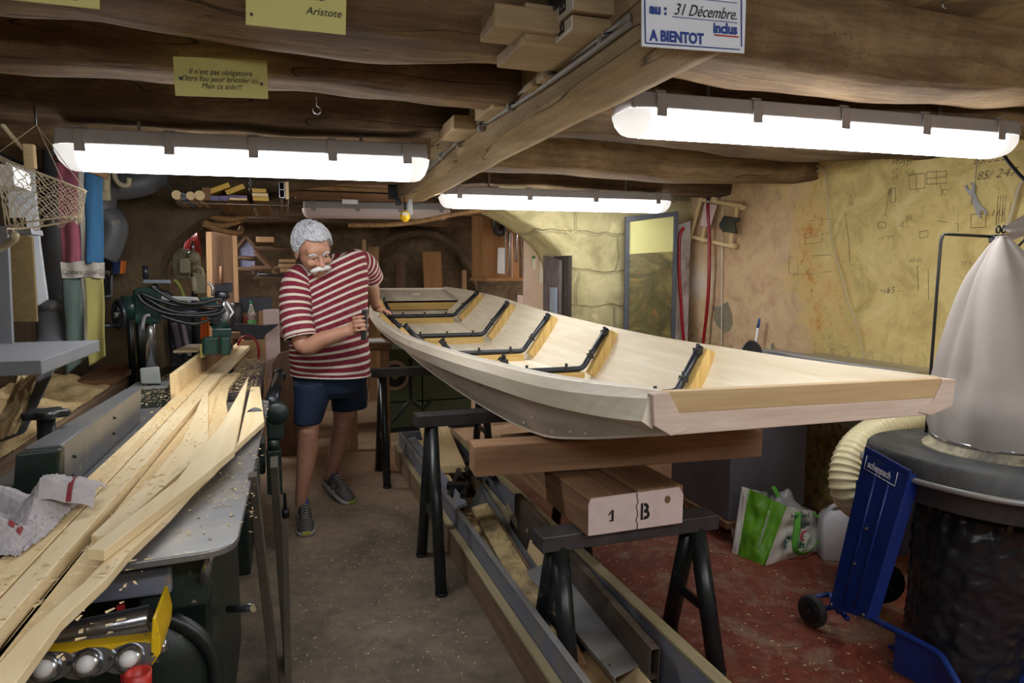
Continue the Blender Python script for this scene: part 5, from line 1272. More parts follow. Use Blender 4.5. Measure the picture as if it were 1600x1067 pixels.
# ---------------------------------------------------------------- left wall: sawdust bench, shelf, panels, duct
bn = thing('sawdust_bench', (-1.03, 3.6, 0), 'low wooden bench along the left wall heaped with sawdust', 'bench')
MB().bb((-1.2,2.2,.70), (-.865,4.54,.74)).build('top', m_oldpine, bn)
bv = wood('bench_rail', (150,124,100), (104,84,66), 'Y', 1, .8, .5, False, .1)
MB().bb((-.865,2.2,.72), (-.838,4.54,.815)).build('front_rail', bv, bn, bevel=.003)
for y in (2.4, 3.5, 4.45): MB().bb((-.93,y,0), (-.88,y+.05,.70)).build('leg', m_oldpine, bn)
MB().bb((-.90,2.2,.2), (-.885,4.5,.70)).build('front_panel', wood('dark_panel', (88,66,52), (58,44,34), 'Y', 1, .8), bn)
stuff(tag(MB().grid(lambda u, v: Vector((-1.18+.31*u, 2.25+2.27*v, .742+(.05+.09*(1-u)**1.5)*min(1, 6*(1-v))+.035*noise.noise(Vector((u*4, v*16, 2)))*min(1, 5*(1-u)+.2)+.006*noise.noise(Vector((u*30, v*120, 0)))+.02)), 30, 140).build('sawdust_heap', m_saw), 'heap of pale sawdust on the left wall bench', 'sawdust'))
tag(board('dark_board', Vector((-.95,4.05,.815)), Vector((-.90,4.50,.85)), .20, .03, m_oldpine, None, bevel=.003), 'short reddish board half buried in the sawdust, far end of the bench', 'board')
m_gpanel = dirty('grey_painted_board', (124,126,132), (112,114,118), .4, .6, 0, 4, .03)
# shelf slab
def px8(near, th_z, name, mat, label, cat, bevel=.003): pass
s1, s2 = PY(0,548,2.4), PY(73,549,2.35)
tag(MB().hexa([(-.98,2.30,1.108),(-.67,2.30,1.108),(-.665,2.95,1.108),(-.98,2.95,1.108),(-.98,2.30,1.150),(-.67,2.30,1.150),(-.665,2.95,1.150),(-.98,2.95,1.150)]).build('grey_slab', m_gpanel, bevel=.003), 'thick grey slab shelf dusted with sawdust at the left edge', 'shelf')
sb2 = bpy.data.objects['grey_slab']
tag(MB().bb((-1.19,2.45,1.10), (-.98,2.75,1.14)).build('wall_bracket', m_dsteel), 'dark bracket carrying the grey slab shelf on the left wall', 'bracket')
# upright panels: white board, chipboard, grey board
def upright(px, Yn, th, mat, name, label, cat='board', Yf=None):
    P = [PY(a, b, Yn if (Yf is None or i in (0, 3)) else Yf) for i, (a, b) in enumerate(px)]
    return tag(MB().prism(P, (0, th, 0)).build(name, mat, bevel=.002), label, cat)
upright([(-40,365),(12,365),(20,545),(-40,545)], 2.9, .02, m_gpanel, 'grey_board', 'pale grey board standing on the slab shelf, leftmost')
upright([(-30,250),(20,260),(23,290),(-30,290)], 2.5, .15, m_lamp if False else m_white, 'white_box', 'small white junction box at the left edge by the net basket', 'box')
m_chip = solid('chipboard', (112,94,58), .85, 0, .2, 60, .2)
upright([(14,360),(50,370),(58,503),(19,503)], 3.05, .018, m_chip, 'chipboard', 'brown chipboard panel leaning left of the white board')
upright([(8,252),(52,262),(62,380),(74,468),(58,478),(52,470),(40,340),(14,340)], 3.3, .02, dirty('stained_white_board', (196,200,206), (150,160,176), .4, .6, 0, 6, .03), 'white_board', 'tall white painted board with blue-grey stains behind the net basket')
upright([(-20,352),(48,357),(50,366),(-20,363)], 2.7, .12, m_gpanel, 'grey_ledge', 'narrow grey ledge above the chipboard panel', 'ledge')
for sx in ():
    pass
tag(MB().tube(cr([PY(-20,395,2.6), PY(5,385,2.6), PY(20,375,2.55), PY(24,368,2.5)], 5), .012, 10).build('white_pipe', m_cable), 'bent cream pipe end at the left edge below the net', 'pipe')
# duct: vertical pipe and big diagonal channel
m_pvc = dirty('grey_pvc', (92,94,98), (76,78,82), .4, .45, 0, 3, .02, (160,146,120))
dp = thing('drain_pipe', PY(92,560,3.5), 'grey plastic drain pipe running down the left wall, sawdust on its elbow', 'pipe')
MB().tube([PY(86,225,3.75), PY(85,470,3.7)], .052, 20).build('upper_pipe', m_pvc, dp)
MB().tube([PY(83,468,3.6), PY(83,485,3.6)], .075, 22).build('socket', m_pvc, dp)
MB().tube([PY(83,480,3.6), PY(84,530,3.55), PY(80,545,3.5), PY(70,562,3.4)], .066, 22).build('lower_pipe', m_pvc, dp)
dg = thing('grey_duct', PY(50,620,2.9), 'wide grey slanting duct coated with sawdust under the slab shelf', 'duct')
MB().hexa([PY(-20,700,2.55), PY(40,676,2.5), PY(40,676,2.6), PY(-20,700,2.65), PY(42,560,3.2), PY(95,558,3.15), PY(95,558,3.3), PY(42,560,3.3)]).build('channel', m_pvc, dg, bevel=.006)
stuff(MB().grid(lambda u, v: PY(-18,698,2.54).lerp(PY(28,682,2.49), u).lerp(PY(44,562,3.19).lerp(PY(72,560,3.14), u), v)+Vector((0,-.004,.012+.010*noise.noise(Vector((u*5, v*9, 1))))), 20, 50).build('sawdust_layer', m_saw, dg))
# upper ducts near the pier
du = thing('ventilation_duct', PY(175,330,4.3), 'big grey duct bending down beside the banner in the far left corner', 'duct')
MB().tube(cr([PY(248,270,4.35), PY(225,284,4.3), PY(195,290,4.28), PY(172,292,4.25), PY(160,300,4.2), PY(158,330,4.2), PY(172,345,4.2), PY(176,360,4.2), PY(168,385,4.2), PY(160,400,4.2)], 6), .075, 22).build('elbow', m_pvc, du)
MB().tube(cr([PY(178,262,4.1), PY(180,278,4.1), PY(188,288,4.1), PY(200,289,4.1), PY(202,278,4.1)], 5), .013, 10).build('handle_pipe', m_cable, du)
MB().tube([PY(166,262,4.0), PY(165,312,4.0)], .02, 10).build('bracket', m_cable, du)
MB().box(PY(164,306,3.98), (.05,.03,.05)).build('bracket_foot', m_cable, du, bevel=.008)
ub = thing('wall_unit', PY(165,430,4.5), 'tall dark glazed panel with grey frame on the far left pier', 'panel')
upx = [(162,385),(174,380),(174,462),(162,464)]
P = [PY(a, b, 4.5) for a, b in upx]; MB().prism(P, (0,.02,0)).build('pane', solid('dark_pane', (40,40,42), .2), ub)
for (a, b) in (((174,378),(174,464)), ((162,464),(175,462))): MB().tube([PY(*a, 4.49), PY(*b, 4.49)], .008, 6).build('frame_bar', m_gpanel, ub)
bb_ = thing('blue_socket_box', PY(183,420,4.5), 'small blue electrical box with an orange side on the brown pier', 'box')
MB().prism([PY(a, b, 4.42) for a, b in ((175,407),(189,407),(187,428),(175,429))], (0,.08,0)).build('case', solid('navy_plastic', (34,52,96), .4), bb_, bevel=.003)
MB().prism([PY(a, b, 4.415) for a, b in ((189,407),(193,408),(191,427),(187,428))], (0,.08,0)).build('orange_side', solid('orange_plastic', (214,110,30), .5), bb_)
MB().tube(cr([PY(176,372,4.45), PY(176,390,4.43), PY(181,405,4.43)], 5), .010, 8).build('cable', m_black, bb_)
# dark pipes standing by the pier
for k, (x, w_) in enumerate(((201,9), (215,7), (219,9))):
    y_ = 4.32+.05*k
    tag(MB().tube([PY(x,466,y_), Vector((PY(x,466,y_).x, y_, .745))], .018, 14).build('standing_pipe', m_trestle), ('leftmost of the dark pipes standing by the pier, behind the saw column', 'middle dark pipe standing by the pier, behind the saw column', 'right one of the dark pipes standing by the pier, nearest the column')[k], 'pipe', 'dark pipes standing by the pier')
# ---------------------------------------------------------------- banner
m_cr, m_wt, m_bl_, m_gr, m_ye = [wood(n, a, b, 'Z', 2.2, .9, .6, False, .05) for n, a, b in (('crimson_cloth', (142,80,94), (118,62,76)), ('offwhite_cloth', (170,164,156), (150,144,136)), ('blue_cloth', (58,102,136), (42,82,118)), ('grey_green_cloth', (98,110,106), (74,88,84)), ('yellow_cloth', (158,152,96), (142,134,76)))]
bnr = thing('hanging_banner', PY(128,590,3.45), 'hanging cloth banner, crimson white and blue above, green and yellow below', 'banner')
Yb = 3.45
def strip_cloth(name, x0t, x1t, x0b, x1b, yt0, yt1, yb0, yb1, mat, sd=0, n=10, m=40):
    def f(u, v):
        a = PY(x0t+(x1t-x0t)*u, yt0+(yt1-yt0)*u, Yb); b = PY(x0b+(x1b-x0b)*u, yb0+(yb1-yb0)*u, Yb); p = a.lerp(b, v)
        p.y += .012*sin(p.x*70+sd+v*2)*(.3+v)+.006*sin(v*9+sd); return p
    o = MB().grid(f, n, m).build(name, mat, bnr); s_ = o.modifiers.new('solid', 'SOLIDIFY'); s_.thickness = .0025; return o
strip_cloth('crimson_stripe', 88,121,95,126, 253,262,411,412, m_cr)
strip_cloth('white_stripe', 121,131,126,135, 262,266,412,412, m_wt, 1, 4)
strip_cloth('blue_stripe', 131,160,135,161, 266,275,412,411, m_bl_, 2)
def lab(u, v):
    a = PY(94+69*u, 409+2*sin(u*9)*.7, Yb-.012); b = PY(97+66*u, 434+1.2*sin(u*8), Yb-.012); p = a.lerp(b, v); p.y += .006*sin(u*14); return p
MB().grid(lab, 30, 8).build('lettered_band', m_wt, bnr)
q0, q1 = PY(97,427,Yb-.022), PY(161,427,Yb-.022)
text('lettering', 'Confrerie pescal Clery', plane_M(q0+Vector((0,0,-.003)), q1-q0, (0,0,1)), .030, solid('grey_stitching', (96,84,74), .8), bnr, spx=.66, shear=.1)
strip_cloth('green_stripe', 97,126,104,134, 434,434,586,560, m_gr, 3)
strip_cloth('white_stripe', 126,133,134,139, 434,434,558,556, m_wt, 4, 4)
strip_cloth('yellow_stripe', 133,162,139,166, 434,434,572,556, m_ye, 5)
MB().tube([PY(84,246,Yb), PY(168,276,Yb)], .012, 8).build('rod', m_oldpine, bnr)
# ---------------------------------------------------------------- net basket
nb = thing('net_basket', PY(70,340,2.5), 'knotted string net basket hanging from a beam at the far left', 'net')
m_str = solid('net_string', (200,186,160), .9, 0, .06)
nc = PY(66,310,2.5)
def netp(u, v):   # u around, v down
    a = 2*pi*u; r1 = 1-.18*v; x = .118*cos(a)*r1; y = .10*sin(a)*r1; z = .075-.15*v+(-.10*x)*1.5*(1-.3*v)+(.03*cos(a) if v > .9 else 0)
    return nc+Vector((x*(1)+.0, y, z-.03*(1-v)*cos(a)))
for d_ in (1, -1):
    for k in range(22):
        pts = [netp(k/22+d_*v*.22+.006*sin(v*40), v) for v in [i/14 for i in range(15)]]
        MB().tube([p+Vector((.003*noise.noise(p*60), .003*noise.noise(p*70+Vector((5,5,5))), 0)) for p in pts], .0013, 4).build('mesh_cord', m_str, nb)
for v in (0, 1): MB().tube([netp(i/40, v) for i in range(40)], .0028, 6, closed=True).build('rim', m_str, nb)
for k in range(9):
    u = k/9; a, b = netp(u, 1), netp(-u+.12, 1); MB().tube([a.lerp(b, t)+Vector((0,0,-.02*sin(pi*t))) for t in (0,.25,.5,.75,1)], .0012, 4).build('mesh_cord', m_str, nb)
top = PY(56,196,2.5)
for u in (.5, .02, .2): MB().tube([netp(u, 0), top if u > .3 else top+Vector((.003,0,0))], .0012, 4).build('hanging_cord', m_str, nb)
MB().tube([top, top+Vector((0,0,.06))], .003, 6).build('hook', m_dsteel, nb)
tag(MB().bb(tuple(PY(37,262,3.0)), tuple(PY(52,225,3.0)+Vector((0,.03,0)))).build('wooden_cleat', m_newpine2, bevel=.003), 'small light wooden block screwed up under the beam left of the banner', 'block')
for k in range(3):
    tag(MB().tube(cr([PY(-30,225+k*6,3.4), PY(20,250+k*6,3.6), PY(60,268+k*5,3.8), PY(90,276+k*3,3.9)], 5), .009, 8).build('wall_cable', m_black if k != 1 else m_cable), ('top', 'middle cream', 'lowest')[k]+' cable of the bundle at the top of the left wall', 'cable', 'cables along the left wall')
tag(MB().tube([PY(2,193,3.3), PY(34,232,3.5)], .01, 8).build('conduit', m_cable), 'short cream conduit slanting down from the beam in the top left', 'conduit')
# ---------------------------------------------------------------- the man
m_skin = solid('tanned_skin', (178,130,106), .5, 0, .07, 14, .08)
m_skinleg = m_skin
m_hair = wood('silver_hair', (220,220,226), (150,150,158), 'Z', 9, .5, .85, False, .5)
m_shorts = solid('navy_shorts', (20,34,58), .85, 0, .12, 8, .2)
m_shoe = dirty('grey_running_shoe', (84,82,80), (60,58,56), .5, .7, 0, 14, .1)
m_sole = solid('pale_sole', (150,148,140), .7, 0, .1)
def stripes(name, freq, w=.34):
    m, nt, bs = newmat(name); uv = nt.nodes.new('ShaderNodeUVMap'); uv.uv_map = 'uv'
    sp = nt.nodes.new('ShaderNodeSeparateXYZ'); nt.links.new(uv.outputs[0], sp.inputs[0])
    f = math_n(nt, 'FRACT', math_n(nt, 'MULTIPLY', sp.outputs['Y'], freq))
    col = ramp(nt, f, [(w-.03, srgb((216,206,190))), (w, srgb((122,24,46))), (.97, srgb((122,24,46))), (1.0, srgb((216,206,190)))])
    n_ = noise_t(nt, mapping(nt), 40, 3, .6); col = mix(nt, .12, col, ramp(nt, n_, [(.3, val(.02)), (.7, val(.3))]))
    nt.links.new(col, bs.inputs['Base Color']); bs.inputs['Roughness'].default_value = .9; bs.inputs['Specular IOR Level'].default_value = .15
    bump(nt, bs, noise_t(nt, mapping(nt), 11, 3, .6), .5, .012); return m
m_shirt = stripes('striped_jersey', 1/.0385)
def grid_uv(name, fn, nu, nv, uvfn, mat, parent, thick=.003):
    mb = MB().grid(fn, nu, nv); o = mb.build(name, mat, parent); me = o.data
    uvl = me.uv_layers.new(name='uv')
    for lp in me.loops:
        i, j = divmod(lp.vertex_index, nv+1); uvl.data[lp.index].uv = uvfn(i/nu, j/nv)
    if thick: s_ = o.modifiers.new('solid', 'SOLIDIFY'); s_.thickness = thick; s_.offset = 1
    return o
def remesh(o, vox=.007, it=6):
    r = o.modifiers.new('remesh', 'REMESH'); r.mode = 'VOXEL'; r.voxel_size = vox; r.use_smooth_shade = True
    s_ = o.modifiers.new('smooth', 'SMOOTH'); s_.factor = .5; s_.iterations = it; return o
e1 = Vector((cos(PSI), -sin(PSI), 0)); e2 = Vector((sin(PSI), cos(PSI), 0)); ez = Vector((0,0,1))
man = thing('person', (.2, 4.0, 0), 'grey-haired man with moustache, striped T-shirt and navy shorts, leaning towards the boat', 'person')
J = lambda px, py, Y: PY(px, py, Y)
rows = [(494,406,3.90,.080,.060,.34), (498,409,3.895,.105,.078,.40), (507,413,3.895,.152,.10,.46), (511,423,3.90,.192,.115,.50), (513,447,3.91,.203,.125,.50), (513,478,3.93,.205,.135,.44),
        (514,512,3.95,.205,.146,.30), (515,545,3.97,.209,.155,.10), (516,572,3.99,.210,.155,-.02), (517,585,3.99,.208,.152,-.03)]
rc_ = [(i/(len(rows)-1),)+tuple(J(r[0], r[1], r[2]))+r[3:] for i, r in enumerate(rows)]
def torso(t, a, sh=0, sag=True):
    x, y, z, hx, hy, tl = lerp_tab(rc_, t)
    c_, s_ = cos(a), sin(a); n_ = 2.4
    d = (abs(c_)**n_+abs(s_)**n_)**(-1/n_)
    belly = 1+.10*max(0, -s_)*max(0, sin((t-.35)/.6*pi) if t > .35 else 0)
    px_ = c_*d*(hx+sh); py_ = s_*d*(hy+sh)*belly
    sg = -.018*sin(pi*min(1, max(0, (t-.5)*2)))*cos(c_*1.4)*(1 if s_ < 0 else 0) if sag else 0
    w_ = (.005*noise.noise(Vector((c_*3, s_*3, t*9)))+.004*sin(t*40+c_*6)*(.5 if t > .5 else .1)) if sh > 0 else 0
    p = Vector((x, y, z))+e1*(px_+w_*c_)+e2*(py_+w_*s_)+ez*(tl*px_+sg)
    if t < .3 and s_ < .3: p += ez*(-.085*(1-t/.3)*min(1, .3-s_)*(1-.35*c_))     # scooped neckline at the front
    return p
L_ = [0]
for i in range(60): L_.append(L_[-1]+(torso((i+1)/60, -pi/2, 0)-torso(i/60, -pi/2, 0)).length)
def clen(t): k = t*60; i = min(59, int(k)); return L_[i]+(L_[i+1]-L_[i])*(k-i)
grid_uv('shirt', lambda u, v: torso(u, 2*pi*v, .008), 70, 80, lambda u, v: (v, clen(u)), m_shirt, man)
shirt = [c for c in bpy.data.objects if c.parent == man and c.name.startswith('shirt')][0]
# collar band
MB().tube([torso(.004, 2*pi*i/40, .009) for i in range(40)], .006, 8, closed=True).build('collar', solid('offwhite_trim', (210,200,186), .9), shirt)
MB().tube([torso(.996, 2*pi*i/60, .009) for i in range(60)], .005, 8, closed=True).build('hem', MATS['offwhite_trim'], shirt)
# joints
SR, ER, WR = J(462,437,3.86), J(474,540,3.74), J(546,517,3.64)
SL, EL, WL = J(562,418,4.02), J(581,449,4.30), J(586,474,4.53)
def seglen(P): 
    L = [0]
    for a, b in zip(P, P[1:]): L.append(L[-1]+(b-a).length)
    return L
def sleeve(P, R_, name='sleeve'):
    P = [Vector(p) for p in P]; L = seglen(P); tot = L[-1]
    ups = []
    def f(u, v):
        s = u*tot; j = 0
        while j < len(L)-2 and L[j+1] < s: j += 1
        t = (s-L[j])/(L[j+1]-L[j]); p = P[j].lerp(P[j+1], t); d = (P[min(j+1, len(P)-1)]-P[j]).normalized()
        r = lerp_tab([(k/(len(R_)-1), rr) for k, rr in enumerate(R_)], u)[0]
        w1 = d.cross(e2).normalized(); w2 = d.cross(w1); a = 2*pi*v
        return p+(w1*cos(a)*(1+.03*sin(u*14))+w2*sin(a))*(r+.003*noise.noise(Vector((cos(a)*2, sin(a)*2, u*6))))
    o = grid_uv(name, f, 36, 30, lambda u, v: (v, u*tot), m_shirt, shirt); MB().tube([f(.997, i/24) for i in range(24)], .0045, 6, closed=True).build('cuff', MATS['offwhite_trim'], shirt); return o
sleeve(cr([J(487,424,3.89), J(466,440,3.86), J(462,480,3.81), J(467,512,3.77), J(470,527,3.755)], 6), [.045,.075,.083,.080,.082,.080])
sleeve(cr([J(530,424,3.96), J(553,409,4.0), J(572,416,4.09), J(580,433,4.19)], 6), [.03,.066,.070,.068,.066])
# body: one continuous surface
bd = MB()
def lofttube(P, R_, n=16): bd.tube(cr(P, 5), [lerp_tab([(k/(len(R_)-1), r) for k, r in enumerate(R_)], i/((len(P)-1)*5))[0] for i in range((len(P)-1)*5+1)], n)
def ttor():
    vs = [torso(.1+.9*i/20, 2*pi*k/28, -.012, False) for i in range(21) for k in range(28)]
    fs = [(i*28+k, i*28+(k+1) % 28, (i+1)*28+(k+1) % 28, (i+1)*28+k) for i in range(20) for k in range(28)]+[list(range(28)), [20*28+k for k in range(28)]]
    bd.add(vs, fs, True)
ttor()
HC = J(489,389,3.76)
lofttube([J(496,430,3.92), J(495,416,3.90), HC+Vector((0,.02,-.05))], [.068,.058,.058])
lofttube([SR, SR.lerp(ER, .5), ER, ER.lerp(WR, .45), WR], [.056,.052,.047,.044,.030])
lofttube([SL, SL.lerp(EL, .5), EL, EL.lerp(WL, .45), WL], [.052,.048,.044,.040,.030])
HL, KL, AL = J(488,598,3.98), J(482,672,3.93), J(471,776,3.94)
HR_, KR, AR = J(545,598,4.08), J(535,657,4.16), J(517,742,4.36)
bd.ell(J(516,592,4.02), (.15,.10,.10))
for (h, k, a, toe) in ((HL, KL, AL, -1), (HR_, KR, AR, 1)):
    bk = e2*.022
    lofttube([h, h.lerp(k, .5), k, k.lerp(a, .3)+bk*1.2, k.lerp(a, .7)+bk*.5, a, a-ez*.05], [.080,.078,.056,.060,.044,.035,.036])
    bd.ell(k-e2*.020, (.040,.040,.046))
# head
rol, yw, pt = radians(13), radians(40), radians(28)
F = ((-e2)*cos(yw)+e1*sin(yw))*cos(pt)-ez*sin(pt); U = ez-F*ez.dot(F); U.normalize(); Xh = U.cross(F)
U, Xh = (U*cos(rol)-Xh*sin(rol)), (Xh*cos(rol)+U*sin(rol))
KH = 1.10
def hp_(x, y, z): return HC+(Xh*x+F*y+U*z)*KH
HRm = Matrix(((Xh.x, F.x, U.x), (Xh.y, F.y, U.y), (Xh.z, F.z, U.z)))
def he(c, r): bd.ell(hp_(*c), [q*KH for q in r], HRm)
he((0,-.012,.030), (.077,.096,.088)); he((0,.012,-.03), (.066,.078,.075)); he((0,.050,-.088), (.040,.036,.034)); he((0,.020,-.070), (.052,.052,.036))
he((0,.066,.028), (.056,.028,.030)); he((0,.078,.012), (.045,.012,.008))
for s_ in (-1, 1):
    he((s_*.036,.068,-.030), (.024,.022,.020)); he((s_*.080,-.008,-.012), (.008,.020,.032)); he((s_*.030,.080,.016), (.020,.010,.007))
bd.tube([hp_(0,.086,.006), hp_(0,.102,-.018), hp_(0,.112,-.034), hp_(0,.098,-.042)], [.009,.011,.014,.010], 12)
for s_ in (-1, 1): he((s_*.012,.098,-.037), (.009,.010,.008))
he((0,.084,-.062), (.024,.012,.009)); he((0,.082,-.074), (.022,.012,.009))
# hands: palms and separate fingers
def finger(P, r0): bd.tube(cr(P, 4), [r0*(1-.25*i/((len(P)-1)*4)) for i in range((len(P)-1)*4+1)], 10)
pc = J(561,508,3.62)                       # right palm, behind the tool
bd.tube([WR, WR.lerp(pc, .5), pc, pc+e1*.012+ez*.01], [.029,.033,.036,.028], 14, flat=(1.15,.62))
for k in range(4):
    z_ = .036-.0225*k; b = pc+ez*z_-e1*(.022-.003*k)-e2*.012
    kn_ = b-e2*.020+e1*.004+ez*.004; mid = kn_+e1*.034-e2*.006+ez*.006; tp = mid+e1*(.022-.002*(k == 3))+e2*.010+ez*.001
    finger([b, kn_, mid, tp], .0098 if k < 3 else .0085)
finger([pc+ez*.010-e1*.004+e2*.012, pc+ez*.040+e1*.012+e2*.020, pc+ez*.060+e1*.030+e2*.012], .011)
lc = J(590,482,4.60)                       # left palm on the gunwale
bd.tube([WL, WL.lerp(lc, .5), lc, lc+e1*.03-ez*.012], [.028,.033,.034,.024], 14, flat=(.6,1.2))
for k in range(4):
    o_ = e2*(.030-.021*k); b = lc+o_+e1*.024-ez*.008; ln = (.062,.068,.062,.05)[k]
    finger([b, b+e1*ln*.5-ez*.006, b+e1*ln*.85-ez*.020, b+e1*ln*.95-ez*.036], .0092)
finger([lc-e2*.02-ez*.004, lc-e2*.046+e1*.012-ez*.012, lc-e2*.055+e1*.034-ez*.022], .0105)
body = remesh(bd.build('body', m_skin, man), .0055, 3)
# face details
MB().ell(hp_(.031,.078,.001), (.012,.010,.010), HRm).build('eye', m_white, man); MB().ell(hp_(-.031,.078,.001), (.012,.010,.010), HRm).build('eye', m_white, man)
for s_ in (-1, 1):
    MB().ell(hp_(s_*.031,.086,-.003), (.005,.004,.005), HRm).build('iris', m_black, man)
    MB().ell(hp_(s_*.031,.082,.006), (.016,.010,.007), HRm).build('eyelid', m_skin, man)
def tuft(name, pts, r, mat=None, seed=0, strands=46, spread=.006):
    mb = MB(); rnd = random.Random(seed); pts = cr(pts, 4)
    mb.tube(pts, [r*(.35+.65*sin(pi*(.1+.8*i/(len(pts)-1)))) for i in range(len(pts))], 10)
    for _ in range(strands):
        i = rnd.randrange(len(pts)-2); a = pts[i]; d = (pts[i+2]-pts[i]).normalized(); o_ = Vector((rnd.uniform(-1,1), rnd.uniform(-1,1), rnd.uniform(-1,1)))*r*.75
        mb.tube([a+o_, a+o_+d*.009-U*.003, a+o_*1.3+d*.016-U*.009], [.0016,.0014,.0004], 5)
    return mb.build(name, mat or m_hair, man)
tuft('eyebrow', [hp_(-.052,.078,.014), hp_(-.032,.088,.021), hp_(-.014,.090,.015)], .0045, seed=1, strands=24)
tuft('eyebrow', [hp_(.052,.078,.014), hp_(.032,.088,.021), hp_(.014,.090,.015)], .0045, seed=2, strands=24)
m_mst = solid('white_moustache', (226,224,222), .6, 0, .12, 40, .4)
tuft('moustache', [hp_(-.046,.086,-.068), hp_(-.026,.100,-.054), hp_(0,.106,-.048), hp_(.026,.100,-.054), hp_(.046,.086,-.068)], .0135, m_mst, 3, 90)
MB().tube(cr([hp_(-.018,.094,-.071), hp_(0,.098,-.070), hp_(.018,.094,-.071)], 4), .0035, 6).build('mouth', solid('lip', (150,84,76), .5), man)
# hair: cap of the skull with strands lying forward
def hair(u, v):
    th = .02+u*1.0; a = 2*pi*v; f_ = (cos(a)+1)/2          # a=0 is the front
    lim = (1.02+.12*sin(a) if abs(((a+pi) % (2*pi))-pi) < .9 else 1.12+ (2.25-1.12)*min(1, (abs(((a+pi) % (2*pi))-pi)-.9)/.7))
    t = u*lim; nn_ = 1+.035*noise.noise(Vector((cos(a)*3, sin(a)*3, t*4)))+.012*sin(a*34+6*noise.noise(Vector((t*3, a, 0))))
    r = (.087*nn_, .107*nn_, .102*nn_)
    k = 1-.10*max(0, (t-1.5))
    return hp_(sin(t)*sin(a)*r[0]*k, -.014+sin(t)*cos(a)*r[1]*k, .028+cos(t)*r[2])
h_ = MB().grid(hair, 40, 90).build('hair', m_hair, man); s_ = h_.modifiers.new('solid', 'SOLIDIFY'); s_.thickness = .014; s_.offset = -1
mb = MB(); rnd = random.Random(11)
for _ in range(520):
    v = rnd.random(); u = rnd.random()**.7*.93; P = []
    for k in range(4):
        uu_ = min(1.04, u+k*.09); q = hair(uu_, v+.018*k+.006*k*rnd.uniform(-1,1)); n_ = (q-HC).normalized(); P.append(q+n_*(.002+.004*sin(k*1.0)))
    mb.tube(P, [.0034,.0036,.0028,.0006], 5)
mb.build('hair_strands', m_hair, h_)
# shorts
sh = MB()
hp0 = J(516,590,4.02)
def sring(c, hx, hy, z, n=28, tl=0):
    return [Vector((c.x, c.y, z))+e1*cos(2*pi*k/n)*hx+e2*sin(2*pi*k/n)*hy+ez*tl*cos(2*pi*k/n) for k in range(n)]
def loft(mb, R_):
    n = len(R_[0]); vs = [p for q in R_ for p in q]; mb.add(vs, [(i*n+k, i*n+(k+1) % n, (i+1)*n+(k+1) % n, (i+1)*n+k) for i in range(len(R_)-1) for k in range(n)]+[list(range(n)), [(len(R_)-1)*n+k for k in range(n)]], True)
zt_ = J(516,574,4.0).z
loft(sh, [sring(J(516,574,4.0), .212, .165, zt_), sring(hp0, .214, .165, hp0.z), sring(hp0, .190, .135, hp0.z-.07), sring(hp0, .15, .10, hp0.z-.11)])
k1 = J(481,660,3.94); k2 = J(546,638,4.14)
loft(sh, [sring(J(489,596,3.98), .105, .135, J(489,596,3.98).z), sring(J(487,625,3.96), .096, .112, J(487,625,3.96).z), sring(k1, .076, .088, k1.z), sring(k1, .074, .086, k1.z-.004)])
loft(sh, [sring(J(543,594,4.06), .108, .135, J(543,594,4.06).z), sring(J(546,615,4.1), .108, .12, J(546,615,4.1).z), sring(k2, .104, .108, k2.z, tl=.006), sring(k2, .104, .106, k2.z-.004, tl=.006)])
remesh(sh.build('shorts', m_shorts, man), .007, 5)
# shoes
def shoe(toe, heel, pitch, roll_=0):
    toe, heel = Vector(toe), Vector(heel); M, L = frame(heel, toe); L = .285
    if pitch: M = M @ Matrix.Rotation(0, 4, 'Y')
    def T(p): return M @ Vector(p)
    prof = [(-.01,.020,.045),(.0,.030,.075),(.03,.036,.095),(.07,.037,.105),(.11,.038,.098),(.15,.042,.078),(.19,.047,.062),(.23,.047,.052),(.26,.040,.042),(.28,.026,.03),(.288,.01,.016)]
    R_ = []
    for x, w_, h in prof:
        q = []
        for k in range(20):
            a = 2*pi*k/20; yy, zz = cos(a)*w_, sin(a); zz = zz*h/2+h/2 if zz > 0 else zz*.5*h+h/2
            q.append(T((x, yy*(1 if sin(a) < .2 else .82), .016+zz)))
        R_.append(q)
    up_ = MB(); loft(up_, R_); o = up_.build('shoe', m_shoe, man); o.modifiers.new('sub', 'SUBSURF').levels = 1
    so = MB(); R2 = []
    for x, w_, h in prof: R2.append([T((x*1.02-.003, yy, zz)) for yy, zz in ((-w_*1.08,0),(-w_*1.12,.022+(.012 if x < .08 else 0)),(w_*1.12,.022+(.012 if x < .08 else 0)),(w_*1.08,0))])
    loft(so, R2); so.build('sole', m_sole, o)
    for k in range(6):
        x = .105+.019*k; h = lerp_tab([(p[0], p[2]) for p in prof], x)[0]+.019; w_ = .022-.001*k
        MB().tube(cr([T((x, -w_, h-.010)), T((x+.006, 0, h+.002)), T((x+.0, w_, h-.010))], 4), .0028, 6).build('lace', m_sole, o)
    MB().hexa([T((.065,-.022,.10)), T((.085,-.022,.10)), T((.085,.022,.10)), T((.065,.022,.10)), T((.045,-.024,.135)), T((.06,-.024,.135)), T((.06,.024,.135)), T((.045,.024,.135))]).build('tongue', solid('blue_tongue', (40,44,130), .6), o, bevel=.006)
    for s_ in (-1, 1): MB().tube(cr([T((.10, s_*.0385, .03)), T((.125, s_*.036, .07)), T((.15, s_*.043, .035)), T((.18,s_*.040,.062))], 4), .0028, 6).build('side_band', m_sole, o)
    c = MB(); c.box((.282,0,.020), (.02,.045,.022)); cc = c.build('toe_tip', solid('yellow_green_rubber', (160,160,60), .6), o, M, .006)
    return o
t1 = PZ(478,830,0); h1 = AL-ez*AL.z+e2*.045; d1 = (Vector((t1.x, t1.y, 0))-Vector((h1.x, h1.y, 0))).normalized()
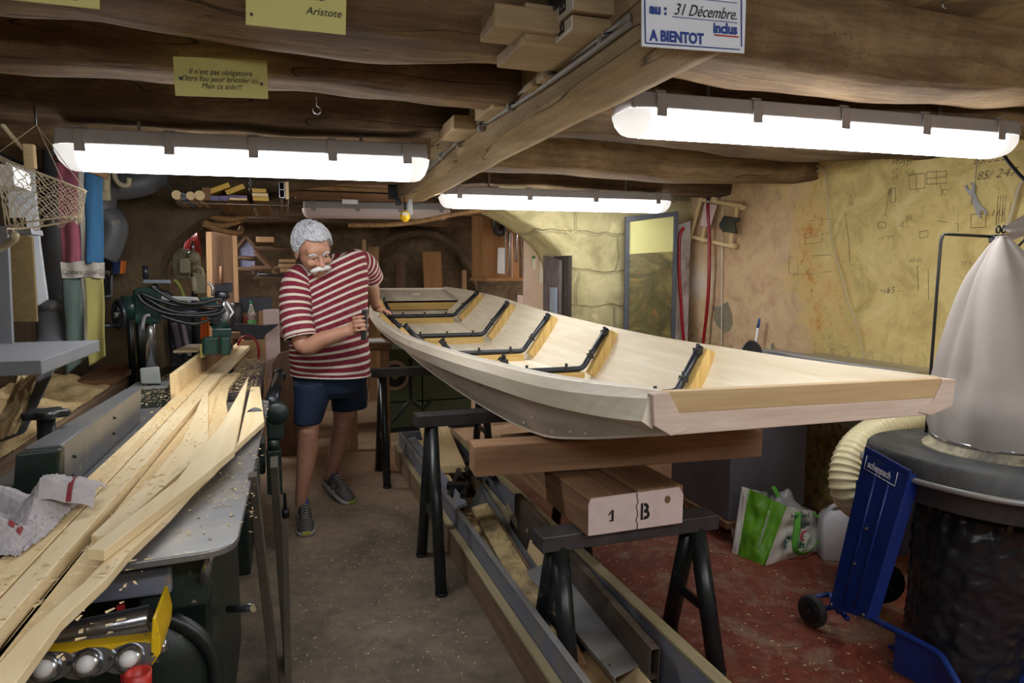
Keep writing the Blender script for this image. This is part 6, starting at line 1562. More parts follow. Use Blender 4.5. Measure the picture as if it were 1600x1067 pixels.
shoe(Vector((h1.x, h1.y, .0))+d1*.285, Vector((h1.x, h1.y, .0)), 0)
t2 = PZ(546,786,0); h2 = Vector((AR.x, AR.y, 0))-((t2-Vector((AR.x, AR.y, 0))).normalized())*.05; h2.z = .055
shoe(t2, h2, 1)
# the tool he holds
tl = MB().box(pc+e1*.030-e2*.006+ez*.004, (.026,.05,.16), Matrix.Rotation(-PSI, 3, 'Z') @ Matrix.Rotation(radians(3), 3, 'Y')).build('sanding_block', m_black, bevel=.006)
tag(tl, 'slim black tool held upright in the right hand of the man', 'tool')
# ---------------------------------------------------------------- signs on the beams
def sign(name, corners, Y, mat, label, th=.004):
    """corners: bottom-left, bottom-right, top-right, top-left pixels, on the plane Y"""
    P = [PY(a, b, Y) for a, b in corners]
    t = thing(name, P[0].lerp(P[1], .5), label, 'sign')
    MB().prism(P, (0, th, 0)).build('card', mat, t); xa = (P[1]-P[0]).normalized(); ya = (P[3]-P[0]); ya = (ya-xa*ya.dot(xa)).normalized()
    M = plane_M(P[0]-Vector((0,.0012,0)), xa, ya); return t, M, (P[1]-P[0]).length
m_sgy = solid('pale_yellow_card', (206,198,122), .7, 0, .05, 4)
def txt(t, M, x, y, s, body, mat=m_ink, shear=.3, al='LEFT', **k): return text('lettering', body, M @ Matrix.Translation((x, y, 0)), s, mat, t, shear, al, **k)
Yq = 1.515
t, M, W_ = sign('yellow_sign', [(384,38),(540,54),(542,-40),(384,-56)], Yq, m_sgy, 'upper yellow paper sign on the big beam, its last line a single name')
s_ = W_/156.0
txt(t, M, W_*.96, 26*s_, 17*s_, 'Aristote', al='RIGHT'); txt(t, M, W_*.80, 49*s_, 17*s_, 'sans un grain de folie.', al='RIGHT')
for x, y in ((.06,.10), (.95,.6)): MB().cyl(M @ Vector((W_*x, W_*y, 0)), M @ Vector((W_*x, W_*y, .004)), .003, n=8).build('pin', m_dsteel, t)
t, M, W_ = sign('yellow_sign', [(-30,-6),(155,14),(156,-40),(-30,-60)], Yq, m_sgy, 'yellow paper sign cut off by the top left corner of the view')
txt(t, M, W_*.86, 14*W_/185, 17*W_/185, 'singe', al='RIGHT')
t, M, W_ = sign('yellow_sign', [(274,149),(419,154),(417,94),(270,88)], 2.035, m_sgy, 'yellow paper sign with three lines of italic text on the second beam')
s_ = W_/146
for k, b in enumerate(('Il n\'est pas obligatoire', 'd\'être fou pour bricoler ici...', 'Mais ça aide!!!')): txt(t, M, W_*.50, (36-11.5*k)*s_, 12.5*s_, b, al='CENTER', spx=.9)
for x, y in ((.07,.19), (.94,.16)): MB().cyl(M @ Vector((W_*x, W_*y, 0)), M @ Vector((W_*x, W_*y, .004)), .004, n=8).build('pin', m_dsteel, t)
t, M, W_ = sign('closing_notice', [(1003,72),(1163,83),(1168,-70),(1003,-84)], 1.262, solid('white_enamel_sign', (226,230,238), .35, 0, .02), 'white sign with blue border and lettering on the end of the centre beam', .003)
s_ = W_/160
for a, b in (((5,4), (152,4)), ((5,4), (5,150)), ((155,8), (155,150))): MB().tube([M @ Vector((a[0]*s_, a[1]*s_, 0)), M @ Vector((b[0]*s_, b[1]*s_, 0))], .8*s_, 6).build('border_line', m_inkb, t)
txt(t, M, 12*s_, 8*s_, 19*s_, 'A BIENTOT', m_inkb, 0, bold=.0012, spx=.85); txt(t, M, 148*s_, 24*s_, 19*s_, 'inclus', m_inkb, 0, 'RIGHT', bold=.001, spx=.9)
MB().tube([M @ Vector((111*s_, 21*s_, 0)), M @ Vector((150*s_, 20.5*s_, 0))], 1*s_, 6).build('red_underline', m_inkr, t)
for k, (y, w1, w2) in enumerate(((42, 'au :', '31 Décembre.'), (68, 'du :', '1er Janvier .'))):
    txt(t, M, 12*s_, y*s_, 18*s_, w1, m_inkb, 0, bold=.0012); txt(t, M, 48*s_, (y+1)*s_, 21*s_, w2, m_ink, .45, spx=.82)
    MB().tube([M @ Vector((46*s_, (y-2)*s_, 0)), M @ Vector((148*s_, (y-3)*s_, 0))], .5*s_, 5).build('rule_line', m_inkb, t)
# ---------------------------------------------------------------- blocks stored on the centre beam
m_blockX = wood('stored_block_wood', (176,154,118), (142,118,86), 'X', 2.2, .7, .5, True, .1)
m_whend = dirty('white_painted_end', (214,208,198), (190,184,170), .4, .6, 0, 8, .05)
GBk = 'timber blocks stored on the centre beam'
def xblock(nl, fl, zb, h, label, mat=m_blockX, x1=.76, endmat=None, let=None):
    a, b = PZ(*nl, zb), PZ(*fl, zb); x0 = (a.x+b.x)/2; y0, y1 = sorted((a.y, b.y))
    t = thing('timber_block', ((x0+x1)/2, (y0+y1)/2, zb), label, 'block', GBk)
    MB().bb((x0, y0, zb), (x1, y1, zb+h)).build('body', mat, t, bevel=.004)
    if endmat: MB().bb((x0-.002, y0+.002, zb+.002), (x0, y1-.002, zb+h-.002)).build('painted_end', endmat, t)
    if let:
        for k, ch in enumerate(let): text('stencil_letter', ch, plane_M((x0-.0028, y1-.012-(y1-y0)*.5*k if False else y0+(y1-y0)*(.25+.45*k), zb+h*.22), (0,0,1), (0,1,0)), .05, m_ink, t, bold=.001)
    return t
xblock((766,39), (755,67), 1.945, .05, 'small pale timber block leftmost on the centre beam, nearest row')
xblock((801,61), (793,108), 1.93, .085, 'large pale timber block beside the white-ended ones on the centre beam')
xblock((886,46), (858,86), 1.93, .034, 'timber block with a white painted end lettered B 4 on the centre beam', endmat=m_whend, let='B4', x1=.80)
xblock((888,14), (861,56), 1.967, .05, 'timber block with a white painted end lettered B 3 above the other', endmat=m_whend, let='B3', x1=.80)
xblock((760,165), (752,190), 1.93, .06, 'timber block marked EN in pencil halfway along the centre beam')
xblock((705,200), (690,220), 1.93, .05, 'small moulding offcut on the centre beam, nearest the left lamp')
xblock((828,135), (818,146), 1.915, .018, 'small square offcut peeping over the centre beam edge, left one')
xblock((848,122), (838,131), 1.915, .018, 'small square offcut peeping over the centre beam edge, right one')
bl_ = [o for o in bpy.data.objects if o.name.startswith('timber_block')][4]
a = PZ(760,165,1.93); text('pencil_letters', 'EN', plane_M((a.x+.06, a.y-.0015, 1.945), (1,0,0), (0,0,1)), .035, m_ink, bl_, .2)
cr8 = thing('plastic_crate', PY(940,30,1.45), 'dark translucent plastic crate stored against the centre beam at the top', 'crate')
q = PY(892,36,1.42); MB().bb((q.x, 1.42, 2.0), (.76, 1.56, 2.10)).build('box', solid('smoky_plastic', (44,48,52), .25, 0, .1), cr8, bevel=.004)
for k in range(3): MB().bb((q.x-.001+.03*k, 1.416, 2.005), (q.x+.004+.03*k, 1.42, 2.095)).build('rib', m_dsteel, cr8)
MB().bb((q.x, 1.412, 2.0), (.76, 1.42, 2.01)).build('lip', m_dsteel, cr8)
# cable with clips along the beam
cb = thing('beam_cable', (.71, 2.6, 1.9), 'grey cable pair tacked along the left edge of the centre beam', 'cable')
for off in (0, .016):
    MB().tube(cr([Vector((.703-.004*sin(y*5+off*90), y, 1.925+off+.012*sin(y*3+off*60))) for y in [1.32+.2*i for i in range(14)]], 4), .0075, 8).build('cable', solid('grey_cable', (126,120,110), .6) if off == 0 else MATS['grey_cable'], cb)
for k in range(8):
    y = 1.4+.33*k; MB().tube([(.712,y,1.93), (.675,y-.01,1.915+.01*(k % 2))], .0022, 6).build('nail', m_dsteel, cb)
    MB().box((.701,y+.05,1.93), (.02,.018,.035)).build('clip', MATS['grey_cable'], cb, bevel=.003)
for k, (x, y, Y) in enumerate(((503,238,2.95), (495,172,2.3), (1477,6,1.5))):
    p = PY(x, y, Y); tag(MB().tube([p+Vector((0,0,.04)), p+Vector((0,0,.012))]+[p+Vector((.012*sin(a), 0, .012*cos(a))) for a in [.3+i*.6 for i in range(9)]], .0025, 6).build('screw_hook', m_steel), ('open screw hook under the third beam above the left lamp', 'short screw peg in the second beam left of the centre beam', 'screw eye at the top right between the beams')[k], 'hook')
# ---------------------------------------------------------------- rack with rods hanging left of the man
rk = thing('wire_rack', PY(360,312,4.2), 'wire rack hanging from the ceiling with rods and battens in it', 'rack')
def R(px, py, Y=4.2): return PY(px, py, Y)
zr = R(275,314).z
xl, xr2 = R(275,314).x, R(450,314).x
for Y in (4.2, 5.05):
    MB().tube([(xl+.03, Y, zr+.28), (xl-.06, Y, zr+.16), (xl, Y, zr-.006), (xr2, Y, zr-.006), (xr2+.004, Y, zr+.05), (xr2+.004, Y, zr+.30)], .0042, 8, smooth=False).build('hanger', m_steel, rk)
MB().tube([(xl, 4.2, zr-.006), (xl, 5.05, zr-.006)], .004, 8).build('side_wire', m_steel, rk); MB().tube([(xr2, 4.2, zr-.006), (xr2, 5.05, zr-.006)], .004, 8).build('side_wire', m_steel, rk)
for k in range(9):
    c = R(391,300-5*k, 4.19); MB().tube([c+Vector(((.007 if k % 2 else .002)*cos(a), (.002 if k % 2 else .007)*cos(a), .012*sin(a))) for a in [2*pi*i/12 for i in range(12)]], .002, 6, closed=True).build('chain_link', m_steel, rk)
GR = 'rods and battens in the wire rack'
m_end = m_newpine2; m_rod = wood('rod_wood', (170,132,90), (120,90,60), 'Y', 2, .7, .5, False, .1)
for k, (x, y, r, lab, hollow) in enumerate(((276,306,6.6,'leftmost round wooden pole in the wire rack',0), (286,310,5,'hollow grey tube between the round poles in the rack',1), (298,308,6,'thin round pole with a darker end in the rack',0), (312,306,7,'thick round pole with a pale end in the rack',0))):
    rr = r*4.0/1067; c = PY(x, y, 4.12); c.z = zr+rr; mt = m_pvc if hollow else m_rod
    t = thing('wooden_pole' if not hollow else 'plastic_tube', c, lab, 'pole' if not hollow else 'tube', GR)
    MB().cyl(c, (c.x, 5.5, c.z), rr, n=18).build('shaft', mt, t); MB().cyl(c-Vector((0,.002,0)), c, rr*(.7 if hollow else 1), n=18).build('end_face', m_black if hollow else m_newpine, t)
m_yend = solid('yellow_painted_end', (206,164,66), .6, 0, .15); m_pend = solid('purple_chalked_end', (110,100,150), .7, 0, .3, 40)
for k, (x0, y0, x1, y1, yaw, mt, lab) in enumerate(((316,313,328,293,0,m_oldpine,'dark upright batten next to the thick round pole'), (329,314,342,306,0,m_pend,'batten with a blue chalked end, low in the rack'), (343,314,357,306,0,m_pend,'batten with a purple chalked end, low in the rack'),
        (358,313,386,309.5,0,m_newpine2,'pale flat lath under the purple-topped one'), (358,309,386,305.5,0,m_pend,'flat lath with purple chalk on its end'), (395,314,420,308,0,m_yend,'lowest yellow-ended batten of the stack by the chain'), (394,307.5,419,302,0,m_newpine2,'middle pale batten of the stack by the chain'), (394,301,416,295,0,m_yend,'topmost yellow-ended batten of the stack by the chain'),
        (446,312,451,284,0,m_newpine2,'thin upright board at the right end of the rack'))):
    a, b = PY(x0, y0, 4.13), PY(x1, y1, 4.13)
    t = thing('batten', ((a.x+b.x)/2, 4.8, a.z), lab, 'batten', GR); yb = 5.3+.03*(k % 3)
    MB().bb((a.x, 4.13, a.z+.002), (b.x, yb, b.z)).build('length', m_rod, t, bevel=.002); MB().bb((a.x+.001, 4.128, a.z+.003), (b.x-.001, 4.13, b.z-.001)).build('end_face', mt, t)
for k, (p, q, lab) in enumerate((((327,304),(360,292),'yellow-ended block tilted on top of the low battens'), ((355,305),(383,294),'yellow block with a red mark, tilted, left of the chain'))):
    a, b = PY(*p, 4.16), PY(*q, 4.16); M, L = frame(a, b, (0,0,1)); tag(MB().bb((0,0,0), (L,.35,.028)).build('tilted_block', m_yend, None, M, .002), lab, 'block', GR)
t = thing('metal_profile', PY(441,310,4.12), 'shiny hollow two-chamber metal profile upright in the rack', 'profile', GR)
for (x0, x1) in ((436.5,445),):
    a, b, c = PY(x0,309,4.12), PY(x1,309,4.12), PY(x0,284,4.12)
    for lo, hi in (((a.x,4.12,a.z),(a.x+.003,5.2,c.z)), ((b.x-.003,4.12,a.z),(b.x,5.2,c.z)), ((a.x,4.12,a.z),(b.x,5.2,a.z+.003)), ((a.x,4.12,c.z-.003),(b.x,5.2,c.z)), ((a.x,4.12,(a.z+c.z)/2),(b.x,5.2,(a.z+c.z)/2+.003))): MB().bb(lo, hi).build('wall', m_steel, t)
for k, P in enumerate(([(290,330),(320,348),(350,352),(376,345)], [(318,350),(345,360),(372,364),(377,356)], [(300,322),(330,338),(360,342),(385,338)])):
    tag(MB().tube(cr([PY(a, b, 4.6+.2*i) for i, (a, b) in enumerate(P)], 6), [.018+.004*noise.noise(Vector((i*.9, k, 0))) for i in range(19)], 10).build('branch', m_rod), ('upper', 'lowest', 'middle')[k]+' rough branch tied under the wire rack', 'branch', 'branches under the rack')
# ---------------------------------------------------------------- things stored overhead beyond the arch
for k in range(6):
    z = 1.93+.035*(k % 3); y = 4.95+.16*(k//3)
    tag(board('stored_plank', (.02+.03*k, y, z), (1.02-.04*k, y+.03, z+.006*(k % 2)), .13, .028, (m_oldpine, m_rod, m_plank)[k % 3], None, bevel=.002), ('lowest front', 'middle front', 'top front', 'lowest rear', 'middle rear', 'top rear')[k]+' brown plank stored overhead behind the left lamp', 'plank', 'planks stored overhead beyond the arch')
tag(MB().bb(tuple(PY(535,318,4.9)), tuple(PY(559,312,4.9)+Vector((0,.01,0)))).build('paper_label', m_white), 'small white label on the planks stored overhead', 'label')
hg_ = thing('hanging_bracket', PY(640,335,4.4), 'worn metal strap with black fittings hanging at the far end of the centre beam', 'bracket')
MB().hexa([PY(637,336,4.38), PY(645,336,4.38), PY(645,336,4.42), PY(637,336,4.42), PY(635,280,4.38), PY(643,280,4.38), PY(643,280,4.42), PY(635,280,4.42)]).build('strap', m_alu, hg_, bevel=.002)
for i, (a, b, w_, h_) in enumerate(((612,300,12,24), (622,306,8,30), (629,300,8,20), (616,288,20,8))):
    MB().box(PY(a, b, 4.44), (w_*.004,.03,h_*.004)).build('fitting', m_black, hg_, bevel=.003)
MB().cyl(PY(631,312,4.35), PY(637,312,4.35), .022, n=16).build('roller', m_oldpine, hg_)
yh = thing('yellow_pulley', PY(633,345,4.36), 'bright yellow pendant control hanging below the centre beam end', 'pulley')
MB().ell(PY(633,338,4.34), (.032,.025,.036)).build('body', solid('bright_yellow', (246,204,20), .35, 0, .03), yh); MB().cyl(PY(633,329,4.34), PY(633,316,4.34), .006, n=8).build('stem', m_black, yh)
MB().bb(tuple(PY(629,336,4.30)), tuple(PY(637,332,4.30)+Vector((0,.004,0)))).build('slot', m_white, yh)
tag(MB().tube(cr([PY(545,352,5.3), PY(610,351,5.2), PY(660,345,5.1), PY(710,335,5.0), PY(772,325,4.9)], 6), .017, 10).build('bent_pole', m_rod), 'long slightly bent wooden pole slung under the arch to the right', 'pole')
# ---------------------------------------------------------------- left part of the room beyond the arch
def flatb(name, px, Y, th, mat, label, cat, bevel=.002, grp=None, Y2=None):
    P = [PY(a, b, Y) for a, b in px]
    for p in sorted(P, key=lambda q: q.z)[:2]: p.z = 0
    return tag(MB().prism(P, (0, th, 0)).build(name, mat, bevel=bevel), label, cat, grp)
m_bg1 = wood('dark_brown_board', (128,100,78), (96,74,58), 'Z', 1, .8, .5, False, .05); m_bg2 = wood('tan_board', (184,148,112), (150,118,86), 'Z', 1, .8, .5, False, .05)  # dark brown and tan wood of the far-room boards
GS = 'boards standing in the room beyond the arch'
flatb('standing_board', [(322,560),(331,560),(331,362),(322,362)], 6.2, .03, m_bg2, 'narrow tan board standing left of the wide dark one', 'board', grp=GS)
flatb('standing_board', [(331,560),(366,560),(366,362),(331,362)], 6.3, .03, m_bg1, 'wide dark reddish board standing beyond the radial saw', 'board', grp=GS)
flatb('standing_board', [(364,480),(372,480),(370,362),(363,362)], 6.25, .04, m_bg2, 'tan post right of the wide dark board', 'board', grp=GS)
m_beige = dirty('beige_machine_enamel', (150,142,112), (118,108,84), .4, .45, 0, 5, .05)
mg = thing('bench_drill', PY(295,500,5.1), 'dusty beige machine with a round motor seen through the left of the arch', 'machine')
g = lambda a, b, Y=5.1: PY(a, b, Y)
MB().cyl(g(272,412), g(298,412), .10, n=28).build('motor', m_beige, mg, bevel=.01)
MB().cyl(g(298,412,5.15), g(313,412,5.15), .08, n=28).build('motor_end', m_beige, mg, bevel=.02)
MB().box(g(289,415,4.97), (.065,.06,.10)).build('terminal_box', m_beige, mg, bevel=.008)
MB().lathe(g(302,402,5.0), (0,-1,0), [(.04,-.05),(.045,0),(.03,.03),(.012,.04)], 20).build('spindle_head', m_beige, mg)
MB().cyl(g(301,395,5.0), g(301,377,5.0), .010).build('draw_rod', m_steel, mg)
MB().box(g(312,442,5.0), (.075,.08,.14)).build('gear_box', m_beige, mg, bevel=.006)
MB().tube(cr([g(302,420,4.98), g(310,417,4.95), g(316,421,4.95), g(317,432,4.97)], 4), .008, 8).build('conduit', m_cable, mg)
MB().cyl(g(303,428,5.0), g(305,560,5.0), .02).build('column', m_dsteel, mg)
MB().tube([g(302,432,4.95), g(304,455,4.95)], .018, 10).build('feed_handle', m_cable, mg)
MB().bb(tuple(g(272,640,5.0)), tuple(g(318,470,5.2)+Vector((0,.1,0)))).build('base_frame', m_green, mg)
for k in range(9):
    pass
rc = thing('red_cable_coil', PY(300,360,5.4), 'dark red cables hanging in a coil above the beige machine', 'cable')
for k in range(7): MB().tube(cr([PY(300+k,352,5.4), PY(294+k*2.6,372,5.4-.02*k), PY(286+k*4.5,398,5.4)], 5), .009, 8).build('cable', m_red, rc)
og = thing('orange_cable_coil', PY(320,520,4.95), 'orange extension cable hanging in a coil behind the saw motor', 'cable')
for k in range(6): MB().tube(cr([PY(319,480,4.95), PY(315+k*2,500,4.95-.01*k), PY(314+k*2.4,530,4.95)], 5), .006, 8).build('cable', solid('orange_cable', (214,96,28), .5) if k == 0 else MATS['orange_cable'], og)
tag(MB().tube(cr([PY(272,437,5.0), PY(280,445,5.0), PY(287,462,5.0), PY(292,480,5.0)], 5), .012, 10).build('green_hose', solid('lime_hose', (172,180,84), .5)), 'pale lime hose end curving down by the pier', 'hose')
tag(MB().grid(lambda u, v: PY(268+22*u+10*v, 505+50*v, 4.9)+Vector((0,.05*sin(u*6),0)), 10, 10).build('plastic_sheet', solid('mauve_plastic_film', (120,108,116), .4)), 'mauve plastic sheet draped by the pier behind the saw', 'sheet')
dpn = thing('dustpan', PY(349,450,6.0), 'dark flat shovel hung by its wooden handle on the standing board', 'shovel')
MB().prism([PY(a, b, 6.0) for a, b in ((335,457),(363,457),(363,442),(335,442))], (0,.03,0)).build('blade', m_dsteel, dpn, bevel=.004)
MB().cyl(PY(346,445,5.98), PY(346,416,5.98), .014, n=10).build('handle', m_oldpine, dpn)
# window with pointed head and braces
wn = thing('far_window', PY(385,420,7.2), 'small pale bluish pane with a pointed top in the dark far corner', 'window')
m_pane = solid('painted_reflection_pane', (120,122,150), .2, 0, .5, 6)  # pale blue reflection on the glass is painted into the base colour
MB().prism([PY(a, b, 7.2) for a, b in ((371,418),(398,420),(399,388),(385,373),(370,391))], (0,.01,0)).build('glass', m_pane, wn)
for a, b in (((366,393),(385,370)), ((385,370),(404,391)), ((370,390),(371,420)), ((372,402),(399,404)), ((371,419),(410,423))): MB().tube([PY(*a, 7.18), PY(*b, 7.18)], .02, 6).build('glazing_bar', m_bg1, wn)
for k, (a, b, r, lab) in enumerate((((399,392),(434,428),.03,'dark diagonal brace right of the pale pane'), ((396,388),(452,388),.018,'thin horizontal shelf plank right of the pale pane'), ((392,420),(450,420),.03,'dark horizontal rail under the diagonal brace'))):
    tag(MB().tube([PY(*a, 7.1), PY(*b, 7.1)], r, 4, smooth=False).build('timber_brace', m_bg1), lab, 'brace')
for k, (x0, y0, x1, y1, lab) in enumerate(((436,410,462,405,'top'), (435,418,463,412,'second'), (438,425,461,419,'third'), (400,378,428,370,'separate far'))):
    a, b = PY(x0, y0, 6.8), PY(x1, y1, 6.8); tag(MB().bb((a.x, 6.8, a.z), (b.x, 7.3, b.z)).build('stacked_board', m_bg2), lab+' short board of the stack on the far shelf behind the man', 'board', 'boards stacked on the far shelf')
sh_ = thing('far_shelf', PY(440,428,6.8), 'dark plank shelf carrying the stacked short boards', 'shelf'); a, b = PY(396,430,6.75), PY(466,427,6.75)
MB().bb((a.x, 6.75, a.z-.03), (b.x, 7.4, a.z)).build('plank', m_bg1, sh_); MB().bb((a.x+.3, 7.0, 0), (a.x+.36, 7.06, a.z-.03)).build('post', m_bg1, sh_)
tw2 = thing('long_spanner', PY(420,430,6.7), 'long grey ring spanner hanging level behind the man', 'spanner')
MB().cyl(PY(402,428,6.7), PY(455,432,6.7), .012, n=8).build('shank', m_dsteel, tw2); MB().lathe(PY(400,428,6.7)+Vector((0,.01,0)), (0,-1,0), [(.02,0),(.032,.0),(.032,.02),(.02,.02),(.02,0)], 16, cap=False).build('ring', m_dsteel, tw2)
# workbench with anvil, canister, bottle
wk = thing('workbench', PY(400,540,5.9), 'low brown bench beyond the arch, under canister, bottle and anvil', 'bench')
a, b = PY(352,520,5.85), PY(470,520,5.85); MB().bb((a.x, 5.85, a.z-.05), (b.x, 6.5, a.z)).build('top', m_bg1, wk)
for x in (a.x+.05, b.x-.1): MB().bb((x, 5.9, 0), (x+.06, 5.96, a.z-.05)).build('leg', m_bg1, wk)
MB().bb((a.x, 6.45, 0), (b.x, 6.5, a.z-.05)).build('back_panel', m_bg1, wk); zb_ = a.z
q = PY(369,520,5.95); tag(MB().lathe((q.x, 6.0, zb_), (0,0,1), [(.05,0),(.053,.01),(.053,.20),(.045,.215),(.045,.23),(.02,.235)], 24).build('black_canister', m_black), 'glossy black canister standing on the bench next to the bottle', 'canister')
bt = thing('plastic_bottle', (PY(393,500,5.95).x, 6.0, zb_), 'clear plastic bottle with a green cap and label on the bench', 'bottle')
q = Vector((PY(393,500,5.95).x, 6.0, zb_)); m_gls, nt_, bs_ = newmat('clear_plastic'); bs_.inputs['Transmission Weight'].default_value = .85; bs_.inputs['Roughness'].default_value = .1; bs_.inputs['Base Color'].default_value = (.85,.9,.9,1)
MB().lathe(q, (0,0,1), [(.03,0),(.032,.01),(.032,.13),(.026,.16),(.012,.21),(.011,.225)], 20).build('body', m_gls, bt); MB().lathe(q+Vector((0,0,.04)), (0,0,1), [(.0325,0),(.0325,.05)], 20, cap=False).build('label', solid('green_label', (90,150,90), .5), bt); MB().cyl(q+Vector((0,0,.225)), q+Vector((0,0,.245)), .013, n=12).build('cap', solid('green_cap', (30,120,70), .4), bt)
av = thing('anvil', PY(400,530,5.2), 'dark iron anvil with a long horn pointing right, beyond the plank ends', 'anvil')
P = [(366,506),(410,509),(436,507),(428,513),(416,522),(412,531),(380,531),(376,520),(364,513)]
MB().prism([PY(a, b, 5.9-.6) for a, b in P], (0,.12,0)).build('body', m_dsteel, av, bevel=.006)
MB().bb(tuple(PY(376,640,5.25)), tuple(PY(414,531,5.25)+Vector((0,.22,0)))).build('wooden_stand', m_bg2, av, bevel=.004)
rd = MB().bb((PY(379,492,6.0).x, 6.0, zb_+.06), (PY(396,492,6.0).x, 6.1, zb_+.12)).build('red_tool_box', solid('faded_red', (140,66,52), .6), bevel=.01); tag(rd, 'faded red small box on the bench left of the bottle', 'box')
tag(MB().bb((PY(372,478,6.4).x, 6.42, zb_+.13), (PY(425,478,6.4).x, 6.5, zb_+.26)).build('radiator_grille', m_dsteel), 'dark ribbed grille behind the bottle on the bench', 'grille')
flatb('white_board', [(412,575),(438,575),(436,483),(411,484)], 5.55, .02, m_pinkw, 'white board standing behind the anvil horn left of the man', 'board', grp=GS)
flatb('brown_lath', [(405,560),(411,560),(410,486),(405,486)], 5.6, .02, m_bg2, 'narrow brown lath left of the white board', 'lath')
flatb('curved_panel', [(422,610),(462,610),(462,555),(450,548),(435,553),(425,568)], 5.45, .03, m_bg1, 'dark rounded panel leaning behind the man', 'panel')
tag(MB().tube(cr([PY(371,540,4.95), PY(378,528,4.95), PY(388,525,4.95), PY(399,531,4.95), PY(404,545,4.95), PY(404,562,4.95)], 6), .008, 8).build('red_hoop', m_red), 'red plastic strap arching over the far ends of the long planks', 'strap')
stl = thing('stool', PY(452,600,5.6), 'low wooden stool with a round seat behind the man', 'stool'); q = PZ(452,640,0); q = Vector((q.x+.02, 5.6, 0))
MB().cyl(q+Vector((0,0,.42)), q+Vector((0,0,.45)), .13, n=28).build('seat', m_bg2, stl, bevel=.005)
for k in range(3): MB().cyl(q+Vector((.1*cos(2.1*k), .1*sin(2.1*k), 0)), q+Vector((.05*cos(2.1*k), .05*sin(2.1*k), .42)), .014).build('leg', m_bg1, stl)
# table and green grinder under the far end of the boat
dk = thing('side_table', PY(590,540,5.4), 'wooden table with white papers behind the man\'s hand, left of the boat', 'table')
a, b = PY(540,538,5.4), PY(612,538,5.4); zt2 = a.z
MB().bb((a.x, 5.4, zt2-.06), (b.x, 5.95, zt2)).build('top', m_oldpine, dk)
for x in (a.x+.02, b.x-.08): MB().bb((x, 5.42, 0), (x+.06, 5.48, zt2-.06)).build('leg', m_bg2, dk)
tag(MB().bb((a.x+.05, 5.42, zt2), (b.x-.04, 5.7, zt2+.012)).build('paper_pile', m_white), 'white papers lying on the table behind the man\'s hand', 'papers')
gm = thing('green_machine', PY(650,640,6.0), 'dark green panelled machine cabinet with a grinding wheel beyond the far trestle', 'machine')
m_gpan = solid('machine_green', (74,90,72), .55, 0, .1, 4); 
for i in range(3):
    for j, (x0, x1) in enumerate(((.86, 1.16), (1.17, 1.62))): MB().bb((x0, 6.0, .03+.24*i), (x1, 6.5, .26+.24*i)).build('panel', m_gpan, gm, bevel=.006)
MB().bb((.84, 5.97, 0), (1.64, 6.52, .03)).build('plinth', m_black, gm)
q = PY(617,587,5.75); MB().cyl(q, q+Vector((.0,.04,0)), .125, n=36).build('grinding_wheel', m_lampdiff_off, gm); MB().cyl(q-Vector((0,.01,0)), q, .095, n=36).build('wheel_guard', m_black, gm); MB().cyl(q-Vector((0,.02,0)), q-Vector((0,.01,0)), .03, n=16).build('hub', m_beige, gm); MB().cyl(q+Vector((0,.04,0)), q+Vector((0,.3,0)), .05).build('shaft', m_green, gm)
MB().tube([PY(642,560,5.7), PY(642,625,5.7), PY(612,660,5.7)], .02, 8, smooth=False).build('strut', m_green, gm); MB().tube([PY(642,625,5.7), PY(662,640,5.7), PY(675,622,5.7)], .02, 8, smooth=False).build('strut', m_green, gm)
# ---------------------------------------------------------------- right part beyond the arch
flatb('leaning_board', [(575,470),(594,470),(592,385),(575,386)], 7.6, .03, m_bg2, 'tan board standing just right of the man beyond the arch', 'board', grp=GS)
flatb('leaning_board', [(567,470),(573,470),(572,374),(566,374)], 7.5, .05, m_bg2, 'thin post between the man and the tan board', 'board', grp=GS)
flatb('leaning_board', [(617,470),(634,470),(633,405),(618,406)], 7.9, .03, m_bg1, 'short dark board in the niche of the far wall', 'board', grp=GS)
flatb('leaning_board', [(670,470),(699,470),(689,393),(660,393)], 7.9, .04, wood('amber_board', (176,134,90), (146,106,66), 'Z', 1, .7, .5, True, .05), 'broad amber board leaning in the niche above the boat deck', 'board', grp=GS)
flatb('leaning_board', [(722,470),(730,470),(729,422),(722,422)], 7.9, .03, m_bg2, 'small board right of the niche in the far wall', 'board', grp=GS)
# niche in the far wall: a stone hood arch
na = MB(); 
def nich(u, v):
    an = pi*(1-u); cx_, cz_ = PY(655,452,8.1).x, PY(655,452,8.1).z-.1; r = .62+.12*v; return Vector((cx_+r*cos(an)*1.0, 8.13-.10*sin(pi*v)-.02, cz_+.72*sin(an)*(1+.17*v)))
struct(na.grid(nich, 30, 6).build('trim_11', m_stone_dark))
cbn = thing('wall_cupboard', PY(785,430,6.2), 'brown wooden wall cupboard with rods and papers, beyond the right of the arch', 'cupboard')
a, b = PY(755,434,6.2), PY(812,434,6.2); c = PY(755,334,6.2)
m_cup = wood('cupboard_wood', (160,118,78), (130,92,58), 'Z', .8, .7, .5, False, .04)
MB().bb((a.x, 6.22, a.z), (b.x, 6.6, c.z+.1)).build('carcass', m_cup, cbn, bevel=.003); MB().bb((a.x-.02, 6.0, a.z-.03), (b.x+.02, 6.6, a.z)).build('shelf_board', m_cup, cbn)
tag(MB().prism([PY(x, y, 6.18) for x, y in ((777,427),(791,428),(791,387),(778,387))], (0,.004,0)).build('pinned_paper', m_white), 'white printed sheet pinned on the cupboard', 'paper')
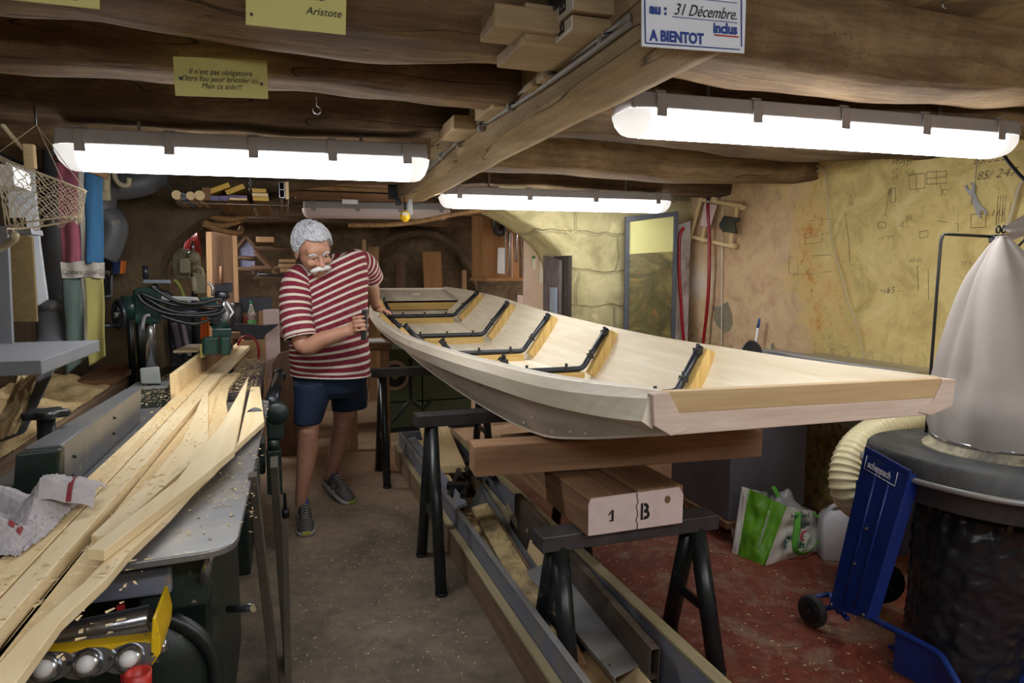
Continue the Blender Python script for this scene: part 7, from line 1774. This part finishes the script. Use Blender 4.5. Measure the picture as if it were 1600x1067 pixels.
for k, (x, y0, y1, r, mt, lab) in enumerate(((790,340,430,.010,m_alu,'thin grey rod hanging leftmost before the cupboard'), (796,338,432,.016,m_steel,'pale strip hanging second from left before the cupboard'), (800,340,436,.010,m_pinkw,'narrow white strip in the row of rods'), (807,345,410,.02,m_steel,'bright aluminium level hanging with the rods'), (814,335,435,.014,m_oldpine,'brown batten hanging right of the level'), (822,338,395,.016,m_dsteel,'dark strip hanging rightmost of the row'))):
    tag(MB().tube([PY(x, y1, 6.05), PY(x-.5, y0, 6.05)], r*1.2, 6, flat=(1,.4)).build('hanging_rod', mt), lab, 'rod', 'rods hanging in front of the cupboard')
tag(MB().tube([PY(781+7*cos(t), 347+17*sin(t), 6.1) for t in [2*pi*i/30 for i in range(30)]], .035, 8, closed=True).build('cable_coil', m_black), 'coil of black cable hanging on the cupboard', 'coil')
tag(MB().tube([PY(x, y, 5.95) for x, y in cr_pts] if False else cr([PY(790,340,5.95), PY(793,356,5.95), PY(804,362,5.95), PY(815,357,5.95), PY(819,342,5.95)], 5), .012, 8).build('wire_loop', m_oldpine), 'brown wire loop hanging over the rods', 'wire')
wp = thing('white_partition', PY(838,450,5.6), 'white painted panel with small papers beyond the right pier', 'panel')
MB().prism([PY(x, y, 5.6) for x, y in ((817,640),(872,640),(872,370),(845,352),(820,345))], (0,.03,0)).build('panel', m_pinkw, wp)
for k, P in enumerate((((831,420),(837,420),(837,400),(832,399)), ((842,442),(851,442),(852,400),(844,400)))): tag(MB().prism([PY(x, y, 5.59) for x, y in P], (0,.003,0)).build('small_notice', m_white), ('short curled notice on the white partition', 'long white notice on the white partition')[k], 'notice')
MB().cyl(PY(834,402,5.585), PY(834,402,5.58), .015, n=8).build('green_dot', solid('green_dot', (30,120,70), .5), wp); MB().cyl(PY(845,405,5.585), PY(845,405,5.58), .015, n=8).build('red_dot', m_inkr, wp)
GP = 'planks leaning at the right pier'
tag(MB().hexa([(1.905,4.60,0),(1.93,4.60,0),(1.93,4.90,0),(1.905,4.90,0),(1.905,4.60,1.50),(1.93,4.60,1.50),(1.93,4.93,1.54),(1.905,4.93,1.54)]).build('dark_plank', dirty('weathered_dark_plank', (104,92,90), (72,62,60), .5, .8, 0, 5, .3), bevel=.003), 'weathered grey-brown plank with a dark band leaning at the right pier', 'plank', GP)
tag(MB().bb((1.936,4.50,0), (1.962,4.80,1.53)).build('dark_plank', dirty('black_plank', (52,42,36), (36,30,28), .5, .8, 0, 5, .3), bevel=.003), 'darker plank with a black top at the edge of the right pier', 'plank', GP)
tag(MB().bb((1.888,4.62,0), (1.900,4.74,1.30)).build('small_board', dirty('blue_grey_board', (128,140,150), (108,118,126), .4, .7, 0, 6, .1), bevel=.002), 'narrow blue-grey board standing against the weathered plank at the right pier', 'board', 'small boards standing behind the boat')
for k, (P, mt, lab) in enumerate(((((805,505),(832,505),(831,463),(809,461)), m_pinkw, 'white square-cut board end behind the boat side'), (((826,505),(838,505),(838,463),(827,463)), m_dsteel, 'dark blue-black board between white and pink ones'), (((838,505),(852,505),(852,464),(838,463)), m_lampdiff_off, 'pinkish worn board right of the dark one'), (((836,500),(846,500),(846,452),(836,452)), m_newpine2, 'light raw batten behind the small boards'), (((846,500),(856,500),(855,453),(846,453)), m_plank, 'salmon batten next to the light raw one'), (((794,490),(802,490),(804,453),(796,453)), m_bg1, 'short brown board left of the white one'))):
    flatb('small_board', P, 5.95+.035*k, .02, mt, lab, 'board', grp='small boards standing behind the boat')
